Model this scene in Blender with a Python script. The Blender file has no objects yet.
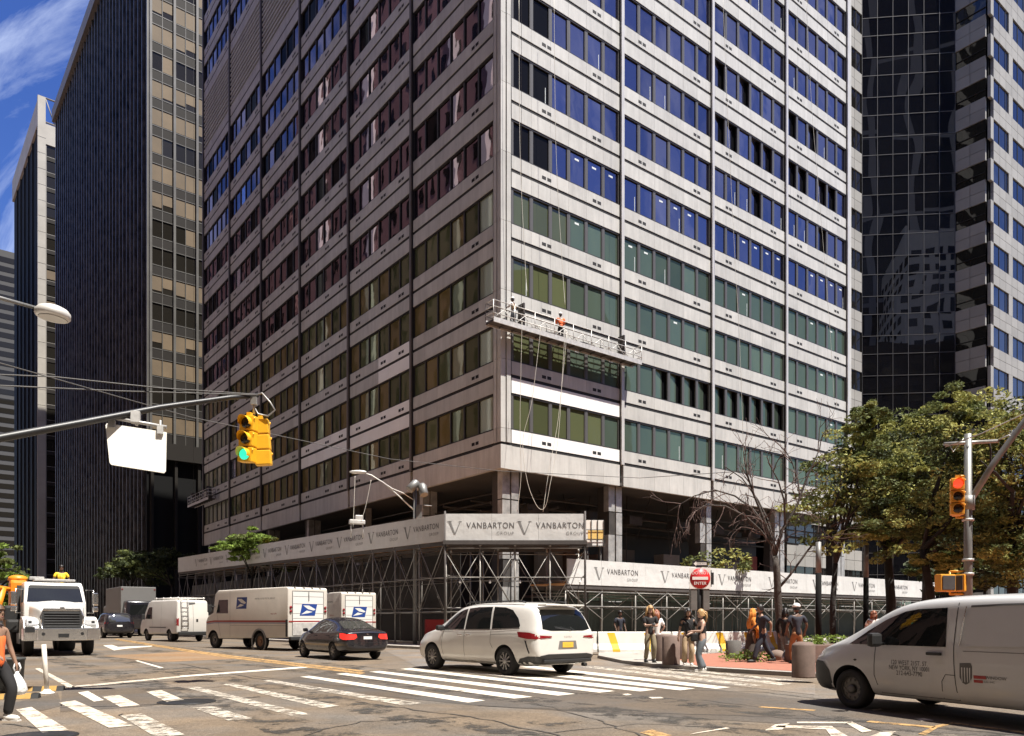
import bpy, bmesh, math, random
from mathutils import Vector, Matrix
from mathutils.bvhtree import BVHTree

random.seed(11)
SC = bpy.context.scene
COL = SC.collection
PI = math.pi
H = 1.42            # eye height
F = 769.0           # focal length in pixels
HZ = 620.0          # horizon row
LX, LY = -0.610, 0.792      # the avenue direction (along the shaded facade)
RX, RY = 0.792, 0.610       # the side street direction (along the sunlit facade)
ROT = math.atan2(RY, RX)


def gp(px, py, z=0.0):      # picture position -> point on the ground
    y = F * (H - z) / (py - HZ)
    return Vector(((px - 512) / F * y, y, z))


def wp(px, py, y):          # picture position at a known depth -> point
    return Vector(((px - 512) / F * y, y, H + (HZ - py) / F * y))


# ------------------------------------------------------------------ camera, world, sun
cam = bpy.data.cameras.new('camera')
cam.sensor_width = 36.0
cam.lens = F / 1024 * 36
cam.shift_y = (HZ - 368) / 1024
cam.clip_end = 3000
cam.clip_start = 0.1
camo = bpy.data.objects.new('camera', cam)
camo.location = (0, 0, H)
camo.rotation_euler = (PI / 2, 0, 0)
COL.objects.link(camo)
SC.camera = camo
SC.view_settings.view_transform = 'Standard'
SC.view_settings.look = 'None'
SC.view_settings.gamma = 1
SC.view_settings.use_curve_mapping = False
SC.view_settings.exposure = 1.08

SUN_EL = math.radians(66)
SUN_AZ = math.radians(-36.0)        # direction towards the sun in the ground plane
sd = Vector((math.cos(SUN_EL) * math.cos(SUN_AZ), math.cos(SUN_EL) * math.sin(SUN_AZ), math.sin(SUN_EL)))
sun = bpy.data.lights.new('sun', 'SUN')
sun.energy = 5.0
sun.angle = math.radians(0.5)
sun.color = (1.0, 0.95, 0.865)
suno = bpy.data.objects.new('sun', sun)
suno.rotation_euler = sd.to_track_quat('Z', 'Y').to_euler()
suno.location = (0, 0, 60)
COL.objects.link(suno)

world = bpy.data.worlds.new('World')
SC.world = world
world.use_nodes = True
wn, wl = world.node_tree.nodes, world.node_tree.links
wn.clear()
sky = wn.new('ShaderNodeTexSky')
sky.sky_type = 'NISHITA'
sky.sun_disc = False
sky.sun_elevation = SUN_EL
sky.sun_rotation = PI / 2 - SUN_AZ
sky.air_density = 1.0
sky.dust_density = 0.4
sky.ozone_density = 3.0
bg = wn.new('ShaderNodeBackground')
bg.inputs['Strength'].default_value = 0.062
out = wn.new('ShaderNodeOutputWorld')
tc = wn.new('ShaderNodeTexCoord')
# thin high cirrus, streaked across the sky dome
mp = wn.new('ShaderNodeMapping')
mp.inputs['Rotation'].default_value = (0.5, 0.25, 0.9)
mp.inputs['Scale'].default_value = (1.3, 14.0, 3.0)
nz = wn.new('ShaderNodeTexNoise')
nz.inputs['Scale'].default_value = 2.4
nz.inputs['Detail'].default_value = 9
nz.inputs['Roughness'].default_value = 0.62
nz.inputs['Distortion'].default_value = 0.6
cr = wn.new('ShaderNodeValToRGB')
cr.color_ramp.elements[0].position = 0.44
cr.color_ramp.elements[0].color = (0, 0, 0, 1)
cr.color_ramp.elements[1].position = 0.78
cr.color_ramp.elements[1].color = (0.42, 0.42, 0.42, 1)
hs = wn.new('ShaderNodeHueSaturation')
hs.inputs['Hue'].default_value = 0.522
hs.inputs['Saturation'].default_value = 1.28
hs.inputs['Value'].default_value = 1.25
mx = wn.new('ShaderNodeMix')
mx.data_type = 'RGBA'
mx.inputs['B'].default_value = (9.5, 10.5, 12.5, 1)
wl.new(tc.outputs['Generated'], mp.inputs['Vector'])
wl.new(mp.outputs['Vector'], nz.inputs['Vector'])
wl.new(nz.outputs['Fac'], cr.inputs['Fac'])
wl.new(sky.outputs['Color'], hs.inputs['Color'])
wl.new(hs.outputs['Color'], mx.inputs['A'])
wl.new(cr.outputs['Color'], mx.inputs['Factor'])
wl.new(mx.outputs['Result'], bg.inputs['Color'])
wl.new(bg.outputs['Background'], out.inputs['Surface'])

# ------------------------------------------------------------------ materials
MATS = {}


def mat(name, col, rough=0.6, metal=0.0, spec=0.5, noise=None, bump=None, emit=None, island=0.0, coat=0.0, streak=None):
    """noise = (scale, amount[, detail]); bump = (scale, strength, distance)"""
    m = bpy.data.materials.new(name)
    m.use_nodes = True
    n, l = m.node_tree.nodes, m.node_tree.links
    b = n['Principled BSDF']
    c = tuple(col) + (1,)
    b.inputs['Base Color'].default_value = c
    b.inputs['Roughness'].default_value = rough
    b.inputs['Metallic'].default_value = metal
    b.inputs['Specular IOR Level'].default_value = spec
    b.inputs['Coat Weight'].default_value = coat
    b.inputs['Coat Roughness'].default_value = 0.04
    t = n.new('ShaderNodeTexCoord')
    src = None
    if noise:
        z = n.new('ShaderNodeTexNoise')
        z.inputs['Scale'].default_value = noise[0]
        z.inputs['Detail'].default_value = noise[2] if len(noise) > 2 else 6
        z.inputs['Roughness'].default_value = 0.65
        l.new(t.outputs['Object'], z.inputs['Vector'])
        mr = n.new('ShaderNodeMapRange')
        mr.inputs['From Min'].default_value = 0.25
        mr.inputs['From Max'].default_value = 0.75
        mr.inputs['To Min'].default_value = 1 - noise[1]
        mr.inputs['To Max'].default_value = 1 + noise[1]
        l.new(z.outputs['Fac'], mr.inputs['Value'])
        src = mr.outputs['Result']
    if streak:          # rain and dirt runs and painted banner folds down an upright face: (across, up, amount)
        mpz = n.new('ShaderNodeMapping')
        mpz.inputs['Scale'].default_value = (streak[0], streak[0], streak[1])
        l.new(t.outputs['Object'], mpz.inputs['Vector'])
        z = n.new('ShaderNodeTexNoise')
        z.inputs['Scale'].default_value = 1.0
        z.inputs['Detail'].default_value = 8
        z.inputs['Roughness'].default_value = 0.7
        l.new(mpz.outputs['Vector'], z.inputs['Vector'])
        mr = n.new('ShaderNodeMapRange')
        mr.inputs['From Min'].default_value = 0.35
        mr.inputs['From Max'].default_value = 0.6
        mr.inputs['To Min'].default_value = 1 - streak[2]
        mr.inputs['To Max'].default_value = 1.0
        l.new(z.outputs['Fac'], mr.inputs['Value'])
        if src is None:
            src = mr.outputs['Result']
        else:
            mm = n.new('ShaderNodeMath')
            mm.operation = 'MULTIPLY'
            l.new(src, mm.inputs[0])
            l.new(mr.outputs['Result'], mm.inputs[1])
            src = mm.outputs[0]
    if island:
        g = n.new('ShaderNodeNewGeometry')
        mr2 = n.new('ShaderNodeMapRange')
        mr2.inputs['To Min'].default_value = 1 - island
        mr2.inputs['To Max'].default_value = 1 + island
        l.new(g.outputs['Random Per Island'], mr2.inputs['Value'])
        if src is None:
            src = mr2.outputs['Result']
        else:
            mm = n.new('ShaderNodeMath')
            mm.operation = 'MULTIPLY'
            l.new(src, mm.inputs[0])
            l.new(mr2.outputs['Result'], mm.inputs[1])
            src = mm.outputs[0]
    if src is not None:
        vm = n.new('ShaderNodeVectorMath')
        vm.operation = 'SCALE'
        vm.inputs[0].default_value = col
        l.new(src, vm.inputs['Scale'])
        l.new(vm.outputs['Vector'], b.inputs['Base Color'])
    if bump:
        z = n.new('ShaderNodeTexNoise')
        z.inputs['Scale'].default_value = bump[0]
        z.inputs['Detail'].default_value = 3
        l.new(t.outputs['Object'], z.inputs['Vector'])
        bp = n.new('ShaderNodeBump')
        bp.inputs['Strength'].default_value = bump[1]
        bp.inputs['Distance'].default_value = bump[2]
        l.new(z.outputs['Fac'], bp.inputs['Height'])
        l.new(bp.outputs['Normal'], b.inputs['Normal'])
    if emit:
        b.inputs['Emission Color'].default_value = tuple(emit[0]) + (1,)
        b.inputs['Emission Strength'].default_value = emit[1]
    MATS[name] = m
    return m


def glass(name, base, tint, refl, rough=0.02, wave=None, island=0.0):
    """dark window glass: dim room behind plus a tinted mirror coat"""
    m = bpy.data.materials.new(name)
    m.use_nodes = True
    n, l = m.node_tree.nodes, m.node_tree.links
    n.clear()
    o = n.new('ShaderNodeOutputMaterial')
    d = n.new('ShaderNodeBsdfDiffuse')
    d.inputs['Color'].default_value = tuple(base) + (1,)
    g = n.new('ShaderNodeBsdfGlossy')
    g.inputs['Color'].default_value = tuple(tint) + (1,)
    g.inputs['Roughness'].default_value = rough
    fr = n.new('ShaderNodeFresnel')
    fr.inputs['IOR'].default_value = 1.5
    mr = n.new('ShaderNodeMapRange')
    mr.inputs['To Min'].default_value = refl
    mr.inputs['To Max'].default_value = 1.0
    l.new(fr.outputs['Fac'], mr.inputs['Value'])
    mixs = n.new('ShaderNodeMixShader')
    l.new(mr.outputs['Result'], mixs.inputs['Fac'])
    l.new(d.outputs['BSDF'], mixs.inputs[1])
    l.new(g.outputs['BSDF'], mixs.inputs[2])
    l.new(mixs.outputs['Shader'], o.inputs['Surface'])
    t = n.new('ShaderNodeTexCoord')
    if island:
        ge = n.new('ShaderNodeNewGeometry')
        mr2 = n.new('ShaderNodeMapRange')
        mr2.inputs['To Min'].default_value = 1 - island
        mr2.inputs['To Max'].default_value = 1 + island
        l.new(ge.outputs['Random Per Island'], mr2.inputs['Value'])
        vm = n.new('ShaderNodeVectorMath')
        vm.operation = 'SCALE'
        vm.inputs[0].default_value = base
        l.new(mr2.outputs['Result'], vm.inputs['Scale'])
        l.new(vm.outputs['Vector'], d.inputs['Color'])
        vt = n.new('ShaderNodeVectorMath')
        vt.operation = 'SCALE'
        vt.inputs[0].default_value = tint
        mr3 = n.new('ShaderNodeMapRange')
        mr3.inputs['To Min'].default_value = 1 - island * .6
        mr3.inputs['To Max'].default_value = 1 + island * .6
        l.new(ge.outputs['Random Per Island'], mr3.inputs['Value'])
        l.new(mr3.outputs['Result'], vt.inputs['Scale'])
        l.new(vt.outputs['Vector'], g.inputs['Color'])
    if wave:
        z = n.new('ShaderNodeTexNoise')
        z.inputs['Scale'].default_value = wave[0]
        z.inputs['Detail'].default_value = 1.5
        l.new(t.outputs['Object'], z.inputs['Vector'])
        bp = n.new('ShaderNodeBump')
        bp.inputs['Strength'].default_value = 1.0
        bp.inputs['Distance'].default_value = wave[1]
        l.new(z.outputs['Fac'], bp.inputs['Height'])
        l.new(bp.outputs['Normal'], g.inputs['Normal'])
    MATS[name] = m
    return m


def worn_paint(name, col, thr, scale=3.6):
    """road paint that has flaked away in patches"""
    m = mat(name, col, 0.75, noise=(1.5, 0.16))
    n, l = m.node_tree.nodes, m.node_tree.links
    b = n['Principled BSDF']
    t = n.new('ShaderNodeTexCoord')
    z = n.new('ShaderNodeTexNoise')
    z.inputs['Scale'].default_value = scale
    z.inputs['Detail'].default_value = 10
    z.inputs['Roughness'].default_value = 0.78
    l.new(t.outputs['Object'], z.inputs['Vector'])
    r = n.new('ShaderNodeValToRGB')
    r.color_ramp.elements[0].position = thr - 0.07
    r.color_ramp.elements[1].position = thr + 0.05
    l.new(z.outputs['Fac'], r.inputs['Fac'])
    l.new(r.outputs['Color'], b.inputs['Alpha'])
    return m


def asphalt(name, col, blotch=.28, grain=.42):
    """worn road surface: broad stains, patchy wear and coarse stone grain"""
    m = mat(name, col, 0.88, bump=(45, 0.6, 0.015))
    n, l = m.node_tree.nodes, m.node_tree.links
    t = n.new('ShaderNodeTexCoord')
    prev = None
    for sc, det, ro, am in ((0.22, 4, .6, blotch), (1.7, 12, .75, blotch), (16, 4, .7, grain * .75), (48, 2, .6, grain)):
        z = n.new('ShaderNodeTexNoise')
        z.inputs['Scale'].default_value = sc
        z.inputs['Detail'].default_value = det
        z.inputs['Roughness'].default_value = ro
        l.new(t.outputs['Object'], z.inputs['Vector'])
        r = n.new('ShaderNodeMapRange')
        r.inputs['From Min'].default_value = .3
        r.inputs['From Max'].default_value = .7
        r.inputs['To Min'].default_value = 1 - am
        r.inputs['To Max'].default_value = 1 + am
        l.new(z.outputs['Fac'], r.inputs['Value'])
        if prev is None:
            prev = r.outputs['Result']
        else:
            q = n.new('ShaderNodeMath')
            q.operation = 'MULTIPLY'
            l.new(prev, q.inputs[0])
            l.new(r.outputs['Result'], q.inputs[1])
            prev = q.outputs[0]
    # oil darkened wheel paths and rusty stains
    z = n.new('ShaderNodeTexNoise')
    z.inputs['Scale'].default_value = .5
    z.inputs['Detail'].default_value = 8
    l.new(t.outputs['Object'], z.inputs['Vector'])
    rp = n.new('ShaderNodeValToRGB')
    rp.color_ramp.elements[0].position = .42
    rp.color_ramp.elements[0].color = (col[0] * 1.08, col[1] * .97, col[2] * .84, 1)
    rp.color_ramp.elements[1].position = .62
    rp.color_ramp.elements[1].color = (col[0] * .94, col[1] * .98, col[2] * 1.06, 1)
    l.new(z.outputs['Fac'], rp.inputs['Fac'])
    vm = n.new('ShaderNodeVectorMath')
    vm.operation = 'SCALE'
    l.new(rp.outputs['Color'], vm.inputs[0])
    l.new(prev, vm.inputs['Scale'])
    l.new(vm.outputs['Vector'], n['Principled BSDF'].inputs['Base Color'])
    return m


# ------------------------------------------------------------------ mesh building
class MB:
    def __init__(self, xf=None):
        self.v, self.f, self.m, self.s = [], [], [], []
        self.xf = xf

    def add(self, verts, faces, mi=0, smooth=False):
        o = len(self.v)
        if self.xf:
            verts = [self.xf(*p) for p in verts]
        self.v += [tuple(p) for p in verts]
        for f in faces:
            self.f.append([i + o for i in f])
            self.m.append(mi)
            self.s.append(smooth)
        return self

    def box(self, a, b, mi=0):
        (x0, y0, z0), (x1, y1, z1) = a, b
        v = [(x0, y0, z0), (x1, y0, z0), (x1, y1, z0), (x0, y1, z0), (x0, y0, z1), (x1, y0, z1), (x1, y1, z1), (x0, y1, z1)]
        return self.add(v, [(0, 3, 2, 1), (4, 5, 6, 7), (0, 1, 5, 4), (1, 2, 6, 5), (2, 3, 7, 6), (3, 0, 4, 7)], mi)

    def cbox(self, c, s, mi=0, rz=0.0, M=None):
        v = []
        R = M or Matrix.Rotation(rz, 3, 'Z')
        for dz in (-.5, .5):
            for dx, dy in ((-.5, -.5), (.5, -.5), (.5, .5), (-.5, .5)):
                v.append(Vector(c) + R @ Vector((dx * s[0], dy * s[1], dz * s[2])))
        return self.add(v, [(0, 3, 2, 1), (4, 5, 6, 7), (0, 1, 5, 4), (1, 2, 6, 5), (2, 3, 7, 6), (3, 0, 4, 7)], mi)

    def bbox(self, c, s, bev, mi=0, rz=0.0, M=None):
        """box with chamfered edges"""
        bm = bmesh.new()
        bmesh.ops.create_cube(bm, size=1)
        for q in bm.verts:
            q.co = Vector((q.co.x * s[0], q.co.y * s[1], q.co.z * s[2]))
        bmesh.ops.bevel(bm, geom=list(bm.edges), offset=bev, segments=2, affect='EDGES', profile=0.6)
        R = M or Matrix.Rotation(rz, 3, 'Z')
        v = [Vector(c) + R @ q.co for q in bm.verts]
        bm.verts.index_update()
        f = [[q.index for q in fc.verts] for fc in bm.faces]
        bm.free()
        return self.add(v, f, mi)

    def tube(self, p, q, r, r2=None, n=8, mi=0, cap=True):
        p, q = Vector(p), Vector(q)
        r2 = r if r2 is None else r2
        d = q - p
        if d.length < 1e-6:
            return self
        d.normalize()
        u = d.orthogonal().normalized()
        w = d.cross(u)
        v = []
        for c, rr in ((p, r), (q, r2)):
            for i in range(n):
                a = 2 * PI * i / n
                v.append(c + (u * math.cos(a) + w * math.sin(a)) * rr)
        o = len(self.v)
        fs = [(i, (i + 1) % n, n + (i + 1) % n, n + i) for i in range(n)]
        self.add(v, fs, mi, True)
        if cap:
            self.f += [[o + i for i in range(n)][::-1], [o + n + i for i in range(n)]]
            self.m += [mi, mi]
            self.s += [False, False]
        return self

    def path(self, pts, r, n=6, mi=0, r_end=None):
        """one continuous tube along a list of points"""
        pts = [Vector(p) for p in pts]
        k = len(pts)
        o = len(self.v)
        v, u = [], None
        for i, p in enumerate(pts):
            d = (pts[min(i + 1, k - 1)] - pts[max(i - 1, 0)])
            d = d.normalized() if d.length > 1e-9 else Vector((0, 0, 1))
            if u is None:
                u = d.orthogonal().normalized()
            else:
                u = (u - d * u.dot(d)).normalized()
            w = d.cross(u)
            rr = r if r_end is None else r + (r_end - r) * i / (k - 1)
            for j in range(n):
                a = 2 * PI * j / n
                v.append(p + (u * math.cos(a) + w * math.sin(a)) * rr)
        fs = []
        for i in range(k - 1):
            for j in range(n):
                fs.append((i * n + j, i * n + (j + 1) % n, (i + 1) * n + (j + 1) % n, (i + 1) * n + j))
        self.add(v, fs, mi, True)
        self.f += [[o + j for j in range(n)][::-1], [o + (k - 1) * n + j for j in range(n)]]
        self.m += [mi, mi]
        self.s += [False, False]
        return self

    def lathe(self, c, prof, n=16, mi=0, axis='Z', M=None, cap=True):
        """prof = [(radius, height)...] bottom to top round an axis"""
        c = Vector(c)
        v = []
        for r, h in prof:
            for i in range(n):
                a = 2 * PI * i / n
                p = Vector((r * math.cos(a), r * math.sin(a), h))
                if axis == 'Y':
                    p = Vector((p.x, p.z, p.y))
                elif axis == 'X':
                    p = Vector((p.z, p.x, p.y))
                if M:
                    p = M @ p
                v.append(c + p)
        k = len(prof)
        o = len(self.v)
        fs = []
        for i in range(k - 1):
            for j in range(n):
                fs.append((i * n + j, i * n + (j + 1) % n, (i + 1) * n + (j + 1) % n, (i + 1) * n + j))
        self.add(v, fs, mi, True)
        if not cap:
            return self
        self.f += [[o + j for j in range(n)][::-1], [o + (k - 1) * n + j for j in range(n)]]
        self.m += [mi, mi]
        self.s += [False, False]
        return self

    def prism(self, poly, z0, z1, mi=0, mside=None):
        n = len(poly)
        v = [(p[0], p[1], z0) for p in poly] + [(p[0], p[1], z1) for p in poly]
        self.add(v, [list(range(n))[::-1], list(range(n, 2 * n))], mi)
        return self.add(v, [(i, (i + 1) % n, n + (i + 1) % n, n + i) for i in range(n)], mi if mside is None else mside)

    def sheet(self, poly, z, mi=0):
        return self.add([(p[0], p[1], z) for p in poly], [list(range(len(poly)))], mi)

    def ball(self, c, r, mi=0, n=10, k=7):
        if not hasattr(r, '__len__'):
            r = (r, r, r)
        prof = [(max(math.sin(PI * i / k), 0.02), -math.cos(PI * i / k)) for i in range(k + 1)]
        return self.lathe(c, prof, n, mi, M=Matrix.Diagonal(Vector(r)))

    def build(self, name, mats, parent=None, fix=True, sharp=None, loc=None, out=None):
        me = bpy.data.meshes.new(name)
        me.from_pydata(self.v, [], self.f)
        me.polygons.foreach_set('material_index', self.m)
        me.polygons.foreach_set('use_smooth', self.s)
        if fix:
            bm = bmesh.new()
            bm.from_mesh(me)
            bmesh.ops.recalc_face_normals(bm, faces=bm.faces)
            bm.to_mesh(me)
            bm.free()
        if out is not None:
            orient(me, out)
        return link(name, me, mats, parent, sharp, loc)


def orient(me, out):
    """turn open sheets so they face the given way"""
    bm = bmesh.new()
    bm.from_mesh(me)
    bm.normal_update()
    fl = [f for f in bm.faces if f.normal.dot(Vector(out)) < 0]
    bmesh.ops.reverse_faces(bm, faces=fl)
    bm.to_mesh(me)
    bm.free()


def link(name, me, mats, parent=None, sharp=None, loc=None):
    if not isinstance(mats, (list, tuple)):
        mats = [mats]
    idx = [p.material_index for p in me.polygons]
    me.materials.clear()
    for q in mats:
        me.materials.append(MATS[q] if isinstance(q, str) else q)
    me.polygons.foreach_set('material_index', [min(i, len(mats) - 1) for i in idx])
    if sharp is not None:
        for p in me.polygons:
            p.use_smooth = True
        me.set_sharp_from_angle(angle=math.radians(sharp))
    me.update()
    o = bpy.data.objects.new(name, me)
    COL.objects.link(o)
    if parent:
        o.parent = parent
    if loc is not None:
        o.location = loc
    return o


def tag(o, label, cat, group=None):
    o['label'] = label
    o['category'] = cat
    if group:
        o['group'] = group
    return o


def thing(name, label, cat, loc=(0, 0, 0), rz=0.0, group=None):
    o = bpy.data.objects.new(name, None)
    COL.objects.link(o)
    o.location = loc
    o.rotation_euler = (0, 0, rz)
    o.empty_display_size = 0.3
    return tag(o, label, cat, group)


def struct(o):
    o['kind'] = 'structure'
    return o


def copy_tree(o, parent=None):
    c = o.copy()
    COL.objects.link(c)
    if parent:
        c.parent = parent
    for ch in list(o.children):
        copy_tree(ch, c)
    return c


def text_mesh(s, size=1.0, align='CENTER', shear=0.0, extrude=0.0, spacing=1.0):
    cu = bpy.data.curves.new('t', 'FONT')
    cu.body = s
    cu.size = size
    cu.align_x = align
    cu.align_y = 'CENTER'
    cu.shear = shear
    cu.extrude = extrude
    cu.space_character = spacing
    cu.resolution_u = 3
    o = bpy.data.objects.new('t', cu)
    COL.objects.link(o)
    dg = bpy.context.evaluated_depsgraph_get()
    me = bpy.data.meshes.new_from_object(o.evaluated_get(dg))
    bpy.data.objects.remove(o)
    bpy.data.curves.remove(cu)
    me.materials.clear()
    return me


def mesh_to(mb, me, M, mi=0):
    """add a mesh to a builder through a 4x4 matrix"""
    return mb.add([M @ v.co for v in me.vertices], [list(p.vertices) for p in me.polygons], mi)


def evaluated(o, remove=True):
    dg = bpy.context.evaluated_depsgraph_get()
    me = bpy.data.meshes.new_from_object(o.evaluated_get(dg))
    if remove:
        old = o.data
        bpy.data.objects.remove(o)
        if old.users == 0:
            bpy.data.meshes.remove(old)
    return me


def rnd(a, b):
    return random.uniform(a, b)
# ------------------------------------------------------------------ materials used all over
asphalt('asphalt', (0.124, 0.102, 0.078))
asphalt('asphalt_dark', (0.082, 0.069, 0.056), .2, .3)
asphalt('asphalt_pale', (0.150, 0.128, 0.105), .2, .3)
asphalt('asphalt_tan', (0.20, 0.130, 0.072), .2, .3)
mat('tar', (0.045, 0.040, 0.035), 0.6)
mat('concrete', (0.33, 0.30, 0.265), 0.85, noise=(0.8, 0.22, 10), bump=(30, 0.3, 0.01))
mat('kerb', (0.24, 0.225, 0.205), 0.8, noise=(2, 0.25))
worn_paint('paint_white', (0.60, 0.54, 0.45), 0.40)
worn_paint('paint_worn', (0.46, 0.41, 0.34), 0.50, 4.2)
worn_paint('paint_tired', (0.52, 0.45, 0.36), 0.45, 3.2)
worn_paint('paint_yellow', (0.38, 0.23, 0.09), 0.47)
mat('black_metal', (0.018, 0.018, 0.018), 0.45, noise=(6, 0.3))
mat('dark_grey', (0.05, 0.05, 0.05), 0.6, noise=(4, 0.25))
mat('steel', (0.36, 0.35, 0.33), 0.45, 0.6, noise=(5, 0.22))
mat('galvanised', (0.42, 0.41, 0.39), 0.5, 0.4, noise=(7, 0.25))
mat('white_paint', (0.78, 0.76, 0.72), 0.45, noise=(3, 0.05))
mat('rope', (0.6, 0.57, 0.5), 0.9)
mat('cable', (0.10, 0.095, 0.09), 0.7)
mat('rubber', (0.016, 0.016, 0.016), 0.75, noise=(10, 0.3))
mat('dark', (0.008, 0.008, 0.008), 0.8)

# brick paving
mb_ = mat('brick_paving', (0.36, 0.13, 0.075), 0.85, noise=(1.0, 0.2))
n_, l_ = mb_.node_tree.nodes, mb_.node_tree.links
bt = n_.new('ShaderNodeTexBrick')
bt.inputs['Scale'].default_value = 4.5
bt.inputs['Color1'].default_value = (0.36, 0.135, 0.08, 1)
bt.inputs['Color2'].default_value = (0.27, 0.095, 0.06, 1)
bt.inputs['Mortar'].default_value = (0.2, 0.13, 0.1, 1)
bt.inputs['Mortar Size'].default_value = 0.012
tt = n_.new('ShaderNodeTexCoord')
l_.new(tt.outputs['Object'], bt.inputs['Vector'])
l_.new(bt.outputs['Color'], n_['Principled BSDF'].inputs['Base Color'])

# ------------------------------------------------------------------ ground
g = MB()
g.sheet([(-900, -300), (900, -300), (900, 1500), (-900, 1500)], 0)
struct(g.build('road', 'asphalt'))


def along(p, d, s):
    return (p[0] + d[0] * s, p[1] + d[1] * s)


L2, R2 = (LX, LY), (RX, RY)
SHL = (-0.635, 0.772)
blk = [along((-4.4, 37.0), SHL, 95), (-4.6, 37.3), (-4.1, 36.7), (-3.2, 36.4), (4.2, 36.6), along((4.2, 36.6), R2, 95), (20, 190)]
g = MB()
g.prism(blk, -0.2, 0.13, 0, 1)
struct(g.build('pavement', ['concrete', 'kerb']))
pl = [(7.75, 18.45), (4.95, 21.85), (4.3, 22.9), (3.6, 25.0), (3.2, 28.5), (3.5, 31.0), (5.0, 32.0), (9.5, 32.3), along((9.5, 32.3), R2, 70), along((7.75, 18.45), (-LX, -LY), 45)]
g = MB()
g.prism(pl, -0.2, 0.11, 0, 1)
struct(g.build('pavement', ['concrete', 'kerb']))
br = [(7.95, 18.75), (5.3, 22.0), (5.5, 25.2), (6.0, 28.4), (9.4, 31.7), along((9.8, 31.9), R2, 68), along((8.2, 18.6), (-LX, -LY), 44)]
g = MB()
g.sheet(br, 0.116)
struct(g.build('brick_path', 'brick_paving'))
lf = [(-10.0, 14.3), (-8.3, 11.2), (-7.4, 8.6), (-6.0, 0), (-60, -30), along((-60, 20), L2, 160), along((-10.0, 14.3), L2, 150)]
g = MB()
g.prism(lf, -0.2, 0.12, 0, 1)
struct(g.build('pavement', ['concrete', 'kerb']))


def poly_px(pts):
    return [gp(*p).to_2d() for p in pts]


# repaired areas of the roadway
Z1 = 0.004
g = MB()
g.sheet(poly_px([(62, 691), (160, 683), (182, 692), (152, 706), (60, 712)]), Z1)
g.sheet(poly_px([(0, 706), (58, 693), (62, 706), (20, 716), (0, 720)]), Z1)
g.sheet(poly_px([(262, 684), (330, 671), (560, 672), (860, 706), (1024, 724), (1024, 738), (480, 706)]), Z1)
struct(g.build('asphalt_patch', 'asphalt_dark'))
g = MB()
g.sheet(poly_px([(385, 651), (435, 646), (600, 660), (690, 674), (815, 684), (815, 695), (640, 676), (420, 668)]), Z1 + .001)
struct(g.build('asphalt_patch', 'asphalt_pale'))
g = MB()
g.sheet(poly_px([(103, 656), (190, 651.5), (246, 658.5), (160, 662.5)]), Z1 + .002)
struct(g.build('asphalt_patch', 'asphalt_tan'))

# oil drips and darkened wheel paths in the lanes
mo = worn_paint('oil_stain', (0.045, 0.040, 0.034), 0.565, 1.6)
g = MB()
for off in (1.6, 3.4, 6.2, 8.0):
    p0 = Vector((-9.0 + RX * off, 15.5 + RY * off, 0))
    for k in range(2):
        a = p0 + Vector((LX, LY, 0)) * (-14 + k * 22)
        b = a + Vector((LX, LY, 0)) * 21
        s = Vector((RX, RY, 0)) * .42
        g.sheet([a - s, a + s, b + s * 1.1, b - s * 1.1], .0055)
for px, py, r in ((420, 722, .5), (560, 724, .4), (300, 728, .6), (700, 705, .5), (620, 716, .35), (150, 672, .8), (200, 668, .6)):
    c = gp(px, py)
    g.sheet([(c.x + r * (1 + .3 * math.sin(3 * t)) * math.cos(t), c.y + r * (1 + .25 * math.cos(2 * t)) * math.sin(t)) for t in [i * PI / 9 for i in range(18)]], .0062)
struct(g.build('oil_stain', 'oil_stain'))
# tar seams and cracks
g = MB()


def seam(pts, w):
    P = [gp(*p) for p in pts]
    Q = []
    for a, b in zip(P[:-1], P[1:]):
        for i in range(8):
            c = a.lerp(b, i / 8)
            Q.append(Vector((c.x + rnd(-.05, .05), c.y + rnd(-.05, .05), 0)))
    Q.append(P[-1])
    for a, b in zip(Q[:-1], Q[1:]):
        d = (b - a).normalized()
        s = Vector((-d.y, d.x, 0)) * w * rnd(.6, 1.3)
        g.add([a + s + Vector((0, 0, .0075)), a - s + Vector((0, 0, .0075)), b - s + Vector((0, 0, .0075)), b + s + Vector((0, 0, .0075))], [(0, 1, 2, 3)])


seam([(356, 702), (400, 708), (470, 717), (560, 736)], .02)
seam([(480, 706), (600, 712), (740, 716), (860, 722), (1024, 736)], .018)
seam([(58, 708), (130, 706), (205, 702), (260, 697)], .03)
seam([(120, 714), (150, 724), (175, 736)], .02)
seam([(180, 664), (230, 674), (300, 686), (420, 704)], .018)
seam([(660, 690), (760, 692), (830, 700)], .018)
seam([(0, 724), (60, 730)], .02)
seam([(250, 676), (380, 690), (420, 697)], .015)
seam([(520, 736), (640, 724), (760, 730)], .014)
seam([(300, 736), (360, 722), (470, 717)], .014)
seam([(700, 700), (800, 712), (900, 736)], .015)
seam([(100, 680), (180, 690), (262, 684)], .014)
seam([(520, 700), (590, 718), (640, 736)], .013)
struct(g.build('tar_seam', 'tar', fix=False))

Z2 = 0.0085


def bar(p, q, k=.72):
    return (p[0] + (q[0] - p[0]) * k, p[1] + (q[1] - p[1]) * k)


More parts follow.
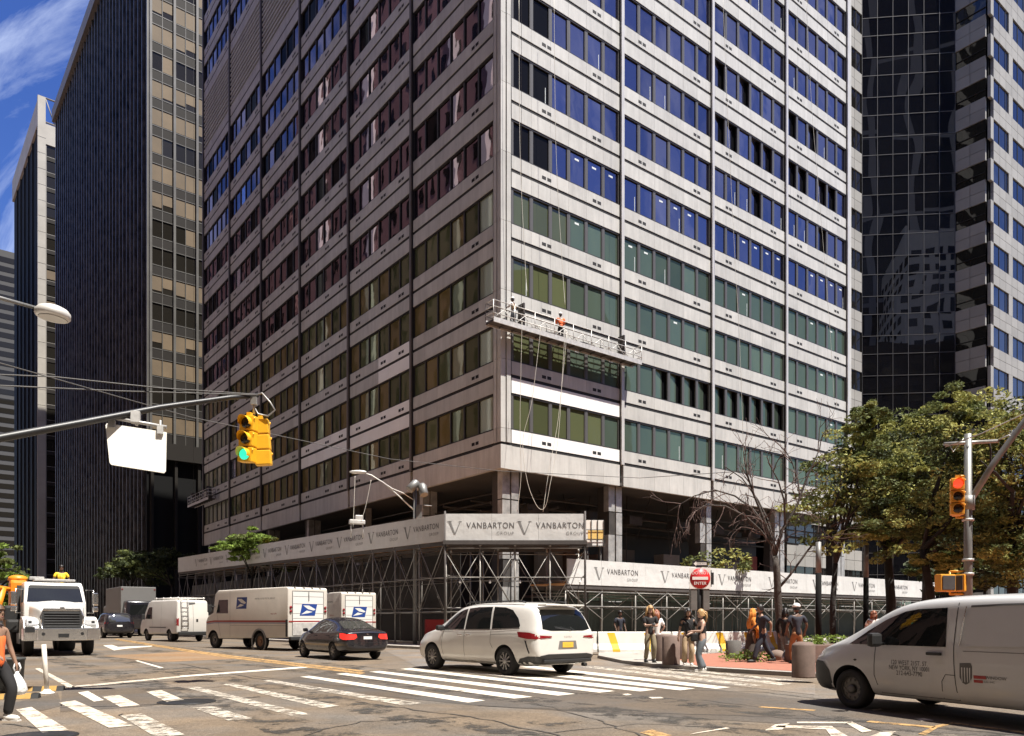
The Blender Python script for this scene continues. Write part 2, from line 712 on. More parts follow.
# crosswalk bars, freshly painted on the right half, worn away on the left half
g = MB()
for a, b, c, d in [
    ((300, 677), (313, 675.7), (492, 700), (468, 703)),
    ((336, 674.2), (350, 673), (540, 696.5), (514, 699)),
    ((369, 672), (384, 670.8), (582, 693.5), (558, 696)),
    ((400, 669.2), (415, 668), (622, 690.8), (599, 693)),
    ((428, 668), (445, 666.5), (662, 689.2), (640, 691.8)),
    ((470, 667), (490, 666), (701, 688.2), (680, 690.6)),
    ((520, 667), (540, 666), (736, 687), (716, 689.2)),
]:
    b, c = bar(a, b), bar(d, c)
    g.sheet(poly_px([a, b, c, d]), Z2)
struct(g.build('crosswalk_marking', 'paint_white'))
g = MB()
for a, b, c, d in [
    ((580, 667), (600, 666.4), (768, 685), (750, 687)),
    ((620, 668), (640, 667), (798, 683.5), (780, 685.4)),
    ((654, 668), (672, 667.4), (812, 681.2), (800, 683)),
    ((262, 681), (276, 680), (428, 702.5), (404, 706)),
    ((222, 684.6), (238, 683.4), (346, 705.5), (322, 708.5)),
    ((186, 688), (202, 686.8), (318, 714), (292, 716.5)),
    ((192, 708), (222, 706.5), (262, 718), (228, 721)),
    ((120, 716), (150, 713), (196, 734), (156, 738)),
]:
    b, c = bar(a, b), bar(d, c)
    g.sheet(poly_px([a, b, c, d]), Z2)
struct(g.build('crosswalk_marking', 'paint_worn'))
g = MB()
for a, b, c, d in [
    ((146, 692), (161.5, 690.5), (187, 701.5), (168, 703)),
    ((102, 697), (119, 695.3), (140, 705.6), (120, 707.2)),
    ((59, 703), (75, 700.8), (133.5, 726), (109, 728.4)),
    ((16, 710), (31.5, 707.4), (69, 730.5), (42, 733)),
]:
    g.sheet(poly_px([a, b, c, d]), Z2)
struct(g.build('crosswalk_marking', 'paint_tired'))
# stop line and lane lines
g = MB()
g.sheet(poly_px([(180, 677.5), (180, 676), (303, 666.8), (318, 667.2)]), Z2)
g.sheet(poly_px([(78, 693), (88, 691.4), (104, 700.5), (94, 702)]), Z2)
g.sheet(poly_px([(103, 645.5), (112, 645), (124, 649), (114, 650.5)]), Z2)
g.sheet(poly_px([(118, 647), (152, 645.8), (152, 646.6), (124, 649)]), Z2)
g.sheet(poly_px([(135, 661), (138, 660.6), (164, 668), (160, 668.4)]), Z2)
struct(g.build('road_marking', 'paint_white'))
g = MB()
g.sheet(poly_px([(72, 688.2), (72, 686.4), (180, 676.3), (180, 677.8)]), Z2)
g.sheet(poly_px([(35, 669), (39, 668), (76, 687.4), (70, 689)]), Z2)
g.sheet(poly_px([(765, 731), (775, 725), (790, 723.6), (782, 730)]), Z2)
g.sheet(poly_px([(797, 723.6), (797, 722.2), (850, 722.4), (853, 723.8)]), Z2)
g.sheet(poly_px([(846, 723.4), (852, 722.2), (872, 731.5), (862, 733)]), Z2)
g.sheet(poly_px([(775, 727.8), (778, 726), (832, 726.6), (838, 731), (850, 738), (832, 738), (826, 730)]), Z2)
g.sheet(poly_px([(690, 735), (694, 733.6), (726, 728), (730, 728.8)]), Z2)
g.sheet(poly_px([(868, 738), (880, 732.6), (896, 732), (888, 738)]), Z2)
g.sheet(poly_px([(870, 710), (880, 709), (884, 710), (874, 711)]), Z2)
g.sheet(poly_px([(914, 719.4), (924, 718.6), (934, 721), (922, 721.8)]), Z2)
g.sheet(poly_px([(622, 694.5), (628, 693.8), (632, 695), (626, 695.8)]), Z2)
g.sheet(poly_px([(648, 697.4), (660, 697), (664, 698.6), (652, 699)]), Z2)
struct(g.build('road_marking', 'paint_tired'))
# yellow centre lines
g = MB()
for o_ in (0, 2.2):
    g.sheet(poly_px([(114, 639 + o_ * .25), (118, 638.8 + o_ * .25), (190, 650 + o_ * .5), (241, 656.6 + o_ * .8), (366, 671 + o_), (360, 672 + o_), (236, 657.4 + o_ * .8), (186, 650.7 + o_ * .5)]), Z2 + .001)
g.sheet(poly_px([(866, 722.4), (870, 721.2), (936, 727), (933, 728.6)]), Z2)
g.sheet(poly_px([(918, 734.5), (936, 726), (953, 722.6), (955, 724), (938, 728), (926, 735.4)]), Z2)
g.sheet(poly_px([(953, 724.2), (953, 722.8), (1024, 732), (1024, 734)]), Z2)
g.sheet(poly_px([(758, 707.6), (762, 706.8), (816, 710.4), (814, 711.4)]), Z2)
g.sheet(poly_px([(640, 733), (652, 730), (672, 736), (656, 738)]), Z2)
struct(g.build('road_marking', 'paint_yellow'))
# manhole covers
for p, r in ((gp(187, 702), 0.42), (gp(36, 737), 0.4)):
    g = MB()
    prof = [(r + .06, 0.0), (r + .06, .010), (r, .010), (r - .01, .006), (r * .75, .006), (r * .74, .011), (r * .2, .011)]
    g.lathe((p.x, p.y, 0.002), prof, 24)
    o = g.build('manhole_cover', 'black_metal')
    tag(o, 'round dark iron manhole cover by the worn crosswalk bars' if r > .41 else 'round iron manhole cover at the bottom left edge of the road', 'manhole cover')
# ------------------------------------------------------------------ the main office building
mat('panel_bright', (0.505, 0.495, 0.465), 0.55, 0.0, noise=(0.5, 0.14, 9), island=0.07, streak=(2.2, .25, .17), bump=(1.2, 0.15, 0.02))
mat('panel_new', (0.86, 0.85, 0.82), 0.45, noise=(0.6, 0.06), island=0.04)
mat('panel_grey', (0.30, 0.29, 0.28), 0.5, noise=(0.6, 0.12))
mat('panel_black', (0.010, 0.009, 0.009), 0.7)
mat('mullion_grey', (0.115, 0.110, 0.105), 0.45, 0.3)
mat('mullion_dark', (0.038, 0.034, 0.031), 0.45, 0.3)
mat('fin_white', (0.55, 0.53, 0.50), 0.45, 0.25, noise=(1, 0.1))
mat('fin_shaded', (0.13, 0.115, 0.105), 0.5, 0.2)  # darkened copy of the fin colour for the shaded face
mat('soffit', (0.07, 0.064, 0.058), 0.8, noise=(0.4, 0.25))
mat('label_white', (0.62, 0.66, 0.66), 0.7)
mat('sticker', (0.75, 0.75, 0.72), 0.6)
glass('glass_coated', (0.012, 0.013, 0.02), (0.40, 0.37, 0.47), 0.52, 0.015, wave=(0.45, 0.008), island=0.3)
glass('glass_mauve', (0.012, 0.010, 0.013), (0.58, 0.47, 0.52), 0.34, 0.015, wave=(0.5, 0.006), island=0.35)  # left-face copy of the coated glass, tinted toward the pink reflection
glass('glass_bright', (0.25, 0.26, 0.30), (0.8, 0.85, 1.0), 0.5, 0.02)  # bright pane colour stands in for a strong reflection
glass('glass_black', (0.008, 0.008, 0.009), (0.14, 0.14, 0.14), 0.04, 0.03)
glass('glass_green', (0.066, 0.090, 0.070), (0.50, 0.58, 0.33), 0.13, 0.02, wave=(0.4, 0.006), island=0.35)
glass('glass_olive', (0.075, 0.085, 0.042), (0.7, 0.75, 0.6), 0.05, 0.02, wave=(0.5, 0.006), island=0.45)
glass('glass_ochre', (0.135, 0.105, 0.042), (0.7, 0.7, 0.6), 0.045, 0.02, wave=(0.5, 0.006), island=0.3)
glass('glass_pale', (0.25, 0.27, 0.20), (0.8, 0.85, 0.8), 0.06, 0.03)  # pale pane colour paints in a bright reflection

CX, CY = -0.644, 45.0
BL = thing('office_building', 'tall corner office building of pale metal bands and ribbon windows above an open base', 'office building', (CX, CY, 0), ROT)
RGT = lambda s, d, z: (s, -d, z)
LFT = lambda s, d, z: (-d, s, z)


def on_screen(face, s, z):
    x, y, _ = RGT(s, 0, z) if face == 'R' else LFT(s, 0, z)
    X, Y = CX + x * RX + y * LX, CY + x * RY + y * LY
    return 512 + X / Y * F, HZ - (z - H) / Y * F


G0, PITCH, NROW = 11.81, 4.06, 16
BAYS = {'R': [0.78] + [0.5 + 9.49 * t for t in (1, 2, 3, 4)],
        'L': [0.78] + [0.45 + 9.83 * t for t in (1, 2, 3, 4, 5, 6)]}
END = {f: BAYS[f][-1] for f in BAYS}
TOPZ = G0 + PITCH * NROW

# dark structural body behind the panels, with the undercroft left open below
g = MB()
g.box((0.35, 0.35, G0 - 0.9), (END['R'] - .1, END['L'] - .1, TOPZ + 1.5))
g.build('structural_frame', 'panel_black', BL)

PANEL_MATS = ['panel_bright', 'panel_bright', 'panel_new', 'panel_black', 'panel_grey']


def win_z(k):
    g0 = G0 + PITCH * k
    return g0 + 0.89, g0 + 3.04


rg = random.Random(5)
for face, xf, pm in (('R', RGT, 0), ('L', LFT, 1)):
    P = MB(xf)
    bs = BAYS[face]
    nb = len(bs) - 1
    for b in range(nb):
        s0, s1 = bs[b] + (.17 if b else .0), bs[b + 1] - .17
        n = 6
        for k in range(-1, NROW):
            gz = G0 + PITCH * k
            louv = face == 'L' and k in (11, 12) and b >= 2
            P.box((s0, -.2, gz - .115), (s1, -.035, gz + .115), 3) if k >= 0 and not (louv and k == 12) else None
            for i in range(n):
                a0, a1 = s0 + (s1 - s0) * i / n + .006, s0 + (s1 - s0) * (i + 1) / n - .006
                m_ = pm
                if face == 'R' and b == 0 and k == 0:
                    m_ = 2
                if k == -1:
                    P.box((a0, -.22, 10.32), (a1, 0.02, G0 - .11), pm)       # deep lowest fascia
                    continue
                lowm = upm = m_
                if face == 'L' and ((b == 1 and k == 2 and i < 3) or (b == 2 and k == 1)):
                    lowm = 2
                if face == 'L' and ((b == 1 and k == 1 and i < 3) or (b == 2 and k == 0)):
                    upm = 2
                if face == 'L' and b == 1 and k == 1:
                    lowm = 2
                if face == 'L' and b == 1 and k == 0:
                    upm = 2
                if not (louv and k == 12):
                    P.box((a0, -.22, gz + .10), (a1, 0, gz + .87), lowm)           # band under the windows
                if not (louv and k == 11):
                    P.box((a0, -.22, gz + 3.06), (a1, 0, gz + PITCH - .11), upm)    # band over the windows
            # paired black air slots
            if k >= 0 and not louv:
                for q in ((.30, .77) if face == 'R' and b == 0 else (.2, .83) if face == 'R' else (.14, .42, .85) if b else (.20, .20)):
                    c = s0 + (s1 - s0) * q
                    for e in (-.21, .21):
                        P.box((c + e - .16, -.05, gz + .30), (c + e + .16, 0.006, gz + .50), 3)
        if face == 'L' and b >= 2:      # louvred plant floors
            z0, z1 = G0 + PITCH * 11 + .9, G0 + PITCH * 13 - .1
            nl = 14
            for q in range(nl):
                zz = z0 + (z1 - z0) * q / nl
                P.add([(s0, -.25, zz), (s1, -.25, zz), (s1, .02, zz - .06), (s0, .02, zz - .06), (s0, -.25, zz + .05), (s1, -.25, zz + .05), (s1, .02, zz + .15), (s0, .02, zz + .15)],
                      [(0, 3, 2, 1), (4, 5, 6, 7), (0, 1, 5, 4), (1, 2, 6, 5), (2, 3, 7, 6), (3, 0, 4, 7)], pm)
    P.build('wall_panels', PANEL_MATS, BL)

    # slim projecting fins on the bay lines
    for b in range(1, nb + 1):
        q = MB(xf)
        w = .13 if face == 'R' else .10
        zb = G0 - .09 if b < nb else 10.3
        q.box((bs[b] - w, -.1, zb), (bs[b] + w, .16, TOPZ), 0)
        q.box((bs[b] - w - .05, -.1, zb), (bs[b] - w, .05, TOPZ), 1)  # black strip painted in as the fin's shadow line
        q.build('fin', ['fin_white' if face == 'R' else 'fin_shaded', 'panel_black'], BL)
    if face == 'R':
        q = MB(xf)
        q.box((bs[-1] + .14, -.2, 10.3), (bs[-1] + .55, .1, TOPZ), 0)
        q.build('end_pier', ['panel_bright'], BL)

    # ribbon windows, one per bay and storey
    rest = MB(xf)
    restf = MB(xf)
    for b in range(nb):
        s0, s1 = bs[b] + (.17 if b else .0), bs[b + 1] - .17
        for k in range(NROW):
            if face == 'L' and k in (11, 12) and b >= 2:
                continue
            z0, z1 = win_z(k)
            vis = max(on_screen(face, s0, z0)[1], on_screen(face, s1, z0)[1]) > 0 and k < 15
            W = MB(xf) if vis else rest
            Fm = MB(xf) if vis else restf
            n = 6
            mw = .17 if face == 'R' else .10
            low = k < 4
            for i in range(n):
                a0, a1 = s0 + (s1 - s0) * i / n + mw, s0 + (s1 - s0) * (i + 1) / n - mw * .5
                if low:
                    if face == 'R':
                        mi = 3 if b > 0 or i > 2 + (k == 0) * 2 else 4
                        if b > 0:
                            mi = 3
                    else:
                        mi = 5 if (i + k) % 2 and rg.random() < .8 else 4
                        if b == 0 and i in (0, 1) and rg.random() < .85:
                            mi = 6 if i == 0 else 4
                        if b == nb - 1 and rg.random() < .6:
                            mi = 6
                        if b == nb - 2 and i >= 4 and rg.random() < .35:
                            mi = 2
                else:
                    mi = 0 if face == 'R' else 1
                    if face == 'R' and b == 0 and i < 2:
                        mi = 7  # dark panes stand in for a dark building's reflection
                    if face == 'L' and k > 4 and rg.random() < .07 and b in (1, 3, 4):
                        mi = 2
                    if face == 'L' and rg.random() < .14:
                        mi = 7
                    if face == 'L' and k >= 13:
                        mi = 0
                op = face == 'R' and b in (2, 3) and (k, i) in ((6, 0), (6, 1), (6, 3), (6, 4), (7, 0), (7, 2), (5, 3)) or (face == 'R' and b == 2 and k == 1) or (face == 'R' and b == 1 and k == 1 and i > 1)
                t = [rg.uniform(-.004, .004) for _ in range(3)]
                if op:
                    W.add([(a0, -.33, z0), (a1, -.33, z0), (a1, -.33, z1), (a0, -.33, z1)], [(0, 1, 2, 3)], 7)
                    W.add([(a0, -.13, z0), (a1 - .38, -.29, z0), (a1 - .38, -.29, z1), (a0, -.13, z1)], [(0, 1, 2, 3)], mi)
                else:
                    W.add([(a0, -.13 + t[0], z0), (a1, -.13 + t[1], z0), (a1, -.13 + t[2], z1), (a0, -.13 + t[0] + t[2] - t[1], z1)], [(0, 1, 2, 3)], mi)
                # glazing stickers and blind slots seen on the panes
                if face == 'R' and (k == 4 or (k < 4 and rg.random() < .13)) and not op and rg.random() < .8 and (i > 1 or k < 4):
                    c = (a0 + a1) / 2
                    W.box((c - .18, -.128, z1 - .52), (c + .18, -.12, z1 - .40), 8)
                if face == 'R' and rg.random() < .12 and not op:
                    W.box((a1 - .24, -.128, z0 + .1), (a1 - .20, -.12, z0 + 1.1), 8)
                # upright post at each pane edge
                p0 = s0 + (s1 - s0) * i / n
                Fm.box((p0, -.2, z0), (p0 + mw, -.05, z1), 0)
                Fm.box((p0 + mw, -.2, z0), (p0 + mw + .05, -.09, z1), 1)
                Fm.box((a1, -.2, z0), (a1 + mw * .5, -.06, z1), 0 if face == 'R' else 1)
            Fm.box((s0, -.2, z0 - .03), (s1, -.03, z0 + .02), 0)
            Fm.box((s0, -.2, z0 + .022), (s1, -.045, z0 + .07), 1)
            Fm.box((s0, -.2, z1 - .10), (s1, -.035, z1 + .03), 1)
            fm = ['mullion_grey', 'mullion_dark'] if face == 'R' else ['mullion_dark', 'panel_black']  # frames on the shaded face get darker copies of the colours
            gm = ['glass_coated', 'glass_mauve', 'glass_bright', 'glass_green', 'glass_olive', 'glass_ochre', 'glass_pale', 'glass_black', 'label_white']
            if vis:
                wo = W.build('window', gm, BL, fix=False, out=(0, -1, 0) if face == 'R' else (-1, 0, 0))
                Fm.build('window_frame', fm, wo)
    if rest.v:
        wo = rest.build('window', gm, BL, fix=False, out=(0, -1, 0) if face == 'R' else (-1, 0, 0))
        wo['kind'] = 'stuff'
        fo = restf.build('window_frame', fm, wo)
        fo['kind'] = 'stuff'

# clad corner pier with upright reveals
g = MB()
pr = [(-.05, -.05), (.30, -.05), (.30, .02), (.36, .02), (.36, -.09), (.66, -.09), (.66, .04), (.76, .04), (.76, .34), (.34, .34), (.34, .76), (.04, .76), (.04, .66), (-.07, .66), (-.07, .36), (.02, .36), (.02, .30), (-.05, .30)]
for k in range(-1, NROW):
    z0, z1 = (10.32 if k < 0 else G0 + PITCH * k + .89), G0 + PITCH * (k + 1) + .87
    if k == -1:
        g.prism([(-.06, -.06), (.8, -.03), (.8, .8), (-.03, .8)], 10.32, G0 - .09)
        z0 = G0 + .07
    g.prism(pr, z0, z1)
g.build('corner_pier', 'panel_bright', BL)
g = MB()
g.prism([(.0, .0), (.76, .0), (.76, .76), (.0, .76)], 10.6, TOPZ)
g.build('corner_backing', 'panel_black', BL)

# soffit, columns and glazed core of the open base
g = MB()
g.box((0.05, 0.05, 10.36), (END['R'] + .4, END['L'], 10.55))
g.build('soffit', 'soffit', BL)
mat('column_clad', (0.40, 0.39, 0.37), 0.4, 0.3, noise=(1.6, 0.45, 8))
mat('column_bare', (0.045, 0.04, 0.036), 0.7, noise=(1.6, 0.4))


def base_column(x, y, w, z1=10.36):
    q = MB()
    q.box((x - w, y - w, 0), (x + w, y + w, z1), 1)
    for a0, a1 in ((0, 3.4), (3.45, 5.0), (5.08, 7.1), (7.15, 8.6), (8.68, z1)):
        e = rg.uniform(.05, .1)
        q.box((x + w * .05, y - w - e, a0), (x + w + .03, y + w * .1, a1), 0)
        if rg.random() < .6:
            q.box((x - w - e, y - w - .03, a0), (x - w * .1, y - w * .2, a1), 0)
    q.build('base_column', ['column_clad', 'column_bare'], BL)


for t in range(0, 5):
    base_column((1.15 if t == 0 else .5 + 9.49 * t), 1.15, .55)
for t in range(1, 7):
    base_column(1.15, .45 + 9.83 * t, .5)
mat('core_wall', (0.020, 0.017, 0.015), 0.55, noise=(0.7, 0.5))  # near-black base colour carries the undercroft's shade
mat('core_brown', (0.17, 0.105, 0.08), 0.75, noise=(0.8, 0.35), island=0.35)
mat('core_red', (0.30, 0.05, 0.03), 0.7, noise=(0.8, 0.3))
mat('core_panel', (0.30, 0.26, 0.22), 0.7, noise=(0.6, 0.2), island=0.25)
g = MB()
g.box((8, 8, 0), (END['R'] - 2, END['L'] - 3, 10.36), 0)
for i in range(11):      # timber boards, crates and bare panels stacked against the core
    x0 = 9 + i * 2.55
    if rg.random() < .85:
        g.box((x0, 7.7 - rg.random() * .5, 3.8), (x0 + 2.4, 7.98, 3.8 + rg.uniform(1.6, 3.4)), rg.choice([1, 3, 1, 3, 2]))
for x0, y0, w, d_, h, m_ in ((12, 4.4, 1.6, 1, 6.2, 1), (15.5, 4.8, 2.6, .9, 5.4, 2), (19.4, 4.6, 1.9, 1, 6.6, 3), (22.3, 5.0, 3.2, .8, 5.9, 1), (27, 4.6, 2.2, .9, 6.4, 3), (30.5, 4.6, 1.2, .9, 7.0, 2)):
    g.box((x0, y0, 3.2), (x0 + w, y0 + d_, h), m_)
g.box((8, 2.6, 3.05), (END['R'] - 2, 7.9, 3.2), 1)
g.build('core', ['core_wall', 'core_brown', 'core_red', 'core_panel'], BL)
g = MB()                 # pipes, ducts and cable trays hung under the slab
for i in range(9):
    y = 2 + i * 1.1
    g.tube((1.5, y, 9.2 - (i % 3) * .4), (END['R'] - 1, y, 9.2 - (i % 3) * .4), rg.uniform(.04, .12), n=6)
    x = 2 + i * .7
    g.tube((x, 2, 9.5 - (i % 4) * .35), (x, END['L'] - 2, 9.5 - (i % 4) * .35), rg.uniform(.04, .1), n=6)
for i in range(16):
    x = 2.5 + i * 2.2
    g.tube((x, 2.2 + rg.random() * 3, rg.uniform(5.5, 8)), (x, 2.2 + rg.random() * 3, 10.4), .03, n=5)
for i in range(7):
    x = 4 + i * 4.7
    g.box((x, 2.5, 8.3), (x + rg.uniform(1, 2.6), 3.2, 8.9))
g.build('hanging_services', 'column_bare', BL)
# dark floor added to put the open base's shade into its colour
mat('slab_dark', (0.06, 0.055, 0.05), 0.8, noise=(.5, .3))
g = MB()
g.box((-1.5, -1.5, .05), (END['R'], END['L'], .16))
g.build('dark_floor', 'slab_dark', BL)
# roof
g = MB()
g.box((.2, .2, TOPZ), (END['R'] - .2, END['L'] - .2, TOPZ + 1.6))
g.build('roof_parapet', 'panel_bright', BL)

# painted hoarding standing in for the lit view through the open base
mat('backdrop_white', (0.80, 0.79, 0.75), 0.6)
mat('backdrop_yellow', (0.80, 0.55, 0.18), 0.6)
hp = thing('backdrop', 'bright white and yellow hoarding board standing in for a lit view by the corner banners', 'backdrop', (3.85, 41.0, 0), 0.05)
g = MB()
g.box((0.0, 0, 5.35), (1.07, .05, 6.75), 0)
g.build('board', 'backdrop_white', hp)
g = MB()
g.box((.2, -.012, 5.72), (1.03, -.003, 6.2), 0)
g.build('yellow_sheet', 'backdrop_yellow', hp)
g = MB()
for x in (.0, .36, .70, 1.03):
    g.box((x, -.04, 5.35), (x + .04, -.014, 6.75))
for z in (5.35, 5.7, 6.2):
    g.box((0, -.055, z), (1.07, -.042, z + .04))
g.tube((.2, .12, 0), (.2, .12, 6.7), .05)
g.tube((.9, .12, 0), (.9, .12, 6.7), .05)
g.build('frame', 'column_bare', hp)


# ------------------------------------------------------------------ the towers behind
mat('tower_black', (0.009, 0.009, 0.009), 0.7, spec=.12)
mat('tower_bronze', (0.020, 0.017, 0.014), 0.6, spec=.2)
mat('tower_line', (0.12, 0.115, 0.105), 0.45, 0.3, noise=(.3, .3))
mat('tower_cap', (0.20, 0.185, 0.165), 0.6)
mat('tower_glint', (0.085, 0.076, 0.068), 0.4, 0.2, noise=(0.55, 1.0, 6))  # mottled pale tone paints sun glints onto the fins
mat('blind_gold', (0.125, 0.088, 0.048), 0.7, noise=(.3, .2), island=.25)
glass('tower_glass', (0.012, 0.011, 0.010), (0.5, 0.45, 0.40), 0.03, 0.05)
glass('tower_dim', (0.018, 0.016, 0.013), (0.4, 0.38, 0.35), 0.03, 0.04, island=.5)

TA = thing('office_tower', 'black office tower with close upright fins on its shaded side and gold window blinds', 'tower', (-52.7, 112, 0), math.atan2(.637, .771))
HT = 131.0


def ta_top(y):      # keeps a level roof
    return HT


LEN = 75.0
g = MB()
g.box((.3, .3, 0), (40, LEN - .3, 113))
g.build('body', 'tower_black', TA)
g = MB()
g.box((-1.0, -.6, 111.0), (40, LEN, 113.6))
g.box((-.3, LEN - .1, 0), (2, LEN + .2, 113.4))
g.build('roof_band', 'tower_cap', TA)
nst = 32
for i in range(nst):
    y0, y1 = 1.2 + (LEN - 1.6) * i / nst, 1.2 + (LEN - 1.6) * (i + 1) / nst
    q = MB()
    w = y1 - y0
    q.box((-.02, y0 + .2, 3), (.3, y1 - .75, 112), 0)
    so = q.build('window_strip', ['tower_glass'], TA)
    q = MB()
    q.box((-.42, y1 - .75, 2), (.3, y1 - .4, 112), 1)
    q.box((-.15, y1 - .4, 2), (.3, y1 - .15, 112), 0)
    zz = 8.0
    while zz < 111:         # spandrel strips; the fins' glints are painted in their colour
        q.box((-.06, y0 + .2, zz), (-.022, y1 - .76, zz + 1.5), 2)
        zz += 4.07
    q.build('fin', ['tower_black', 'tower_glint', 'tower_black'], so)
# street end with gold blinds
g = MB()
for x0 in (0, 3.3, 6.55, 9.85, 13.1, 16.4, 19.6):
    g.box((x0 - .17, -.45, 27), (x0 + .17, .3, 113), 0)
g.box((-.5, -.2, 27), (-.17, .3, 113), 0)
g.build('column_lines', 'tower_line', TA)
g = MB()
for k in range(20):
    zz = 27.5 + 4.07 * k
    g.box((.17, -.10, zz), (20, .3, zz + 1.35), 0)
    g.box((.17, -.13, zz + 1.35), (20, .3, zz + 1.47), 1)
    g.box((.17, -.13, zz - .1), (20, .3, zz), 1)
    for b in range(6):
        xm = b * 3.28 + 1.66
        g.box((xm - .04, -.13, zz), (xm + .04, .3, zz + 4.0), 1)
g.build('spandrels', ['tower_bronze', 'tower_line'], TA)
rt = random.Random(3)
for k in range(20):
    gold = (k % 3 != 1) if rt.random() < .8 else rt.random() < .4
    for b in range(3):
        q = MB()
        zz = 27.5 + 4.07 * k
        x0 = b * 3.28 + .2
        for h_ in (0, 1):
            a0 = x0 + h_ * 1.48
            q.box((a0, -.02, zz + 1.47), (a0 + 1.4, .3, zz + 3.97), 0)
            if gold or rt.random() < .12:
                dz = rt.choice([.1, .1, .35, .9]) if rt.random() < .6 else .1
                q.box((a0 + .04, -.06, zz + 1.47 + dz), (a0 + 1.36, -.025, zz + 3.95), 1)
        q.build('window', ['tower_dim', 'blind_gold'], TA)
g = MB()
g.box((-.6, -.6, 0), (30, .2, 26.8), 0)
for i in range(8):
    g.box((i * 3.3 - .2, -1.2, 0), (i * 3.3 + .2, -.61, 25.5), 1)
g.box((-.9, -1.6, 24.8), (30, -.6, 27.2), 1)
g.build('podium', ['tower_black', 'tower_bronze'], TA)

# tower with a pale stone edge further up the avenue
mat('far_pale', (0.20, 0.19, 0.18), 0.8)
mat('far_grey', (0.06, 0.058, 0.056), 0.8)
mat('stone_pale', (0.36, 0.335, 0.29), 0.75, noise=(.25, .15), island=.1)
TB = thing('office_tower', 'distant tower with a pale stone corner edge and open roof truss at the far left', 'tower', (-117, 190, 0), math.atan2(.637, .771))
g = MB()
g.box((.3, .3, 0), (30, 46, 124))
g.build('body', 'tower_black', TB)
g = MB()
g.box((-.2, -.3, 0), (1.5, .6, 131))
g.box((1.5, -.3, 119.5), (30, .6, 124.5))
g.box((-.2, .6, 124), (.4, 46, 130))
for k in range(32):
    g.box((-.24, -.34, 3.9 * k), (1.54, .62, 3.9 * k + .12))
g.build('stone_edge', 'stone_pale', TB)
g = MB()
for i in range(14):
    a, b = 1.5 + 2 * i, 3.5 + 2 * i
    g.tube((a, 0, 125 if i % 2 else 131), (b, 0, 131 if i % 2 else 125), .14, n=5)
g.tube((0, 0, 131), (30, 0, 131), .22, n=6)
g.tube((0, 0, 125), (30, 0, 125), .22, n=6)
g.build('roof_truss', 'tower_cap', TB)
for k in range(30):
    zz = 4 + 3.85 * k
    q = MB()
    q.box((1.6, -.02, zz + .9), (22, .35, zz + 3.7), 0)
    if rt.random() < .3:
        x0 = 1.7 + rt.randint(0, 4) * 2.2
        q.box((x0, -.08, zz + 1.4), (x0 + 2, -.03, zz + 3.5), 1)
    wo = q.build('window_band', ['tower_dim', 'blind_gold'], TB)
    q = MB()
    q.box((1.5, -.12, zz), (22, .35, zz + .9), 0)
    for i in range(10):
        q.box((1.5 + 2.2 * i, -.14, zz), (1.72 + 2.2 * i, .35, zz + 3.85), 1)
    q.box((1.5, -.13, zz + .9), (22, .1, zz + 1.02), 1)
    q.build('mullions', ['tower_bronze', 'tower_cap'], wo)
for i in range(6):
    g = MB()
    g.box((-.04, 3 + 7 * i, 4), (.35, 3.4 + 7 * i, 124))
    g.build('side_pier', 'tower_bronze', TB)

# two lower blocks at the far end of the avenue
for nm, x, y, w, h_, lab, m_ in (('office_block', -240, 335, 30, 138, 'grey block far up the avenue behind the stone edged tower', 'far_grey'),
                                 ('office_block', -222, 320, 16, 158, 'slim grey glass block nearest the stone edged tower at the far left', 'far_grey')):
    t = thing(nm, lab, 'building', (x, y, 0), math.atan2(.637, .771))
    g = MB()
    g.box((0, 0, 0), (w, 60, h_))
    g.build('body', m_, t)
    for k in range(int(h_ / 4)):
        q = MB()
        q.box((.5, -.1, 4 * k + 1), (w - .5, 0, 4 * k + 3.2))
        q.build('window_band', 'tower_dim', t)
        q = MB()
        q.box((-.1, .5, 4 * k + 1), (0, 59, 4 * k + 3.2))
        q.build('window_band', 'tower_dim', t)

# ------------------------------------------------------------------ striped tower and dark glass recess on the right
mat('stripe_stone', (0.285, 0.275, 0.255), 0.7, noise=(.3, .12), island=.08)
glass('stripe_glass', (0.02, 0.025, 0.04), (0.32, 0.34, 0.38), 0.45, 0.03, wave=(.3, .02))
glass('stripe_dark', (0.012, 0.011, 0.010), (0.8, 0.8, 0.8), 0.05, 0.03, wave=(.4, .04))
glass('recess_glass', (0.006, 0.006, 0.008), (0.62, 0.62, 0.64), 0.32, 0.01, wave=(0.075, 0.11))
ST = thing('striped_tower', 'tower banded in pale stone and glass with a black mirror glass recess', 'tower', (49.0, 78.7, 0), ROT)
SH_ = 106.0
PB = 3.45        # recess depth along the shaded return
NF = int(SH_ / 4.25)


def stone_grid(mb, xf, s0, s1, z0, z1, ns, mi):
    for i in range(ns):
        for j in range(2):
            a0, a1 = s0 + (s1 - s0) * i / ns + .02, s0 + (s1 - s0) * (i + 1) / ns - .02
            b0, b1 = z0 + (z1 - z0) * j / 2 + .02, z0 + (z1 - z0) * (j + 1) / 2 - .02
            mb.add([xf(a0, 0, b0), xf(a1, 0, b0), xf(a1, 0, b1), xf(a0, 0, b1), xf(a0, -.3, b0), xf(a1, -.3, b0), xf(a1, -.3, b1), xf(a0, -.3, b1)],
                   [(0, 1, 2, 3), (0, 4, 5, 1), (1, 5, 6, 2), (2, 6, 7, 3), (3, 7, 4, 0)], mi)


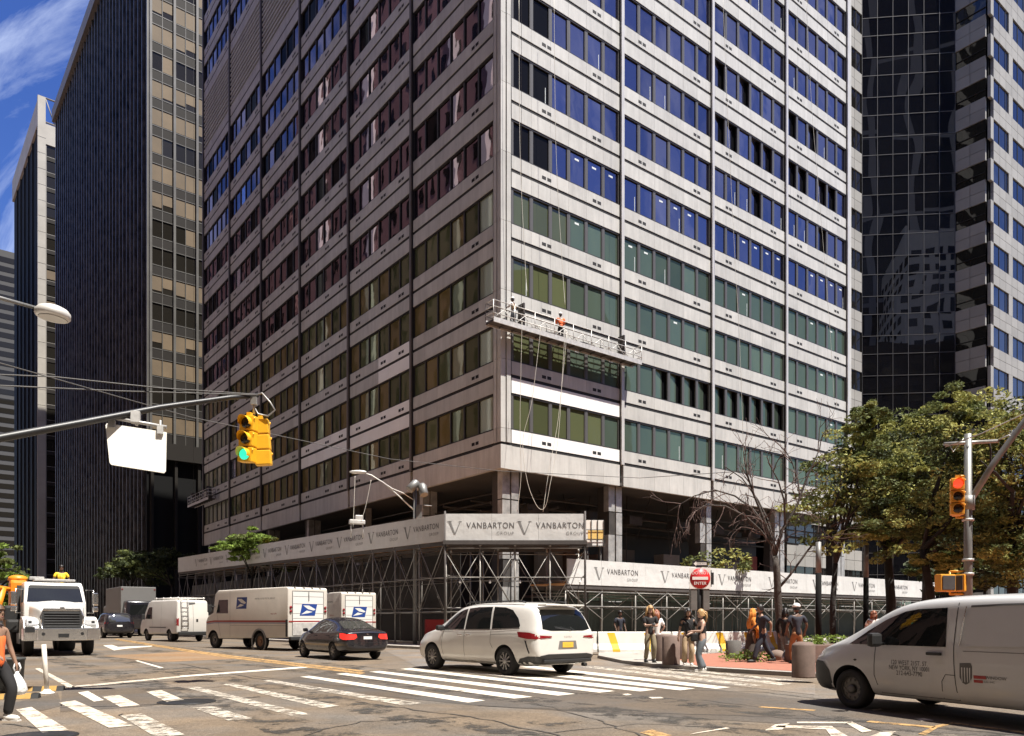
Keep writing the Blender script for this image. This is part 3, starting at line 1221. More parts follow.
g = MB()
g.box((.4, .4, 0), (45, 40, SH_))
g.build('body', 'tower_black', ST)
gA = Vector((37.46, 82.3, 0))
gB = Vector((46.9, 81.4, 0))
o_ = Vector((49.0, 78.7, 0))
Mi = Matrix.Rotation(-ROT, 3, 'Z')
lA, lB = Mi @ (gA - o_), Mi @ (gB - o_)
S_ = MB()
for k in range(NF):
    z0 = 2 + 4.25 * k
    stone_grid(S_, lambda s, d, z: (s, -d, z), 0.7, 45, z0, z0 + 2.05, 28, 0)
    stone_grid(S_, lambda s, d, z: (-d, s, z), 0.5, PB, z0, z0 + 2.3, 2, 1)
    stone_grid(S_, lambda s, d, z: (lA.x - 14 + s, lA.y - d, z), 0, 14, z0 + .4, z0 + 2.55, 9, 0)
    # the stone uprights between windows
    for b in range(9):
        x0 = b * 5.0
        S_.box((x0 - (.0 if b == 0 else .35), -.0, z0 + 2.05), (x0 + .7, .3, z0 + 4.25), 0)
    q = MB()
    q.box((.7, .12, z0 + 2.05), (45, .3, z0 + 4.25), 0)
    for i in range(1, 27):
        q.box((.7 + i * 1.64 - .05, .08, z0 + 2.05), (.7 + i * 1.64 + .05, .2, z0 + 4.25), 1)
    q.build('window_band', ['stripe_glass', 'panel_black'], ST)
    q = MB()
    q.box((.12, .5, z0 + 2.3), (.3, PB, z0 + 4.25), 0)
    q.box((.02, .5, z0 + 3.0), (.14, PB, z0 + 3.06), 1)
    q.build('window_band', ['stripe_dark', 'panel_black'], ST)
    q = MB()
    q.box((lA.x - 14, lA.y + .1, z0 + 2.55), (lA.x, lA.y + .3, z0 + 4.65), 0)
    for i in range(9):
        q.box((lA.x - 14 + i * 1.6, lA.y + .05, z0 + 2.55), (lA.x - 13.9 + i * 1.6, lA.y + .2, z0 + 4.65), 1)
    q.build('window_band', ['stripe_dark', 'panel_black'], ST)
S_.box((lA.x - 14, lA.y + .3, 0), (lA.x - .1, lA.y + 6, SH_), 2)
S_.build('stone_bands', ['stripe_stone', 'stripe_stone', 'tower_black'], ST)
# mirror glass wall of the recess, one sheet of panes per storey
dv = (lB - lA)
ln = dv.length
du = dv.normalized()
dn = Vector((du.y, -du.x, 0))
for k in range(NF):
    z0 = 2 + 4.25 * k
    q = MB()
    n = 6
    for i in range(n):
        for a, b in ((.05, 2.3), (2.35, 4.2)):
            p0, p1 = lA + du * (ln * i / n + .03), lA + du * (ln * (i + 1) / n - .03)
            e = [dn * rt.uniform(-.005, .005) for _ in range(2)]
            q.add([p0 + e[0] + Vector((0, 0, z0 + a)), p1 + e[1] + Vector((0, 0, z0 + a)), p1 - e[0] + Vector((0, 0, z0 + b)), p0 - e[1] + Vector((0, 0, z0 + b))], [(0, 1, 2, 3)])
    go = q.build('mirror_glazing', 'recess_glass', ST, fix=False, out=dn)
    q = MB()
    for i in range(n + 1):
        p0 = lA + du * (ln * i / n)
        q.cbox((p0 + dn * .02 + Vector((0, 0, z0 + 2.12))), (.035, .05, 4.25), 0, math.atan2(du.y, du.x))
    for zz in (0, 2.32):
        q.cbox((lA + dv * .5 + dn * .02 + Vector((0, 0, z0 + zz))), (ln, .05, .045), 0, math.atan2(du.y, du.x))
    q.build('glazing_bars', 'mullion_grey', go)
q = MB()
q.add([lA - dn * .4, lB - dn * .4, lB - dn * .4 + Vector((0, 0, SH_)), lA - dn * .4 + Vector((0, 0, SH_))], [(0, 1, 2, 3)])
q.build('recess_backing', 'tower_black', ST, fix=False)


# ------------------------------------------------------------------ unseen buildings across the streets, serving reflections and sky fill
mat('granite_pink', (0.36, 0.215, 0.195), 0.6, noise=(.2, .2), island=.12)
mat('granite_grey', (0.33, 0.31, 0.30), 0.6, noise=(.2, .2))


def slab_block(lab, org, rz, w, d, h_, wallm, pitch=3.9, bay=3.6, glassm='tower_dim', solid=0.5):
    t = thing('office_block', lab, 'building', org, rz)
    q = MB()
    q.box((0, 0, 0), (w, d, h_))
    q.build('wall', wallm, t)
    q = MB()
    for k in range(1, int(h_ / pitch)):
        z = k * pitch
        for face in range(4):
            L_ = (w, d)[face % 2]
            for i in range(int(L_ / bay)):
                a0, a1 = i * bay + bay * solid * .5, (i + 1) * bay - bay * solid * .5
                if face == 0:
                    q.box((a0, -.06, z), (a1, .1, z + pitch * (.55 if pitch < 9 else .94)))
                elif face == 2:
                    q.box((a0, d - .1, z), (a1, d + .06, z + pitch * (.55 if pitch < 9 else .94)))
                elif face == 1:
                    q.box((w - .1, a0, z), (w + .06, a1, z + pitch * (.55 if pitch < 9 else .94)))
                else:
                    q.box((-.06, a0, z), (.1, a1, z + pitch * (.55 if pitch < 9 else .94)))
    o = q.build('window', glassm, t)
    o['kind'] = 'stuff'
    return t


def off_avenue(s, e):      # s metres up the avenue from the corner, e metres to the right of the shaded facade
    return (CX + LX * s + RX * e, CY + LY * s + RY * e, 0)


pink = slab_block('pink granite office block opposite the shaded facade', off_avenue(24, -54), ROT, 23, 84, 104, 'granite_pink', solid=.72)
slab_block('unseen pink block further up the avenue, raised to fill the pane reflections', off_avenue(112, -56), ROT, 24, 130, 96, 'granite_pink', solid=.72)  # unseen; raised and coloured pink for the left panes' reflections
slab_block('unseen brown block added beside the viewer to cut skylight on the shaded facade', off_avenue(-95, -62), ROT, 28, 107, 78, 'core_brown', solid=.3)  # unseen block added to reduce sky fill on the left facade
slab_block('unseen low dark block added right of the plaza to cut skylight and reflections', (46, -35, 0), 0.0, 44, 78, 44, 'tower_bronze', solid=.35)  # unseen block added to darken the fill and low reflections
slab_block('pale stone tower behind the viewer across the square', (84, -84, 0), .0, 17, 24, 108, 'stone_pale', solid=.4)
slab_block('unseen tower behind the viewer with pale piers shaped for the recess reflection', (58, -126, 0), .0, 62, 34, 214, 'far_pale', pitch=26, bay=12.4, solid=.2)  # unseen; pale piers and tall panes shaped for the recess reflections
# pale piers added to the pink block so corner panes reflect bright streaks
for y in (14.0, 19.5, 27.0, 52.0, 71.0):
    q = MB()
    q.box((23.07, y, 0), (23.6, y + 1.5, 104))
    q.build('pier', 'panel_new', pink)
# ------------------------------------------------------------------ sidewalk shed (scaffolded canopy) round the building
mat('banner', (0.62, 0.61, 0.59), 0.7, noise=(0.8, 0.07, 8), bump=(1.8, 0.5, 0.06), streak=(1.2, .4, .07))  # streaks and tone changes paint the light and dark of folds
mat('banner_ink', (0.10, 0.095, 0.095), 0.7)
mat('banner_grey', (0.22, 0.215, 0.21), 0.7)
mat('plank', (0.48, 0.23, 0.09), 0.8, noise=(1.2, 0.35), island=.25)
mat('plank_dark', (0.16, 0.085, 0.045), 0.8, noise=(1.2, 0.35), island=.25)
mat('pipe', (0.27, 0.255, 0.235), 0.5, 0.4, noise=(3, 0.3))
mat('ply_green', (0.050, 0.062, 0.052), 0.75, noise=(.7, .25), island=.1)
mat('ply_green_pale', (0.085, 0.125, 0.100), 0.75, noise=(.7, .2), island=.1)
mat('beam_dark', (0.07, 0.06, 0.055), 0.7, noise=(1, .3))
T_NAME = text_mesh('VANBARTON', 0.42, 'LEFT', spacing=1.12)
T_GRP = text_mesh('GROUP', 0.22, 'RIGHT', spacing=1.25)


def sub(mb, me, M, mi=0):
    return mesh_to(mb, me, M, mi)


def banner_text(mb, M):
    """grey V mark, VANBARTON over GROUP; M maps (along, up, out) onto the banner"""
    mb.add([M @ Vector(p) for p in ((-.62, .30, 0), (-.50, .30, 0), (-.27, -.32, 0), (-.33, -.36, 0))], [(0, 1, 2, 3)], 1)
    mb.add([M @ Vector(p) for p in ((-.04, .30, 0), (.0, .30, 0), (-.26, -.36, 0), (-.30, -.30, 0))], [(0, 1, 2, 3)], 1)
    mb.add([M @ Vector(p) for p in ((-.68, .27, 0), (-.44, .27, 0), (-.44, .30, 0), (-.68, .30, 0))], [(0, 1, 2, 3)], 1)
    mb.add([M @ Vector(p) for p in ((-.10, .27, 0), (.06, .27, 0), (.06, .30, 0), (-.10, .30, 0))], [(0, 1, 2, 3)], 1)
    w = max(v.co.x for v in T_NAME.vertices)
    sc = 2.35 / w
    sub(mb, T_NAME, M @ Matrix.Translation((.28, .08, 0)) @ Matrix.Diagonal((sc, 1, 1, 1)), 0)
    for i in range(10):      # hairline serifs under and over the letters
        pass
    sub(mb, T_GRP, M @ Matrix.Translation((2.62, -.30, 0)), 1)


def run_matrix(p, d, nrm):
    """frame whose x runs along the banner, y is up, z points out of it"""
    return Matrix(((d.x, 0, nrm.x, p.x), (d.y, 0, nrm.y, p.y), (0, 1, 0, p.z), (0, 0, 0, 1)))


def shed_run(root, p0, d, n, length, zb, zt, texts, step, depth, rise=0.0, deckmat='plank', seg=2.44):
    """one straight run: banner panels along the front, deck, posts, ledgers and cross braces"""
    d, n = Vector(d).normalized(), Vector(n).normalized()
    up = Vector((0, 0, 1))
    # banner panels
    ns = max(1, round(length / seg))
    for i in range(ns):
        a, b = length * i / ns, length * (i + 1) / ns
        q = MB()
        k = 5
        for j in range(k):
            s0, s1 = a + (b - a) * j / k + (.01 if j == 0 else 0), a + (b - a) * (j + 1) / k
            o0, o1 = n * rnd(.0, .006), n * rnd(.0, .006)
            z0, z1 = rise * s0 / length, rise * s1 / length
            P = [p0 + d * s0 + o0 + up * (zb + z0), p0 + d * s1 + o1 + up * (zb + z1), p0 + d * s1 + o1 + up * (zt + z1), p0 + d * s0 + o0 + up * (zt + z0)]
            q.add(P + [v - n * .04 for v in P], [(0, 1, 2, 3), (7, 6, 5, 4), (0, 4, 5, 1), (3, 2, 6, 7), (0, 3, 7, 4), (1, 5, 6, 2)], 0)
        q.build('banner_panel', 'banner', root)
    for s in texts:
        q = MB()
        banner_text(q, run_matrix(p0 + d * s + n * .016 + up * ((zb + zt) / 2 + rise * s / length), d, n))
        q.build('lettering', ['banner_ink', 'banner_grey'], root, fix=False)
    # deck of planks on beams
    q = MB()
    m = max(2, int(length / .28))
    for i in range(m):
        s0, s1 = length * i / m + .01, length * (i + 1) / m - .01
        z0 = zb + rise * s0 / length
        P = [p0 + d * s0 - n * .05, p0 + d * s1 - n * .05, p0 + d * s1 - n * depth, p0 + d * s0 - n * depth]
        q.add([v + up * (z0 + .02) for v in P] + [v + up * (z0 + .08) for v in P], [(0, 3, 2, 1), (4, 5, 6, 7), (0, 1, 5, 4), (1, 2, 6, 5), (2, 3, 7, 6), (3, 0, 4, 7)], 0)
    q.build('deck', deckmat, root)
    q = MB()
    for e in (.08, depth * .5, depth - .1):
        A, B = p0 - n * e, p0 + d * length - n * e
        c = (A + B) / 2 + up * (zb - .11 + rise / 2)
        ang = math.atan2(d.y, d.x)
        M = Matrix.Rotation(ang, 3, 'Z') @ Matrix.Rotation(-math.atan2(rise, length), 3, 'Y')
        q.cbox(c, (length, .1, .2), 0, M=M)
    q.build('beam', 'beam_dark', root)
    # frames
    nf = max(1, round(length / step))
    for i in range(nf + 1):
        s = length * i / nf
        zt_ = zb - .02 + rise * s / length
        for e in (.12, depth - .2):
            b = p0 + d * s - n * e
            q = MB()
            q.tube(b, b + up * zt_, .042, n=8)
            q.cbox(b + up * .02, (.2, .2, .03))
            q.tube(b + up * (zt_ - .25) + d * -.0, b + up * zt_, .06, n=8)
            q.build('post', 'pipe', root)
        if i < nf:
            s2 = length * (i + 1) / nf
            for e in (.12, depth - .2):
                q = MB()
                A, B = p0 + d * s - n * e + n * .05, p0 + d * s2 - n * e + n * .05
                for z in ((2.0,) if zb < 4 else (1.7, 3.4)):
                    q.tube(A + up * z, B + up * z, .026, n=6)
                q.tube(A + up * (zb - .35), B + up * (zb - .35), .026, n=6)
                lo, hi = (.35, 1.75) if zb < 4 else (1.75, zb - .5)
                if zb < 4:
                    lo, hi = 1.3, zb - .3
                if i % 3 != 1 or zb > 4:
                    q.tube(A + up * lo, B + up * hi, .02, n=6)
                    q.tube(A + up * hi + n * .045, B + up * lo + n * .045, .02, n=6)
                q.build('cross_brace', 'pipe', root)
        A = p0 + d * s - n * .12
        B = p0 + d * s - n * (depth - .2)
        for z in (1.9, zb - .6) if zb < 4 else (1.9, 3.5, zb - .5):
            q = MB()
            q.tube(A + up * z, B + up * z, .024, n=6)
            q.build('transom', 'pipe', root)


ZB, ZT = 5.33, 6.67
A_ = Vector((-3.31, 38.0, 0.13))
B_ = Vector((3.61, 38.0, 0.13))
up_ = Vector((0, 0, 1))
s1 = thing('sidewalk_shed', 'tall pipe scaffold canopy with white banners wrapping the building corner and running up the avenue', 'scaffold canopy', (0, 0, 0))
shed_run(s1, A_, (1, 0, 0), (0, -1, 0), 6.92, ZB - .13, ZT - .13, [.78, 4.22], 1.73, 4.0)
dL = Vector((-.635, .772, 0))
nL = Vector((-.772, -.635, 0))
shed_run(s1, A_ + dL * 44, -dL, nL, 43.9, ZB + .42, ZT + .42, [43.9 - 3.0 - 3.9 * i - .1 for i in range(10)], 2.44, 3.6, rise=-.55)
g = MB()
g.tube(A_ + Vector((0, -.02, 0)), A_ + up_ * ZT, .05)
g.tube(B_ + Vector((.02, 0, 0)), B_ + up_ * ZT, .05)
g.cbox((B_.x - .2, 38.05, ZB - .2), (1.1, .3, .16), 0)
g.cbox((.15, 37.95, ZB - .08), (7.1, .16, .2), 0)
g.build('corner_post', 'beam_dark', s1)
g = MB()
for i in range(5):       # bare work lights under the deck
    c = Vector((-2.6 + 1.5 * i, 38.4, 3.3))
    g.ball(c, .06, 0, 8, 6)
    g.tube(c, c + up_ * .12, .03)
g.build('work_light', 'white_paint', s1)

C_ = Vector((4.06, 40.0, 0.13))
dR = Vector((RX, RY, 0))
nR = Vector((RY, -RX, 0))
s2 = thing('sidewalk_shed', 'long low pipe scaffold canopy with white banners along the sunlit side of the building', 'scaffold canopy', (0, 0, 0))
shed_run(s2, C_ - dR * 1.6, dR, nR, 41, 3.11, 4.41, [1.6 + .95 + 5.15 * i for i in range(7)], 2.6, 3.0, deckmat='plank')
g = MB()
for i in range(17):
    s = .0 + i * 2.44
    P, Q = C_ + dR * s - nR * 2.95, C_ + dR * (s + 2.42) - nR * 2.95
    for z0, z1, m_ in ((0, 2.35, 0), (2.4, 3.05, 1 if i % 3 else 0)):
        g.add([P + up_ * z0, Q + up_ * z0, Q + up_ * z1, P + up_ * z1, P + up_ * z0 - nR * .04, Q + up_ * z0 - nR * .04, Q + up_ * z1 - nR * .04, P + up_ * z1 - nR * .04],
              [(0, 1, 2, 3), (7, 6, 5, 4), (3, 2, 6, 7), (0, 3, 7, 4), (1, 5, 6, 2)], m_)
g.build('plywood_wall', ['ply_green', 'ply_green_pale'], s2)
g = MB()
for i in range(24):
    s = .2 + i * 1.63
    P = C_ + dR * s + nR * .02
    g.cbox(P + up_ * 3.03 - nR * .2, (1.5, .12, .16), 0, math.atan2(RY, RX))
g.build('timber_edge', 'plank_dark', s2)

# added dark hoarding wall keeping the left undercroft black
hw = thing('backdrop_wall', 'dark added hoarding closing off the building behind the corner scaffold', 'backdrop', (0, 0, 0))
g = MB()
P0 = A_ + Vector((.4, 5.2, 0))
for i in range(22):
    P, Q = P0 + Vector((LX, LY, 0)) * (i * 2.44), P0 + Vector((LX, LY, 0)) * (i * 2.44 + 2.42)
    nn = Vector((-LY, LX, 0))
    g.add([P, Q, Q + up_ * 5.1, P + up_ * 5.1, P - nn * .05, Q - nn * .05, Q - nn * .05 + up_ * 5.1, P - nn * .05 + up_ * 5.1], [(0, 1, 2, 3), (7, 6, 5, 4), (3, 2, 6, 7), (0, 3, 7, 4), (1, 5, 6, 2)], 0)
g.build('panels', 'core_wall', hw)
mat('mesh_red', (0.34, 0.03, 0.03), 0.8)
mat('paper_white', (0.6, 0.58, 0.55), 0.8)
nb_ = thing('notice_board', 'pale work notice on the dark hoarding seen through the scaffold legs', 'notice', (-2.4, 42.6, 1.2))
g = MB()
g.box((0, 0, 0), (1.2, .03, 1.0), 0)
g.build('board', 'panel_grey', nb_)
rb = thing('tool_cabinet', 'red equipment cabinet in the dark behind the scaffold legs', 'cabinet', (-3.9, 41.2, .13), .2)
g = MB()
g.bbox((0, 0, .72), (1.5, .6, 1.2), .04, 0)
g.build('case', 'mesh_red', rb)
g = MB()
for x in (-.6, .6):
    for y in (-.2, .2):
        g.tube((x, y, 0), (x, y, .15), .05)
g.box((-.05, -.33, .5), (.05, -.3, .9))
g.build('feet', 'dark_grey', rb)

# ------------------------------------------------------------------ concrete traffic barriers with yellow bands
mat('barrier_white', (0.72, 0.70, 0.65), 0.75, noise=(1.4, 0.16))
mat('barrier_yellow', (0.80, 0.48, 0.03), 0.65, noise=(2, 0.15))
bprof = [(-.30, 0), (-.30, .12), (-.15, .34), (-.11, .80), (-.08, .83), (.08, .83), (.11, .80), (.15, .34), (.30, .12), (.30, 0)]


def barrier(loc, rz, lab, ln=2.95):
    t = thing('traffic_barrier', lab, 'barrier', loc, rz, 'concrete barriers along the plaza edge')
    q = MB()
    v = []
    for x in (-ln / 2, ln / 2):
        v += [(x, y, z) for y, z in bprof]
    n = len(bprof)
    q.add(v, [list(range(n))[::-1], list(range(n, 2 * n))] + [(i, (i + 1) % n, n + (i + 1) % n, n + i) for i in range(n)], 0)
    q.build('body', 'barrier_white', t)
    for x in (-.75, .75):
        q = MB()
        rows = [(-.304, .02), (-.304, .12), (-.154, .34), (-.114, .80)]
        vv = []
        for k, (y, z) in enumerate(rows):
            sh = -.22 * (z / .8) ** 1.3
            vv += [(x - .15 + sh, y, z), (x + .15 + sh, y, z)]
        q.add(vv, [(2 * i, 2 * i + 1, 2 * i + 3, 2 * i + 2) for i in range(3)], 0)
        q.build('stripe', 'barrier_yellow', t, fix=False)
    return t


bl = ['white barrier with yellow bands beside the white minivan rear', 'white yellow banded barrier behind the man in black with phone',
      'white yellow banded barrier between the bollards and the two women', 'white yellow banded barrier right of the do not enter sign pole', 'white barrier end piece nearest the walking pair']
bx = [(2.0, 31.6), (5.0, 31.5), (8.0, 31.75), (10.6, 32.9)]
for (x, y), rz, l in zip(bx, (-.02, .0, .16, .55), bl):
    barrier((x, y, .11), rz, l)

# ------------------------------------------------------------------ bollards
mat('bollard_stone', (0.135, 0.092, 0.074), 0.8, noise=(4, 0.25), bump=(40, .4, .01))
mat('bollard_dark', (0.085, 0.078, 0.07), 0.8, noise=(4, 0.25))


def bollard(px, py, r, h_, lab, m_='bollard_stone', dome=.09):
    p = gp(px, py, .11)
    q = MB()
    prof = [(r * 1.02, 0), (r, .03), (r, h_ - dome), (r * .96, h_ - dome * .8), (r * .8, h_ - dome * .35), (r * .45, h_ - dome * .06), (.01, h_)]
    q.lathe((0, 0, 0), prof, 22)
    o = q.build('bollard', m_, loc=p)
    return tag(o, lab, 'bollard', 'round stone bollards round the plaza corner')


bollard(671, 664.5, .26, .86, 'brown stone bollard left of the woman in beige trousers, front of the cluster', dome=.03)
bollard(663.5, 661, .25, .86, 'shaded brown bollard directly behind the red haired woman in white', dome=.03)
bollard(684, 659, .24, .82, 'brown bollard half hidden by the woman in beige trousers', dome=.03)
bollard(803.5, 677.5, .255, .82, 'dome topped pinkish bollard just ahead of the silver van bonnet')
bollard(733.5, 658.5, .26, .62, 'dark square shouldered bollard beside the weeds and barrier', 'bollard_dark', dome=.02)
# boulder and low planter beyond the walkers
mat('boulder', (0.17, 0.12, 0.095), 0.85, noise=(2, .25))
for px, py, r, lab in ((777, 660, .26, 'rounded brown boulder behind the legs of the walking people'),):
    q = MB()
    q.ball((0, 0, r * .55), (r * 1.1, r * .9, r * .75), 0, 14, 9)
    for i, v in enumerate(q.v):
        k = 1 + .10 * math.sin(v[0] * 9 + v[1] * 7 + 2) * math.cos(v[2] * 8)
        q.v[i] = (v[0] * k, v[1] * k, v[2])
    tag(q.build('boulder', 'boulder', loc=gp(px, py, .11), sharp=60), lab, 'boulder')
pt = thing('planter', 'low brown stone planter between the walkers and the van bonnet', 'planter', gp(824, 662, .11), .3)
q = MB()
q.bbox((0, 0, .28), (2.3, .8, .56), .04)
q.build('tub', 'bollard_stone', pt)


def leaf_cluster(q, c, rad, n, size, rgen, mi=0, flat=1.0):
    for _ in range(n):
        while True:
            p = Vector((rgen.uniform(-1, 1), rgen.uniform(-1, 1), rgen.uniform(-1, 1)))
            if .1 < p.length < 1:
                break
        p = p.normalized() * (p.length ** .6)
        pos = Vector(c) + Vector((p.x * rad[0], p.y * rad[1], p.z * rad[2]))
        a = Vector((rgen.gauss(0, 1), rgen.gauss(0, 1), rgen.gauss(0, .6))).normalized()
        b = a.cross(Vector((rgen.gauss(0, 1), rgen.gauss(0, 1), rgen.gauss(0, 1)))).normalized()
        s = size * rgen.uniform(.6, 1.35)
        v = [pos - a * s, pos + b * s * .42, pos + a * s, pos - b * s * .42]
        q.v += [tuple(x) for x in v]
        k = len(q.v) - 4
        q.f.append([k, k + 1, k + 2, k + 3])
        q.m.append(mi)
        q.s.append(False)


def leafmat(name, col, tr, island=.45):
    m = bpy.data.materials.new(name)
    m.use_nodes = True
    n, l = m.node_tree.nodes, m.node_tree.links
    n.clear()
    o = n.new('ShaderNodeOutputMaterial')
    d = n.new('ShaderNodeBsdfPrincipled')
    d.inputs['Roughness'].default_value = .65
    d.inputs['Specular IOR Level'].default_value = .25
    t = n.new('ShaderNodeBsdfTranslucent')
    mx_ = n.new('ShaderNodeMixShader')
    mx_.inputs['Fac'].default_value = tr
    ge = n.new('ShaderNodeNewGeometry')
    mr = n.new('ShaderNodeMapRange')
    mr.inputs['To Min'].default_value = 1 - island
    mr.inputs['To Max'].default_value = 1 + island
    l.new(ge.outputs['Random Per Island'], mr.inputs['Value'])
    vm = n.new('ShaderNodeVectorMath')
    vm.operation = 'SCALE'
    vm.inputs[0].default_value = col
    l.new(mr.outputs['Result'], vm.inputs['Scale'])
    l.new(vm.outputs['Vector'], d.inputs['Base Color'])
    l.new(vm.outputs['Vector'], t.inputs['Color'])
    l.new(d.outputs['BSDF'], mx_.inputs[1])
    l.new(t.outputs['BSDF'], mx_.inputs[2])
    l.new(mx_.outputs['Shader'], o.inputs['Surface'])
    MATS[name] = m


leafmat('leaf_olive', (0.31, 0.31, 0.095), .3)
leafmat('leaf_green', (0.115, 0.135, 0.045), .3)
leafmat('leaf_bright', (0.17, 0.24, 0.05), .4)
leafmat('leaf_dark', (0.040, 0.052, 0.02), .25)
leafmat('leaf_russet', (0.12, 0.055, 0.045), .3)
mat('bark', (0.055, 0.045, 0.038), 0.9, noise=(6, .35), bump=(14, .8, .03))
mat('bark_dark', (0.022, 0.019, 0.017), 0.9, noise=(6, .35), bump=(14, .8, .03))
mat('twig_red', (0.10, 0.062, 0.052), 0.85, noise=(5, .3))

q = MB()
rg2 = random.Random(8)
for i in range(26):
    leaf_cluster(q, (rg2.uniform(-1, 1), rg2.uniform(-.3, .3), .62 + rg2.random() * .15), (.14, .12, .14), 16, .06, rg2)
q.build('plants', 'leaf_bright', pt, fix=False)
wd = MB()
for i in range(20):
    leaf_cluster(wd, (rg2.uniform(-.7, .7), rg2.uniform(-.3, .3), .1 + rg2.random() * .16), (.16, .14, .16), 18, .06, rg2)
tag(wd.build('weed_clump', 'leaf_bright', loc=gp(745, 661.5, .12), fix=False), 'low green weeds growing beside the dark bollard on the brick', 'weeds')


# ------------------------------------------------------------------ trees
def limb(q, p, d, ln, r, depth, rgen, tips, spread=.6, upb=.15, n=7, mi=0, minr=.012, kids=(2, 3)):
    pts = [p]
    k = 5
    dd = d.copy()
    for i in range(k):
        dd = (dd + Vector((rgen.gauss(0, .10), rgen.gauss(0, .10), rgen.gauss(0, .07) + upb * .12))).normalized()
        pts.append(pts[-1] + dd * (ln / k))
    r2 = max(r * .62, minr)
    q.path(pts, r, n, mi, r2)
    if depth == 0:
        tips.append((pts[-1], dd))
        return
    for j in range(rgen.randint(*kids)):
        a = (dd + Vector((rgen.gauss(0, spread), rgen.gauss(0, spread), rgen.gauss(0, spread * .7) + upb))).normalized()
        st = pts[-1] if j == 0 else pts[rgen.randint(2, k)]
        limb(q, st, a, ln * rgen.uniform(.62, .85), r2 * .95 if j == 0 else r2 * .75, depth - 1, rgen, tips, spread, upb, max(5, n - 1), mi, minr, kids)


def tree(lab, px, py, Y, trunk_h, r, lean, depth, ln, clumps, seed, leafs, size, nleaf, barkm='bark_dark', name='plane_tree', kids=(2, 3)):
    b = wp(px, py, Y)
    b.z = .1
    t = thing(name, lab, 'tree', b)
    rgen = random.Random(seed)
    q = MB()
    tips = []
    top = Vector((lean[0], lean[1], trunk_h))
    mid = top * .5 + Vector((rgen.uniform(-.1, .1), 0, 0))
    q.path([Vector((0, 0, -.1)), Vector((0, 0, .15)), mid, top], r * 1.15, 10, 0, r * .75)
    for i in range(3):
        a = Vector((rgen.gauss(0, .6), rgen.gauss(0, .6), 1)).normalized()
        limb(q, top, a, ln, r * .6, depth, rgen, tips, kids=kids)
    for c, rad in clumps:        # boughs that carry the outer masses
        c = Vector(c)
        q.path([top, top.lerp(c, .5) + Vector((rgen.gauss(0, .2), rgen.gauss(0, .2), .3)), c], r * .4, 6, 0, .03)
    q.build('trunk', barkm, t, fix=False)
    q = MB()
    for p, d in tips:
        leaf_cluster(q, p, (.55, .55, .42), nleaf // 3, size, rgen, 0 if rgen.random() < .6 else 1)
    for c, rad in clumps:
        m = rgen.randint(20, 25)
        for j in range(m):
            o = Vector((rgen.gauss(0, .55), rgen.gauss(0, .55), rgen.gauss(0, .5)))
            cc = Vector(c) + Vector((o.x * rad[0], o.y * rad[1], o.z * rad[2]))
            s = rgen.uniform(.20, .46)
            leaf_cluster(q, cc, (rad[0] * s * 1.1, rad[1] * s * 1.1, rad[2] * s * .6), nleaf, size, rgen, 0 if rgen.random() < .5 else 1 if rgen.random() < .8 else 2)
    q.build('crown', leafs, t, fix=False)
    return t


def rel(px, py, Y, bpx, bY):        # picture position at depth Y relative to a tree base
    a = wp(px, py, Y)
    b = wp(bpx, 600, bY)
    return (a.x - b.x, Y - bY, a.z - .1)


LV = ['leaf_olive', 'leaf_green', 'leaf_dark']
# first plaza tree: long bough reaching left in front of the facade
Yt = 31
tree('leafy plaza tree with the bough reaching furthest left across the pale facade', 833, 640, Yt, 3.6, .13, (.1, 0), 2, 2.0,
     [(rel(864, 440, Yt, 833, Yt), (1.0, 1.3, .9)), (rel(850, 470, Yt, 833, Yt), (1.5, 1.4, .8)), (rel(838, 505, Yt, 833, Yt), (1.3, 1.4, .7)),
      (rel(868, 418, Yt, 833, Yt), (.6, .8, .6)), (rel(880, 480, Yt, 833, Yt), (1.3, 1.3, 1.0)), (rel(866, 530, Yt, 833, Yt), (1.0, 1.2, .6))], 21, LV, .082, 135)
Yt = 33
tree('broad leafy plaza tree with thick black trunk in the middle of the row', 890, 640, Yt, 4.2, .22, (-.05, .1), 2, 2.2,
     [(rel(905, 440, Yt, 890, Yt), (1.5, 1.5, 1.1)), (rel(920, 470, Yt, 890, Yt), (1.7, 1.5, 1.2)), (rel(895, 500, Yt, 890, Yt), (1.6, 1.5, 1.0)),
      (rel(920, 420, Yt, 890, Yt), (1.0, 1.0, .8)), (rel(880, 455, Yt, 890, Yt), (1.2, 1.3, .9)), (rel(925, 520, Yt, 890, Yt), (1.6, 1.5, 1.0)), (rel(895, 540, Yt, 890, Yt), (1.2, 1.2, .7))], 22, LV, .082, 135)
Yt = 29
tree('tallest dark leafed plaza tree behind the red traffic signal pole', 936, 640, Yt, 4.0, .17, (-.5, 0), 2, 2.2,
     [(rel(962, 415, Yt, 936, Yt), (.9, 1.0, .9)), (rel(950, 450, Yt, 936, Yt), (1.4, 1.4, 1.2)), (rel(968, 490, Yt, 936, Yt), (1.6, 1.5, 1.2)),
      (rel(940, 520, Yt, 936, Yt), (1.3, 1.4, 1.0)), (rel(990, 450, Yt, 936, Yt), (1.1, 1.2, 1.1)), (rel(975, 545, Yt, 936, Yt), (1.4, 1.4, .9)), (rel(930, 560, Yt, 936, Yt), (.7, .9, .5))], 23, LV, .08, 135)
Yt = 27
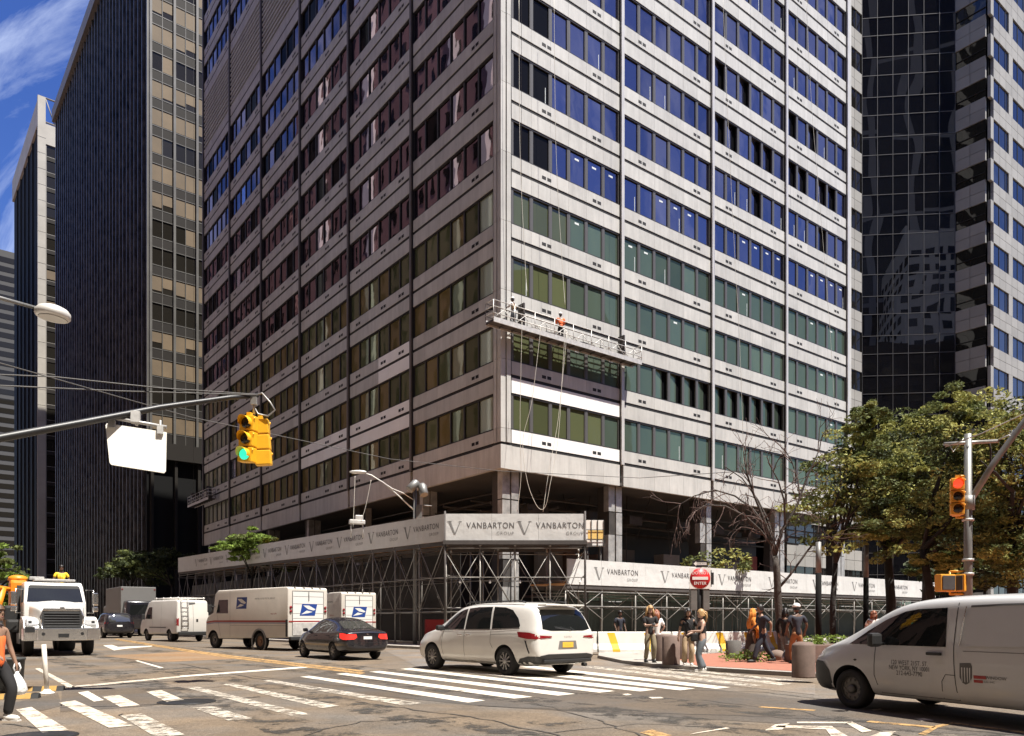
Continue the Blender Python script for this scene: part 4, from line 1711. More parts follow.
tree('leafy plaza tree filling the right edge of the picture above the silver van', 1010, 640, Yt, 4.0, .2, (.1, 0), 2, 2.0,
     [(rel(1010, 440, Yt, 1010, Yt), (1.1, 1.2, .9)), (rel(1022, 480, Yt, 1010, Yt), (1.4, 1.4, 1.2)), (rel(1000, 510, Yt, 1010, Yt), (1.2, 1.3, 1.0)),
      (rel(1020, 540, Yt, 1010, Yt), (1.4, 1.4, 1.0)), (rel(995, 560, Yt, 1010, Yt), (1.0, 1.2, .7)), (rel(1040, 430, Yt, 1010, Yt), (1.2, 1.2, 1.0))], 24, LV, .08, 135)
# slender tree between
Yt = 40
tree('slimmer leafy tree further back behind the plaza trees', 925, 640, Yt, 4.5, .15, (0, 0), 2, 2.4,
     [(rel(955, 480, Yt, 925, Yt), (2.2, 1.6, 1.5)), (rel(900, 520, Yt, 925, Yt), (1.8, 1.6, 1.0)), (rel(990, 520, Yt, 925, Yt), (2.2, 1.6, 1.4)), (rel(1015, 560, Yt, 925, Yt), (2.0, 1.6, .9))], 25, ['leaf_green', 'leaf_dark', 'leaf_dark'], .2, 60)

Yt = 46  # added dark crown fills the gloom under the plaza trees
tree('dark background tree added low behind the right hand signal pole', 985, 640, Yt, 4.0, .15, (0, 0), 2, 2.2,
     [(rel(960, 560, Yt, 985, Yt), (2.2, 1.6, 1.5)), (rel(1000, 565, Yt, 985, Yt), (2.4, 1.6, 1.6)), (rel(930, 575, Yt, 985, Yt), (1.6, 1.4, .9)), (rel(1030, 540, Yt, 985, Yt), (2.2, 1.6, 2.0)), (rel(1000, 500, Yt, 985, Yt), (2.4, 1.6, 1.6))], 26, ['leaf_dark', 'leaf_green', 'leaf_dark'], .18, 90)
# leafless tree
Yt = 30
bt_ = thing('bare_tree', 'leafless reddish tree with drooping twigs in front of the open building base', 'tree', (wp(782, 640, Yt).x, Yt, .1))
rgen = random.Random(31)
q = MB()
tips = []
B0 = Vector((0, 0, 0))


def rb_(px, py, dy=0):
    a = wp(px, py, Yt + dy)
    return Vector((a.x - bt_.location.x, dy, a.z - .1))


q.path([(0, 0, -.1), (0, 0, .2), rb_(778, 600), rb_(777, 575), rb_(775, 556)], .17, 10, 0, .12)
main = [([rb_(775, 556), rb_(770, 535), rb_(762, 515), rb_(752, 490), rb_(746, 470), rb_(748, 452)], .08),
        ([rb_(775, 556), rb_(782, 530), rb_(796, 508), rb_(806, 480), rb_(814, 462), rb_(820, 448)], .075),
        ([rb_(777, 590), rb_(790, 575), rb_(808, 550), rb_(826, 530), rb_(838, 520)], .06),
        ([rb_(772, 545), rb_(760, 530, -.5), rb_(745, 516, -1), rb_(725, 506, -1), rb_(706, 505, -1.2), rb_(690, 515, -1.3)], .05),
        ([rb_(765, 525), rb_(752, 508, .6), rb_(735, 496, 1), rb_(715, 490, 1.2), rb_(694, 496, 1.3), rb_(668, 512, 1.4)], .045),
        ([rb_(776, 550), rb_(768, 520, .6), rb_(758, 500, 1), rb_(742, 478, 1), rb_(724, 466, 1)], .045),
        ([rb_(785, 525), rb_(784, 500, -.6), rb_(778, 480, -.8), rb_(768, 462, -.8)], .045),
        ([rb_(800, 500), rb_(798, 480, .5), rb_(792, 462, .6), rb_(784, 448, .6)], .035)]
for pts, r in main:
    q.path(pts, r, 7, 0, .018)
    for i in range(1, len(pts)):
        for j in range(2):
            st = pts[i - 1].lerp(pts[i], rgen.random())
            d = ((pts[i] - pts[i - 1]).normalized() + Vector((rgen.gauss(0, .7), rgen.gauss(0, .7), rgen.gauss(-.1, .6)))).normalized()
            droop = -.9 if pts[-1].x < -1.5 else .05
            limb(q, st, d, rgen.uniform(.5, .95), .022, 2, rgen, tips, .55, droop if rgen.random() < .7 else .1, 5, 1, .007, (2, 3))
q.build('trunk', ['bark', 'twig_red'], bt_, fix=False)
# a few leaves that remain low on the right
q = MB()
for px, py in ((812, 505), (820, 520), (808, 540), (826, 550), (800, 520), (832, 535), (846, 548)):
    leaf_cluster(q, rb_(px, py), (.42, .42, .22), 34, .13, rgen, rgen.choice([0, 0, 1]))
q.build('crown', LV, bt_, fix=False)

# bush above the right hand canopy
q = MB()
for i in range(16):
    leaf_cluster(q, (rgen.uniform(-1.9, 2.2), rgen.uniform(-.5, .5), rgen.uniform(.1, .7) + (.6 if i < 5 else 0)), (.45, .4, .35), 50, .13, rgen, i % 2)
bu = thing('shrub', 'olive green shrub showing just over the low canopy beside the do not enter sign', 'shrub', (12.9, 47.9, 4.35))
q.build('foliage', LV, bu, fix=False)
q = MB()
for i in range(6):
    q.tube((i * .5 - 1.2, 0, -3.8), (i * .5 - 1.2 + .1, 0, .4), .03)
q.build('stems', 'bark', bu)

# trees up the avenue
Yt = 58
tree('sunlit bright green street tree in front of the shaded canopy up the avenue', 252, 640, Yt, 4.6, .12, (0, 0), 1, 1.6,
     [(rel(232, 547, Yt - 1, 252, Yt), (1.3, 1.2, .55)), (rel(250, 540, Yt - 1, 252, Yt), (1.3, 1.2, .7)), (rel(262, 550, Yt, 252, Yt), (1.0, 1.2, .7))], 41, ['leaf_bright', 'leaf_bright', 'leaf_green'], .2, 50, name='street_tree')
Yt = 60
tree('dark shaded street tree just right of the sunlit one by the canopy', 274, 640, Yt, 4.6, .12, (0, 0), 1, 1.6,
     [(rel(272, 552, Yt, 274, Yt), (1.3, 1.2, .9)), (rel(283, 560, Yt, 274, Yt), (.9, 1.0, .6))], 42, ['leaf_green', 'leaf_dark', 'leaf_dark'], .2, 45, name='street_tree')  # shade is put in by the darker leaf colours
Yt = 84
tree('dark street tree above the black car at the foot of the black tower', 130, 640, Yt, 4.6, .16, (0, 0), 1, 2.2,
     [(rel(120, 570, Yt, 130, Yt), (1.8, 1.6, 1.3)), (rel(135, 562, Yt, 130, Yt), (2, 1.6, 1.3)), (rel(150, 572, Yt, 130, Yt), (1.6, 1.6, 1.1))], 43, ['leaf_green', 'leaf_dark', 'leaf_dark'], .26, 50, name='street_tree')
tree('darkest street tree in the shade of the main building beyond the vans', 172, 640, 80, 4.8, .16, (0, 0), 1, 2.0,
     [(rel(165, 560, 80, 172, 80), (2.2, 1.6, 1.2)), (rel(182, 562, 80, 172, 80), (1.6, 1.6, 1.0))], 44, ['leaf_dark', 'leaf_dark', 'leaf_dark'], .26, 50, name='street_tree')  # all-dark leaf colours paint this tree's shade
tree('street tree cut by the left edge beyond the white truck', -2, 640, 56, 3.6, .14, (0, 0), 1, 1.4,
     [(rel(-2, 566, 56, -2, 56), (1.1, 1.2, .9)), (rel(-8, 556, 56, -2, 56), (1.2, 1.2, .9)), (rel(4, 600, 56, -2, 56), (.7, .8, .9))], 45, ['leaf_bright', 'leaf_green', 'leaf_green'], .2, 50, name='street_tree')
# ------------------------------------------------------------------ signals, signs, lamps
mat('signal_yellow', (0.80, 0.42, 0.02), 0.4, noise=(4, .1))
mat('signal_orange', (0.66, 0.30, 0.03), 0.45, noise=(4, .12))
mat('lens_dark', (0.01, 0.008, 0.008), 0.25)
mat('lens_green', (0.02, 0.5, 0.35), 0.3, emit=((0.04, 0.85, 0.55), 0.5))
mat('lens_red', (0.6, 0.02, 0.01), 0.3, emit=((1.0, 0.05, 0.02), .9))
mat('sign_back', (0.80, 0.775, 0.70), 0.5, 0.0, noise=(1.2, .08))  # near-white matt colour paints the sun glare on bare aluminium
mat('sign_red', (0.50, 0.016, 0.02), 0.45)
mat('sign_white', (0.74, 0.72, 0.68), 0.5)
mat('sign_black', (0.02, 0.02, 0.02), 0.5)
mat('pole_grey', (0.19, 0.188, 0.18), 0.5, 0.4, noise=(4, .2))
mat('pole_white', (0.62, 0.60, 0.56), 0.45, 0.2)
mat('lamp_glass', (0.5, 0.49, 0.45), 0.35)


def signal_head(root, c, rz, lit, yellow='signal_yellow', s=1.0, tilt=0.0):
    """three section head facing -y before turning by rz"""
    M = Matrix.Translation(c) @ Matrix.Rotation(rz, 4, 'Z') @ Matrix.Rotation(tilt, 4, 'Y') @ Matrix.Scale(s, 4)
    q = MB(lambda x, y, z: M @ Vector((x, y, z)))
    for k in range(3):
        z = .36 * (1 - k)
        q.bbox((0, 0, z), (.36, .22, .345), .025)
        for x in (-.185, .185):
            q.tube((x, -.09, z + .08), (x, -.09, z + .13), .02)
    q.box((-.05, -.05, .53), (.05, .05, .62))
    h = q.build('signal_housing', yellow, root)
    for k in range(3):
        z = .36 * (1 - k)
        q = MB(lambda x, y, z: M @ Vector((x, y, z)))
        n = 14
        v = []
        for j in range(n + 1):
            a = -.35 + (PI + .7) * j / n
            for yy, rr in ((-.11, .145), (-.34 + .10 * (1 - math.sin(max(0, min(PI, a)))), .14)):
                v.append((rr * math.cos(a), yy, z + rr * math.sin(a)))
        q.add(v, [(2 * j, 2 * j + 1, 2 * j + 3, 2 * j + 2) for j in range(n)], 0, True)
        vo = q.build('visor', yellow, h, fix=False)
        q = MB(lambda x, y, z: M @ Vector((x, y, z)))
        on = (lit == 'green' and k == 2) or (lit == 'red' and k == 0)
        q.lathe((0, -.112, z), [(.13, 0), (.12, -.02), (.08, -.04), (.01, -.05)], 18, 0, axis='Y')
        q.build('lens', ('lens_green' if lit == 'green' else 'lens_red') if on else 'lens_dark', h)
    return h


# mast arm coming in from the left with the hanging signal and the back of a sign
ma = thing('signal_mast', 'dark mast arm reaching in from the left carrying cable hangers', 'signal arm', (0, 0, 0))
pts = [wp(-330, 520, 10.5), wp(-200, 490, 11.2), wp(0, 438, 13), wp(80, 423, 14), wp(160, 407.5, 15.1), wp(230, 397.5, 16.1), wp(258, 395.5, 16.5)]
q = MB()
q.path(pts, .085, 10, 0, .045)
q.build('arm', 'black_metal', ma)
q = MB()
p = pts[0]
q.tube((p.x, p.y, 0), (p.x, p.y, p.z + .6), .13, .11, 12)
q.build('pole', 'black_metal', ma)
q = MB()
q.path([wp(254, 396, 16.4), wp(262, 393, 16.4), wp(270, 402, 16.4), wp(275, 410, 16.4), wp(268, 416, 16.4), wp(258, 414, 16.4), wp(253, 405, 16.4)], .018, 6)
q.tube(wp(254, 397, 16.4), wp(254, 414, 16.4), .03)
q.cbox(wp(254, 401, 16.4), (.12, .1, .16))
q.build('hanger', 'steel', ma)
ts = thing('traffic_signal', 'yellow hanging traffic signal showing green below the mast arm tip', 'traffic light', wp(254, 440, 16.4), 0)
signal_head(ts, (-.11, -.05, 0), -.22, 'green', s=.92, tilt=.07)
signal_head(ts, (.14, .12, -.03), 3.25, 'none', s=.92, tilt=.07)
sb = thing('road_sign', 'bright unpainted back of a road sign hanging under the mast arm', 'sign', wp(136, 447, 14.6), .30)
sb.rotation_euler = (-.16, 0, .30)
q = MB()
w_, h_ = .53, .43
pl_ = [(-w_, h_ - .04), (-w_ + .02, h_), (w_, h_ - .1), (w_ + .0, -h_ - .02), (w_ - .03, -h_ - .06), (-w_ + .12, -h_ + .05), (-w_ + .09, -h_ + .09)]
v = [(x, -.012, z) for x, z in pl_] + [(x, .012, z) for x, z in pl_]
n = len(pl_)
q.add(v, [list(range(n)), list(range(n, 2 * n))[::-1]] + [(i, (i + 1) % n, n + (i + 1) % n, n + i) for i in range(n)])
q.build('plate', 'sign_back', sb)
q = MB()
q.tube((-.56, -.02, h_ + .13), (.53, -.02, h_ + .0), .035, n=8)
for x in (-.42, .42):
    q.cbox((x, -.03, h_ - .01 - .12 * (x + .5) * .6), (.11, .08, .16))
    q.tube((x, -.04, h_ - .1), (x, -.04, h_ + .12), .02)
q.cbox((-.02, 0, h_ + .16), (.16, .12, .22))
q.tube((0, 0, h_), (0, 0, h_ + .28), .03)
q.build('bracket', 'galvanised', sb)

# overhead cables
for i, (P, r, lab) in enumerate([
    ([wp(-60, 350, 15), wp(0, 363, 16), wp(190, 417, 24), wp(390, 459, 31), wp(500, 471, 36), wp(640, 478, 37), wp(760, 470, 31)], .014, 'long thin overhead cable sagging across the avenue to the bare tree'),
    ([wp(-60, 372, 13), wp(56, 377, 14), wp(160, 388, 15.4), wp(258, 394.5, 16.4)], .012, 'upper guy wire running to the mast arm tip'),
    ([wp(-60, 381, 13), wp(0, 385.5, 13.2), wp(120, 391, 15), wp(258, 395, 16.4)], .012, 'lower guy wire running to the mast arm tip')]):
    q = MB()
    Q = []
    for a, b in zip(P[:-1], P[1:]):
        for k in range(6):
            Q.append(a.lerp(b, k / 6))
    Q.append(P[-1])
    q.path(Q, r, 5)
    tag(q.build('overhead_cable', 'cable'), lab, 'cable')

# street lamp at the top left
sl = thing('street_lamp', 'round white street lamp head on a thin arm at the upper left', 'street lamp', (0, 0, 0))
q = MB()
P = [wp(-190, 250, 13.2), wp(-60, 281, 14.5), wp(0, 298, 15.3), wp(38, 308.5, 15.9)]
q.path(P, .05, 8, 0, .035)
q.tube((P[0].x, P[0].y, 0), P[0], .11, .07, 10)
q.build('arm', 'pole_grey', sl)
q = MB()
c = wp(53, 312, 16)
q.lathe(c, [(.10, -.10), (.30, -.13), (.335, -.09), (.33, .0), (.27, .07), (.15, .12), (.02, .13)], 20, M=Matrix.Rotation(.08, 3, 'Y'))
q.build('lamp_head', 'pole_white', sl)
q = MB()
q.lathe(c + Vector((0, 0, -.135)), [(.27, 0), (.25, -.012)], 20, M=Matrix.Rotation(.08, 3, 'Y'))
q.build('lens', 'lamp_glass', sl)

# street lamp and floodlights behind the corner banner
s3 = thing('street_lamp', 'white cobra head street lamp with two grey floodlights behind the corner banners', 'street lamp', (0, 0, 0))
Yl = 40.9
b = wp(415, 620, Yl)
q = MB()
q.tube((b.x, Yl, .1), wp(415, 486, Yl), .12, .09, 10)
q.build('pole', 'pole_grey', s3)
q = MB()
q.path([wp(415, 511, Yl), wp(400, 497, Yl - .3), wp(384, 483, Yl - .6), wp(371, 475, Yl - .9), wp(362, 472.5, Yl - 1)], .035, 7, 0, .03)
q.path([wp(414, 500, Yl), wp(403, 493, Yl - .2), wp(392, 488.5, Yl - .5), wp(384, 483, Yl - .6)], .025, 6)
q.build('arm', 'pole_white', s3)
q = MB()
c = wp(358, 472, Yl - 1)
q.ball(c, (.46, .17, .10), 0, 14, 8)
q.build('lamp_head', 'pole_white', s3)
for px, py, tl in ((413, 486, .7), (423, 490, -.25)):
    q = MB()
    M = Matrix.Rotation(tl, 3, 'Y') @ Matrix.Rotation(-.4, 3, 'X')
    q.lathe(wp(px, py, Yl - .25), [(.2, -.32), (.23, -.3), (.23, .25), (.16, .36), (.05, .4)], 14, M=M)
    q.build('floodlight', 'pole_grey', s3)
q = MB()
q.tube(wp(417, 505, Yl), wp(432, 506, Yl - .1), .03)
q.cbox(wp(419, 512, Yl - .1), (.3, .25, .7))
q.build('bracket', 'pole_grey', s3)

# do not enter sign, one way sign and cabinets on their post
Yd = 28.6
b = wp(699, 620, Yd)
de = thing('sign_post', 'red DO NOT ENTER sign under a small black ONE WAY arrow on a dark post', 'road sign', (b.x, Yd, .11))
z0 = lambda py: wp(699, py, Yd).z - .11
q = MB()
q.tube((0, 0, 0), (0, 0, z0(562)), .11, n=10)
q.build('post', 'black_metal', de)
R_ = .39
zc = z0(578.5)
q = MB()
q.bbox((0, -.16, zc), (R_ * 2.02, .012, R_ * 2.02), .005, 0)
q.build('backing', 'sign_white', de)
q = MB()
q.lathe((0, -.168, zc), [(R_ * .96, 0), (R_ * .96, -.006), (.01, -.0065)], 32, axis='Y')
do = q.build('red_disc', 'sign_red', de)
q = MB()
q.box((-.29, -.184, zc - .055), (.29, -.177, zc + .055))
MT = lambda x, z: Matrix(((1, 0, 0, x), (0, 0, -1, -.178), (0, 1, 0, z), (0, 0, 0, 1)))
sub(q, text_mesh('DO NOT', .155), MT(0, zc + .19))
sub(q, text_mesh('ENTER', .155), MT(0, zc - .19))
q.build('lettering', 'sign_white', do, fix=False)
q = MB()
q.bbox((.17, .02, zc - .0), (.6, .02, .62), .004)
q.cbox((.42, .05, zc), (.28, .03, .45))
q.build('second_sign_back', 'sign_black', de)
zo = z0(564)
q = MB()
q.bbox((-.0, -.15, zo), (.58, .012, .22), .004)
ow = q.build('one_way_plate', 'sign_black', de)
q = MB()
q.add([(-.24, -.159, zo), (-.14, -.159, zo + .085), (-.14, -.159, zo + .045), (.24, -.159, zo + .045), (.24, -.159, zo - .045), (-.14, -.159, zo - .045), (-.14, -.159, zo - .085)], [(0, 1, 2, 3, 4, 5, 6)])
aw = q.build('arrow', 'sign_white', ow, fix=False)
q = MB()
sub(q, text_mesh('ONE WAY', .075), Matrix(((1, 0, 0, .06), (0, 0, -1, -.162), (0, 1, 0, zo), (0, 0, 0, 1))))
q.build('lettering', 'sign_black', aw, fix=False)
mat('cabinet_grey', (0.13, 0.125, 0.115), 0.6, noise=(3, .25))
for x in (-.22, .24):
    q = MB()
    q.bbox((x, .0, z0(599)), (.24, .3, .85), .02)
    q.build('signal_cabinet', 'cabinet_grey', de)

# right-hand signal pole
Ys = 19.5
b = wp(968, 620, Ys)
sp = thing('signal_pole', 'grey steel signal pole with a diagonal arm rising out of the picture on the right', 'pole', (b.x, Ys, .11))
zz = lambda py: wp(968, py, Ys).z - .11
xx = lambda px: wp(px, 600, Ys).x - b.x
q = MB()
q.tube((0, 0, 0), (0, 0, zz(434)), .108, .085, 14)
q.lathe((0, 0, 0), [(.2, 0), (.2, .1), (.15, .3)], 14)
q.build('pole', 'pole_grey', sp)
q = MB()
q.path([(.02, 0, zz(503)), (xx(990), -.2, zz(463)), (xx(1016), -.5, zz(420)), (xx(1060), -1.2, zz(360))], .08, 10, 0, .065)
q.tube((0, 0, zz(510)), (0, 0, zz(496)), .16)
q.build('diagonal_arm', 'pole_grey', sp)
q = MB()
q.tube((xx(944), 0, zz(444)), (xx(998), 0, zz(441)), .045)
q.path([(xx(945), 0, zz(447)), (xx(975), -.3, zz(436)), (xx(1008), -.8, zz(420)), (xx(1030), -1, zz(405))], .014, 5)
q.path([(xx(996), 0, zz(441)), (xx(1004), -.2, zz(437)), (xx(1008), -.3, zz(441)), (xx(1000), -.2, zz(445))], .02, 5)
q.path([(xx(950), 0, zz(445)), (xx(953), 0, zz(452)), (xx(958), 0, zz(446)), (xx(964), 0, zz(438))], .012, 5)
q.build('crossbar', 'steel', sp)
for py in (574, 560, 520):
    q = MB()
    q.tube((0, 0, zz(py) - .03), (0, 0, zz(py) + .03), .14, n=12)
    q.build('clamp', 'galvanised', sp)
rs = thing('traffic_signal', 'yellow traffic signal showing red beside the right hand pole', 'traffic light', wp(956, 497, Ys), 0)
signal_head(rs, (0, -.05, 0), -.35, 'red', 'signal_orange', s=.87)
signal_head(rs, (.12, .16, 0), 1.25, 'none', 'signal_orange', s=.86)
q = MB()
for z in (.53, -.52):
    q.tube((0, 0, z), (.3, 0, z), .03)
q.build('bracket', 'signal_orange', rs)
pd = thing('pedestrian_signal', 'orange pedestrian signal box seen from behind low on the right hand pole', 'pedestrian signal', wp(953, 583, Ys), 0)
for x, y, rz in ((-.2, 0, .25), (.16, .12, -.9)):
    q = MB()
    q.bbox((x, y, 0), (.46, .22, .44), .03, 0, rz)
    h_ = q.build('housing', 'signal_orange', pd)
    q = MB()
    q.bbox((x + .125 * math.sin(rz), y - .125 * math.cos(rz), 0), (.38, .02, .36), .01, 0, rz)
    q.build('screen', 'dark_grey', h_)
q = MB()
q.tube((-.05, .05, .30), (.42, .05, .30), .03)
q.tube((-.05, .05, -.28), (.42, .05, -.28), .03)
q.tube((-.05, .05, -.3), (-.05, .05, .3), .025)
q.build('bracket', 'signal_orange', pd)

# two straight lamp posts among the trees
mat('post_black', (0.010, 0.010, 0.010), 0.85, spec=.1)
for px, Y, py, lab in ((818.5, 28.5, 545, 'plain black and grey lamp post left of the slender plaza tree'), (866, 32, 548, 'second plain black and grey lamp post between the plaza tree trunks')):
    b = wp(px, 620, Y)
    t = thing('lamp_post', lab, 'post', (b.x, Y, .11))
    zt = wp(px, py, Y).z
    zm = wp(px, 576 if px < 840 else 580, Y).z
    q = MB()
    q.tube((0, 0, 0), (0, 0, zm), .115, .105, 12)
    q.lathe((0, 0, 0), [(.2, 0), (.19, .1), (.13, .25)], 12)
    q.build('shaft', 'post_black', t)
    q = MB()
    q.tube((0, 0, zm), (0, 0, zt), .105, .10, 12)
    q.build('upper_shaft', 'pole_grey', t)

mat('kerb_yellow', (.34, .20, .05), .8, noise=(3, .3))
# flexible lane post, rubber kerbs and litter bin on the left
mat('post_white', (0.60, 0.55, 0.48), 0.6, noise=(3, .25))
dp = thing('lane_post', 'leaning dirty white flexible lane post in front of the white truck', 'delineator', gp(47, 694), 0)
q = MB()
q.lathe((0, 0, 0), [(.13, 0), (.13, .03), (.06, .07), (.05, .09)], 14)
q.build('base', 'white_paint', dp)
q = MB()
q.path([(0, 0, .05), (-.03, 0, .5), (-.075, .02, .95)], .043, 10, 0, .043)
q.build('tube', 'post_white', dp)
for i, (px, py, lab) in enumerate(((36, 691, 'yellow and black rubber kerb block beside the leaning lane post'), (8, 699, 'rubber kerb block at the left edge by the pedestrian'))):
    p = gp(px, py)
    t = thing('rubber_kerb', lab, 'rubber kerb', p, .30)
    q = MB()
    q.add([(-.5, -.11, 0), (.5, -.11, 0), (.5, -.05, .09), (-.5, -.05, .09), (.5, .11, 0), (-.5, .11, 0), (.5, .05, .09), (-.5, .05, .09)], [(0, 1, 2, 3), (3, 2, 6, 7), (7, 6, 4, 5), (0, 3, 7, 5), (1, 4, 6, 2)])
    q.build('block', 'rubber', t)
    for x in (-.3, .12):
        q = MB()
        q.add([(x, -.113, .005), (x + .26, -.113, .005), (x + .26, -.052, .094), (x, -.052, .094), (x + .26, .05, .094), (x, .05, .094)], [(0, 1, 2, 3), (3, 2, 4, 5)])
        q.build('yellow_band', 'kerb_yellow', t, fix=False)
mat('bin_grey', (0.05, 0.052, 0.05), 0.6, noise=(3, .2))
p = gp(9, 692)
lb = thing('litter_bin', 'dark grey litter bin behind the pedestrian at the left edge', 'bin', p, .1)
q = MB()
q.lathe((0, 0, 0), [(.22, 0), (.23, .04), (.27, .62), (.285, .64), (.285, .68), (.25, .68), (.24, .60), (.03, .58)], 16)
q.build('bin_body', 'bin_grey', lb)

# ------------------------------------------------------------------ suspended work platforms
mat('stage_grey', (0.58, 0.56, 0.53), 0.5, 0.4, noise=(4, .25))
mat('stage_dark', (0.07, 0.06, 0.055), 0.6)
mat('motor', (0.06, 0.05, 0.045), 0.5, noise=(5, .4))
bodyM = Matrix.Translation((CX, CY, 0)) @ Matrix.Rotation(ROT, 4, 'Z')


def platform(lab, face, s0, s1, zf, off, w, ropes, zrope0):
    if face == 'R':
        org = bodyM @ Vector((s0, -off - w, zf))
        rz = ROT
    else:
        org = bodyM @ Vector((-off - w, s1, zf))
        rz = ROT - PI / 2
    t = thing('work_platform', lab, 'suspended platform', org, rz)
    ln = s1 - s0
    q = MB()
    q.box((0, 0, -.06), (ln, w, 0), 0)
    q.box((0, -.03, -.16), (ln, .03, .12), 1)
    q.box((0, w - .03, -.16), (ln, w + .03, .12), 1)
    for i in range(int(ln / .9) + 1):
        q.box((i * .9, 0, -.14), (min(i * .9 + .06, ln), w, -.06), 0)
    q.build('deck', ['stage_dark', 'stage_grey'], t)
    for y in (0, w):
        q = MB()
        for z in (.35, .72, 1.08):
            q.tube((0, y, z), (ln, y, z), .025, n=6)
        n = int(ln / 1.4)
        for i in range(n + 1):
            x = ln * i / n
            q.tube((x, y, 0), (x, y, 1.08), .025, n=6)
            if i < n:
                x2 = ln * (i + 1) / n
                q.tube((x, y, .05), ((x + x2) / 2, y, .68), .018, n=5)
                q.tube(((x + x2) / 2, y, .68), (x2, y, .05), .018, n=5)
        q.build('railing', 'stage_grey' if y == 0 else 'stage_dark', t)
    for x in (0, ln):
        q = MB()
        for z in (.35, .72, 1.08):
            q.tube((x, 0, z), (x, w, z), .025, n=6)
        q.build('end_rail', 'stage_grey', t)
    for x in (ropes[0], ropes[1]):
        q = MB()
        q.bbox((x, w * .5, .55), (.34, .34, .55), .05)
        q.box((x - .05, .1, 0), (x + .05, w - .1, 1.5))
        q.bbox((x, w * .5, 1.25), (.22, .26, .3), .04)
        q.build('hoist', 'motor', t)
        q = MB()
        q.tube((x, w * .5, 1.3), (x, w * .5, zrope0 - zf), .012, n=5)
        q.build('hoist_cable', 'cable', t)
    # tools, buckets and rolled sheet along the deck
    q = MB()
    rr = random.Random(int(s1 * 10))
    for i in range(int(ln * 1.6)):
        x = rr.uniform(.5, ln - .5)
        q.bbox((x, rr.uniform(.2, w - .2), .13 + rr.random() * .08), (rr.uniform(.15, .7), rr.uniform(.15, .3), rr.uniform(.16, .36)), .02)
    q.build('stored_tools', 'stage_dark', t)
    return t


st1 = platform('grey suspended work platform carrying two workers at the building corner', 'R', -1.35, 10.75, 18.40, .35, .75, (2.3, 10.6), 78)
st2 = platform('smaller shaded suspended platform low on the far end of the left facade', 'L', 53.5, 61.8, 15.2, .4, .8, (1.0, 7.2), 78)
# fall lines hanging in front of the facade
ropes = [
    ([wp(519, 0, 44.3), wp(520, 150, 44.3), wp(525, 260, 44.3), wp(527, 292, 43.9)], 'thin safety rope above the left worker'),
    ([wp(554, 0, 46), wp(556, 150, 46), wp(562, 260, 46), wp(565, 305, 45.6)], 'thin safety rope above the worker in orange'),
    ([wp(522, 322, 43.4), wp(520, 420, 43.6), wp(521, 475, 43.8), wp(517, 512, 43.8)], 'slack rope hanging left of three below the platform'),
    ([wp(541, 326, 43.9), wp(532, 400, 43.8), wp(523, 440, 43.8), wp(527, 480, 43.8), wp(537, 506, 43.8), wp(545, 507, 43.8), wp(550, 485, 43.8), wp(558, 440, 44.2), wp(562, 380, 44.6), wp(565, 330, 44.8)], 'slack pale rope looping down in a curve below the platform'),
    ([wp(567, 332, 45.0), wp(558, 420, 44.8), wp(549, 470, 44.4), wp(543, 512, 44.0)], 'straight pale rope hanging right below the platform'),
    ([wp(723, 0, 56), wp(727, 100, 56), wp(735, 260, 56), wp(740, 350, 56), wp(744, 470, 56)], 'long white rope down the third window bay of the sunlit facade'),
    ([wp(806, 0, 62), wp(812, 110, 62), wp(822, 230, 62), wp(830, 330, 62), wp(834, 400, 62)], 'long white rope down the last window bay of the sunlit facade'),
    ([wp(355, 476, 38.5), wp(354, 505, 38.5), wp(353, 527, 38.5)], 'left short rope up from the winch on the shaded canopy'),
    ([wp(371, 480, 38.5), wp(366, 505, 38.5), wp(361, 522, 38.5)], 'right short rope up from the winch on the shaded canopy')]
for P, lab in ropes:
    q = MB()
    Q = []
    m = len(P)
    for i in range(m - 1):
        p0, p1, p2, p3 = P[max(i - 1, 0)], P[i], P[i + 1], P[min(i + 2, m - 1)]
        for k in range(8):
            u = k / 8
            Q.append(.5 * ((2 * p1) + (p2 - p0) * u + (2 * p0 - 5 * p1 + 4 * p2 - p3) * u * u + (3 * p1 - p0 - 3 * p2 + p3) * u ** 3))
    Q.append(P[-1])
    q.path(Q, .013, 5)
    tag(q.build('rope', 'rope'), lab, 'rope', 'ropes on the building')
wi = thing('winch', 'small pale winch clamped on top of the shaded canopy', 'winch', wp(357, 524, 39.2), .4)
q = MB()
q.bbox((0, 0, .1), (.8, .3, .22), .04)
q.bbox((.1, 0, .32), (.4, .26, .26), .04)
q.tube((-.3, 0, -.7), (-.3, 0, .1), .04)
q.tube((.3, 0, -.7), (.3, 0, .1), .04)
q.build('winch_body', 'stage_grey', wi)
# ------------------------------------------------------------------ vehicles
def paint(name, col, rough=.28, coat=.6, flake=.04):
    return mat(name, col, rough, 0.0, 0.5, noise=(2, flake), coat=coat)


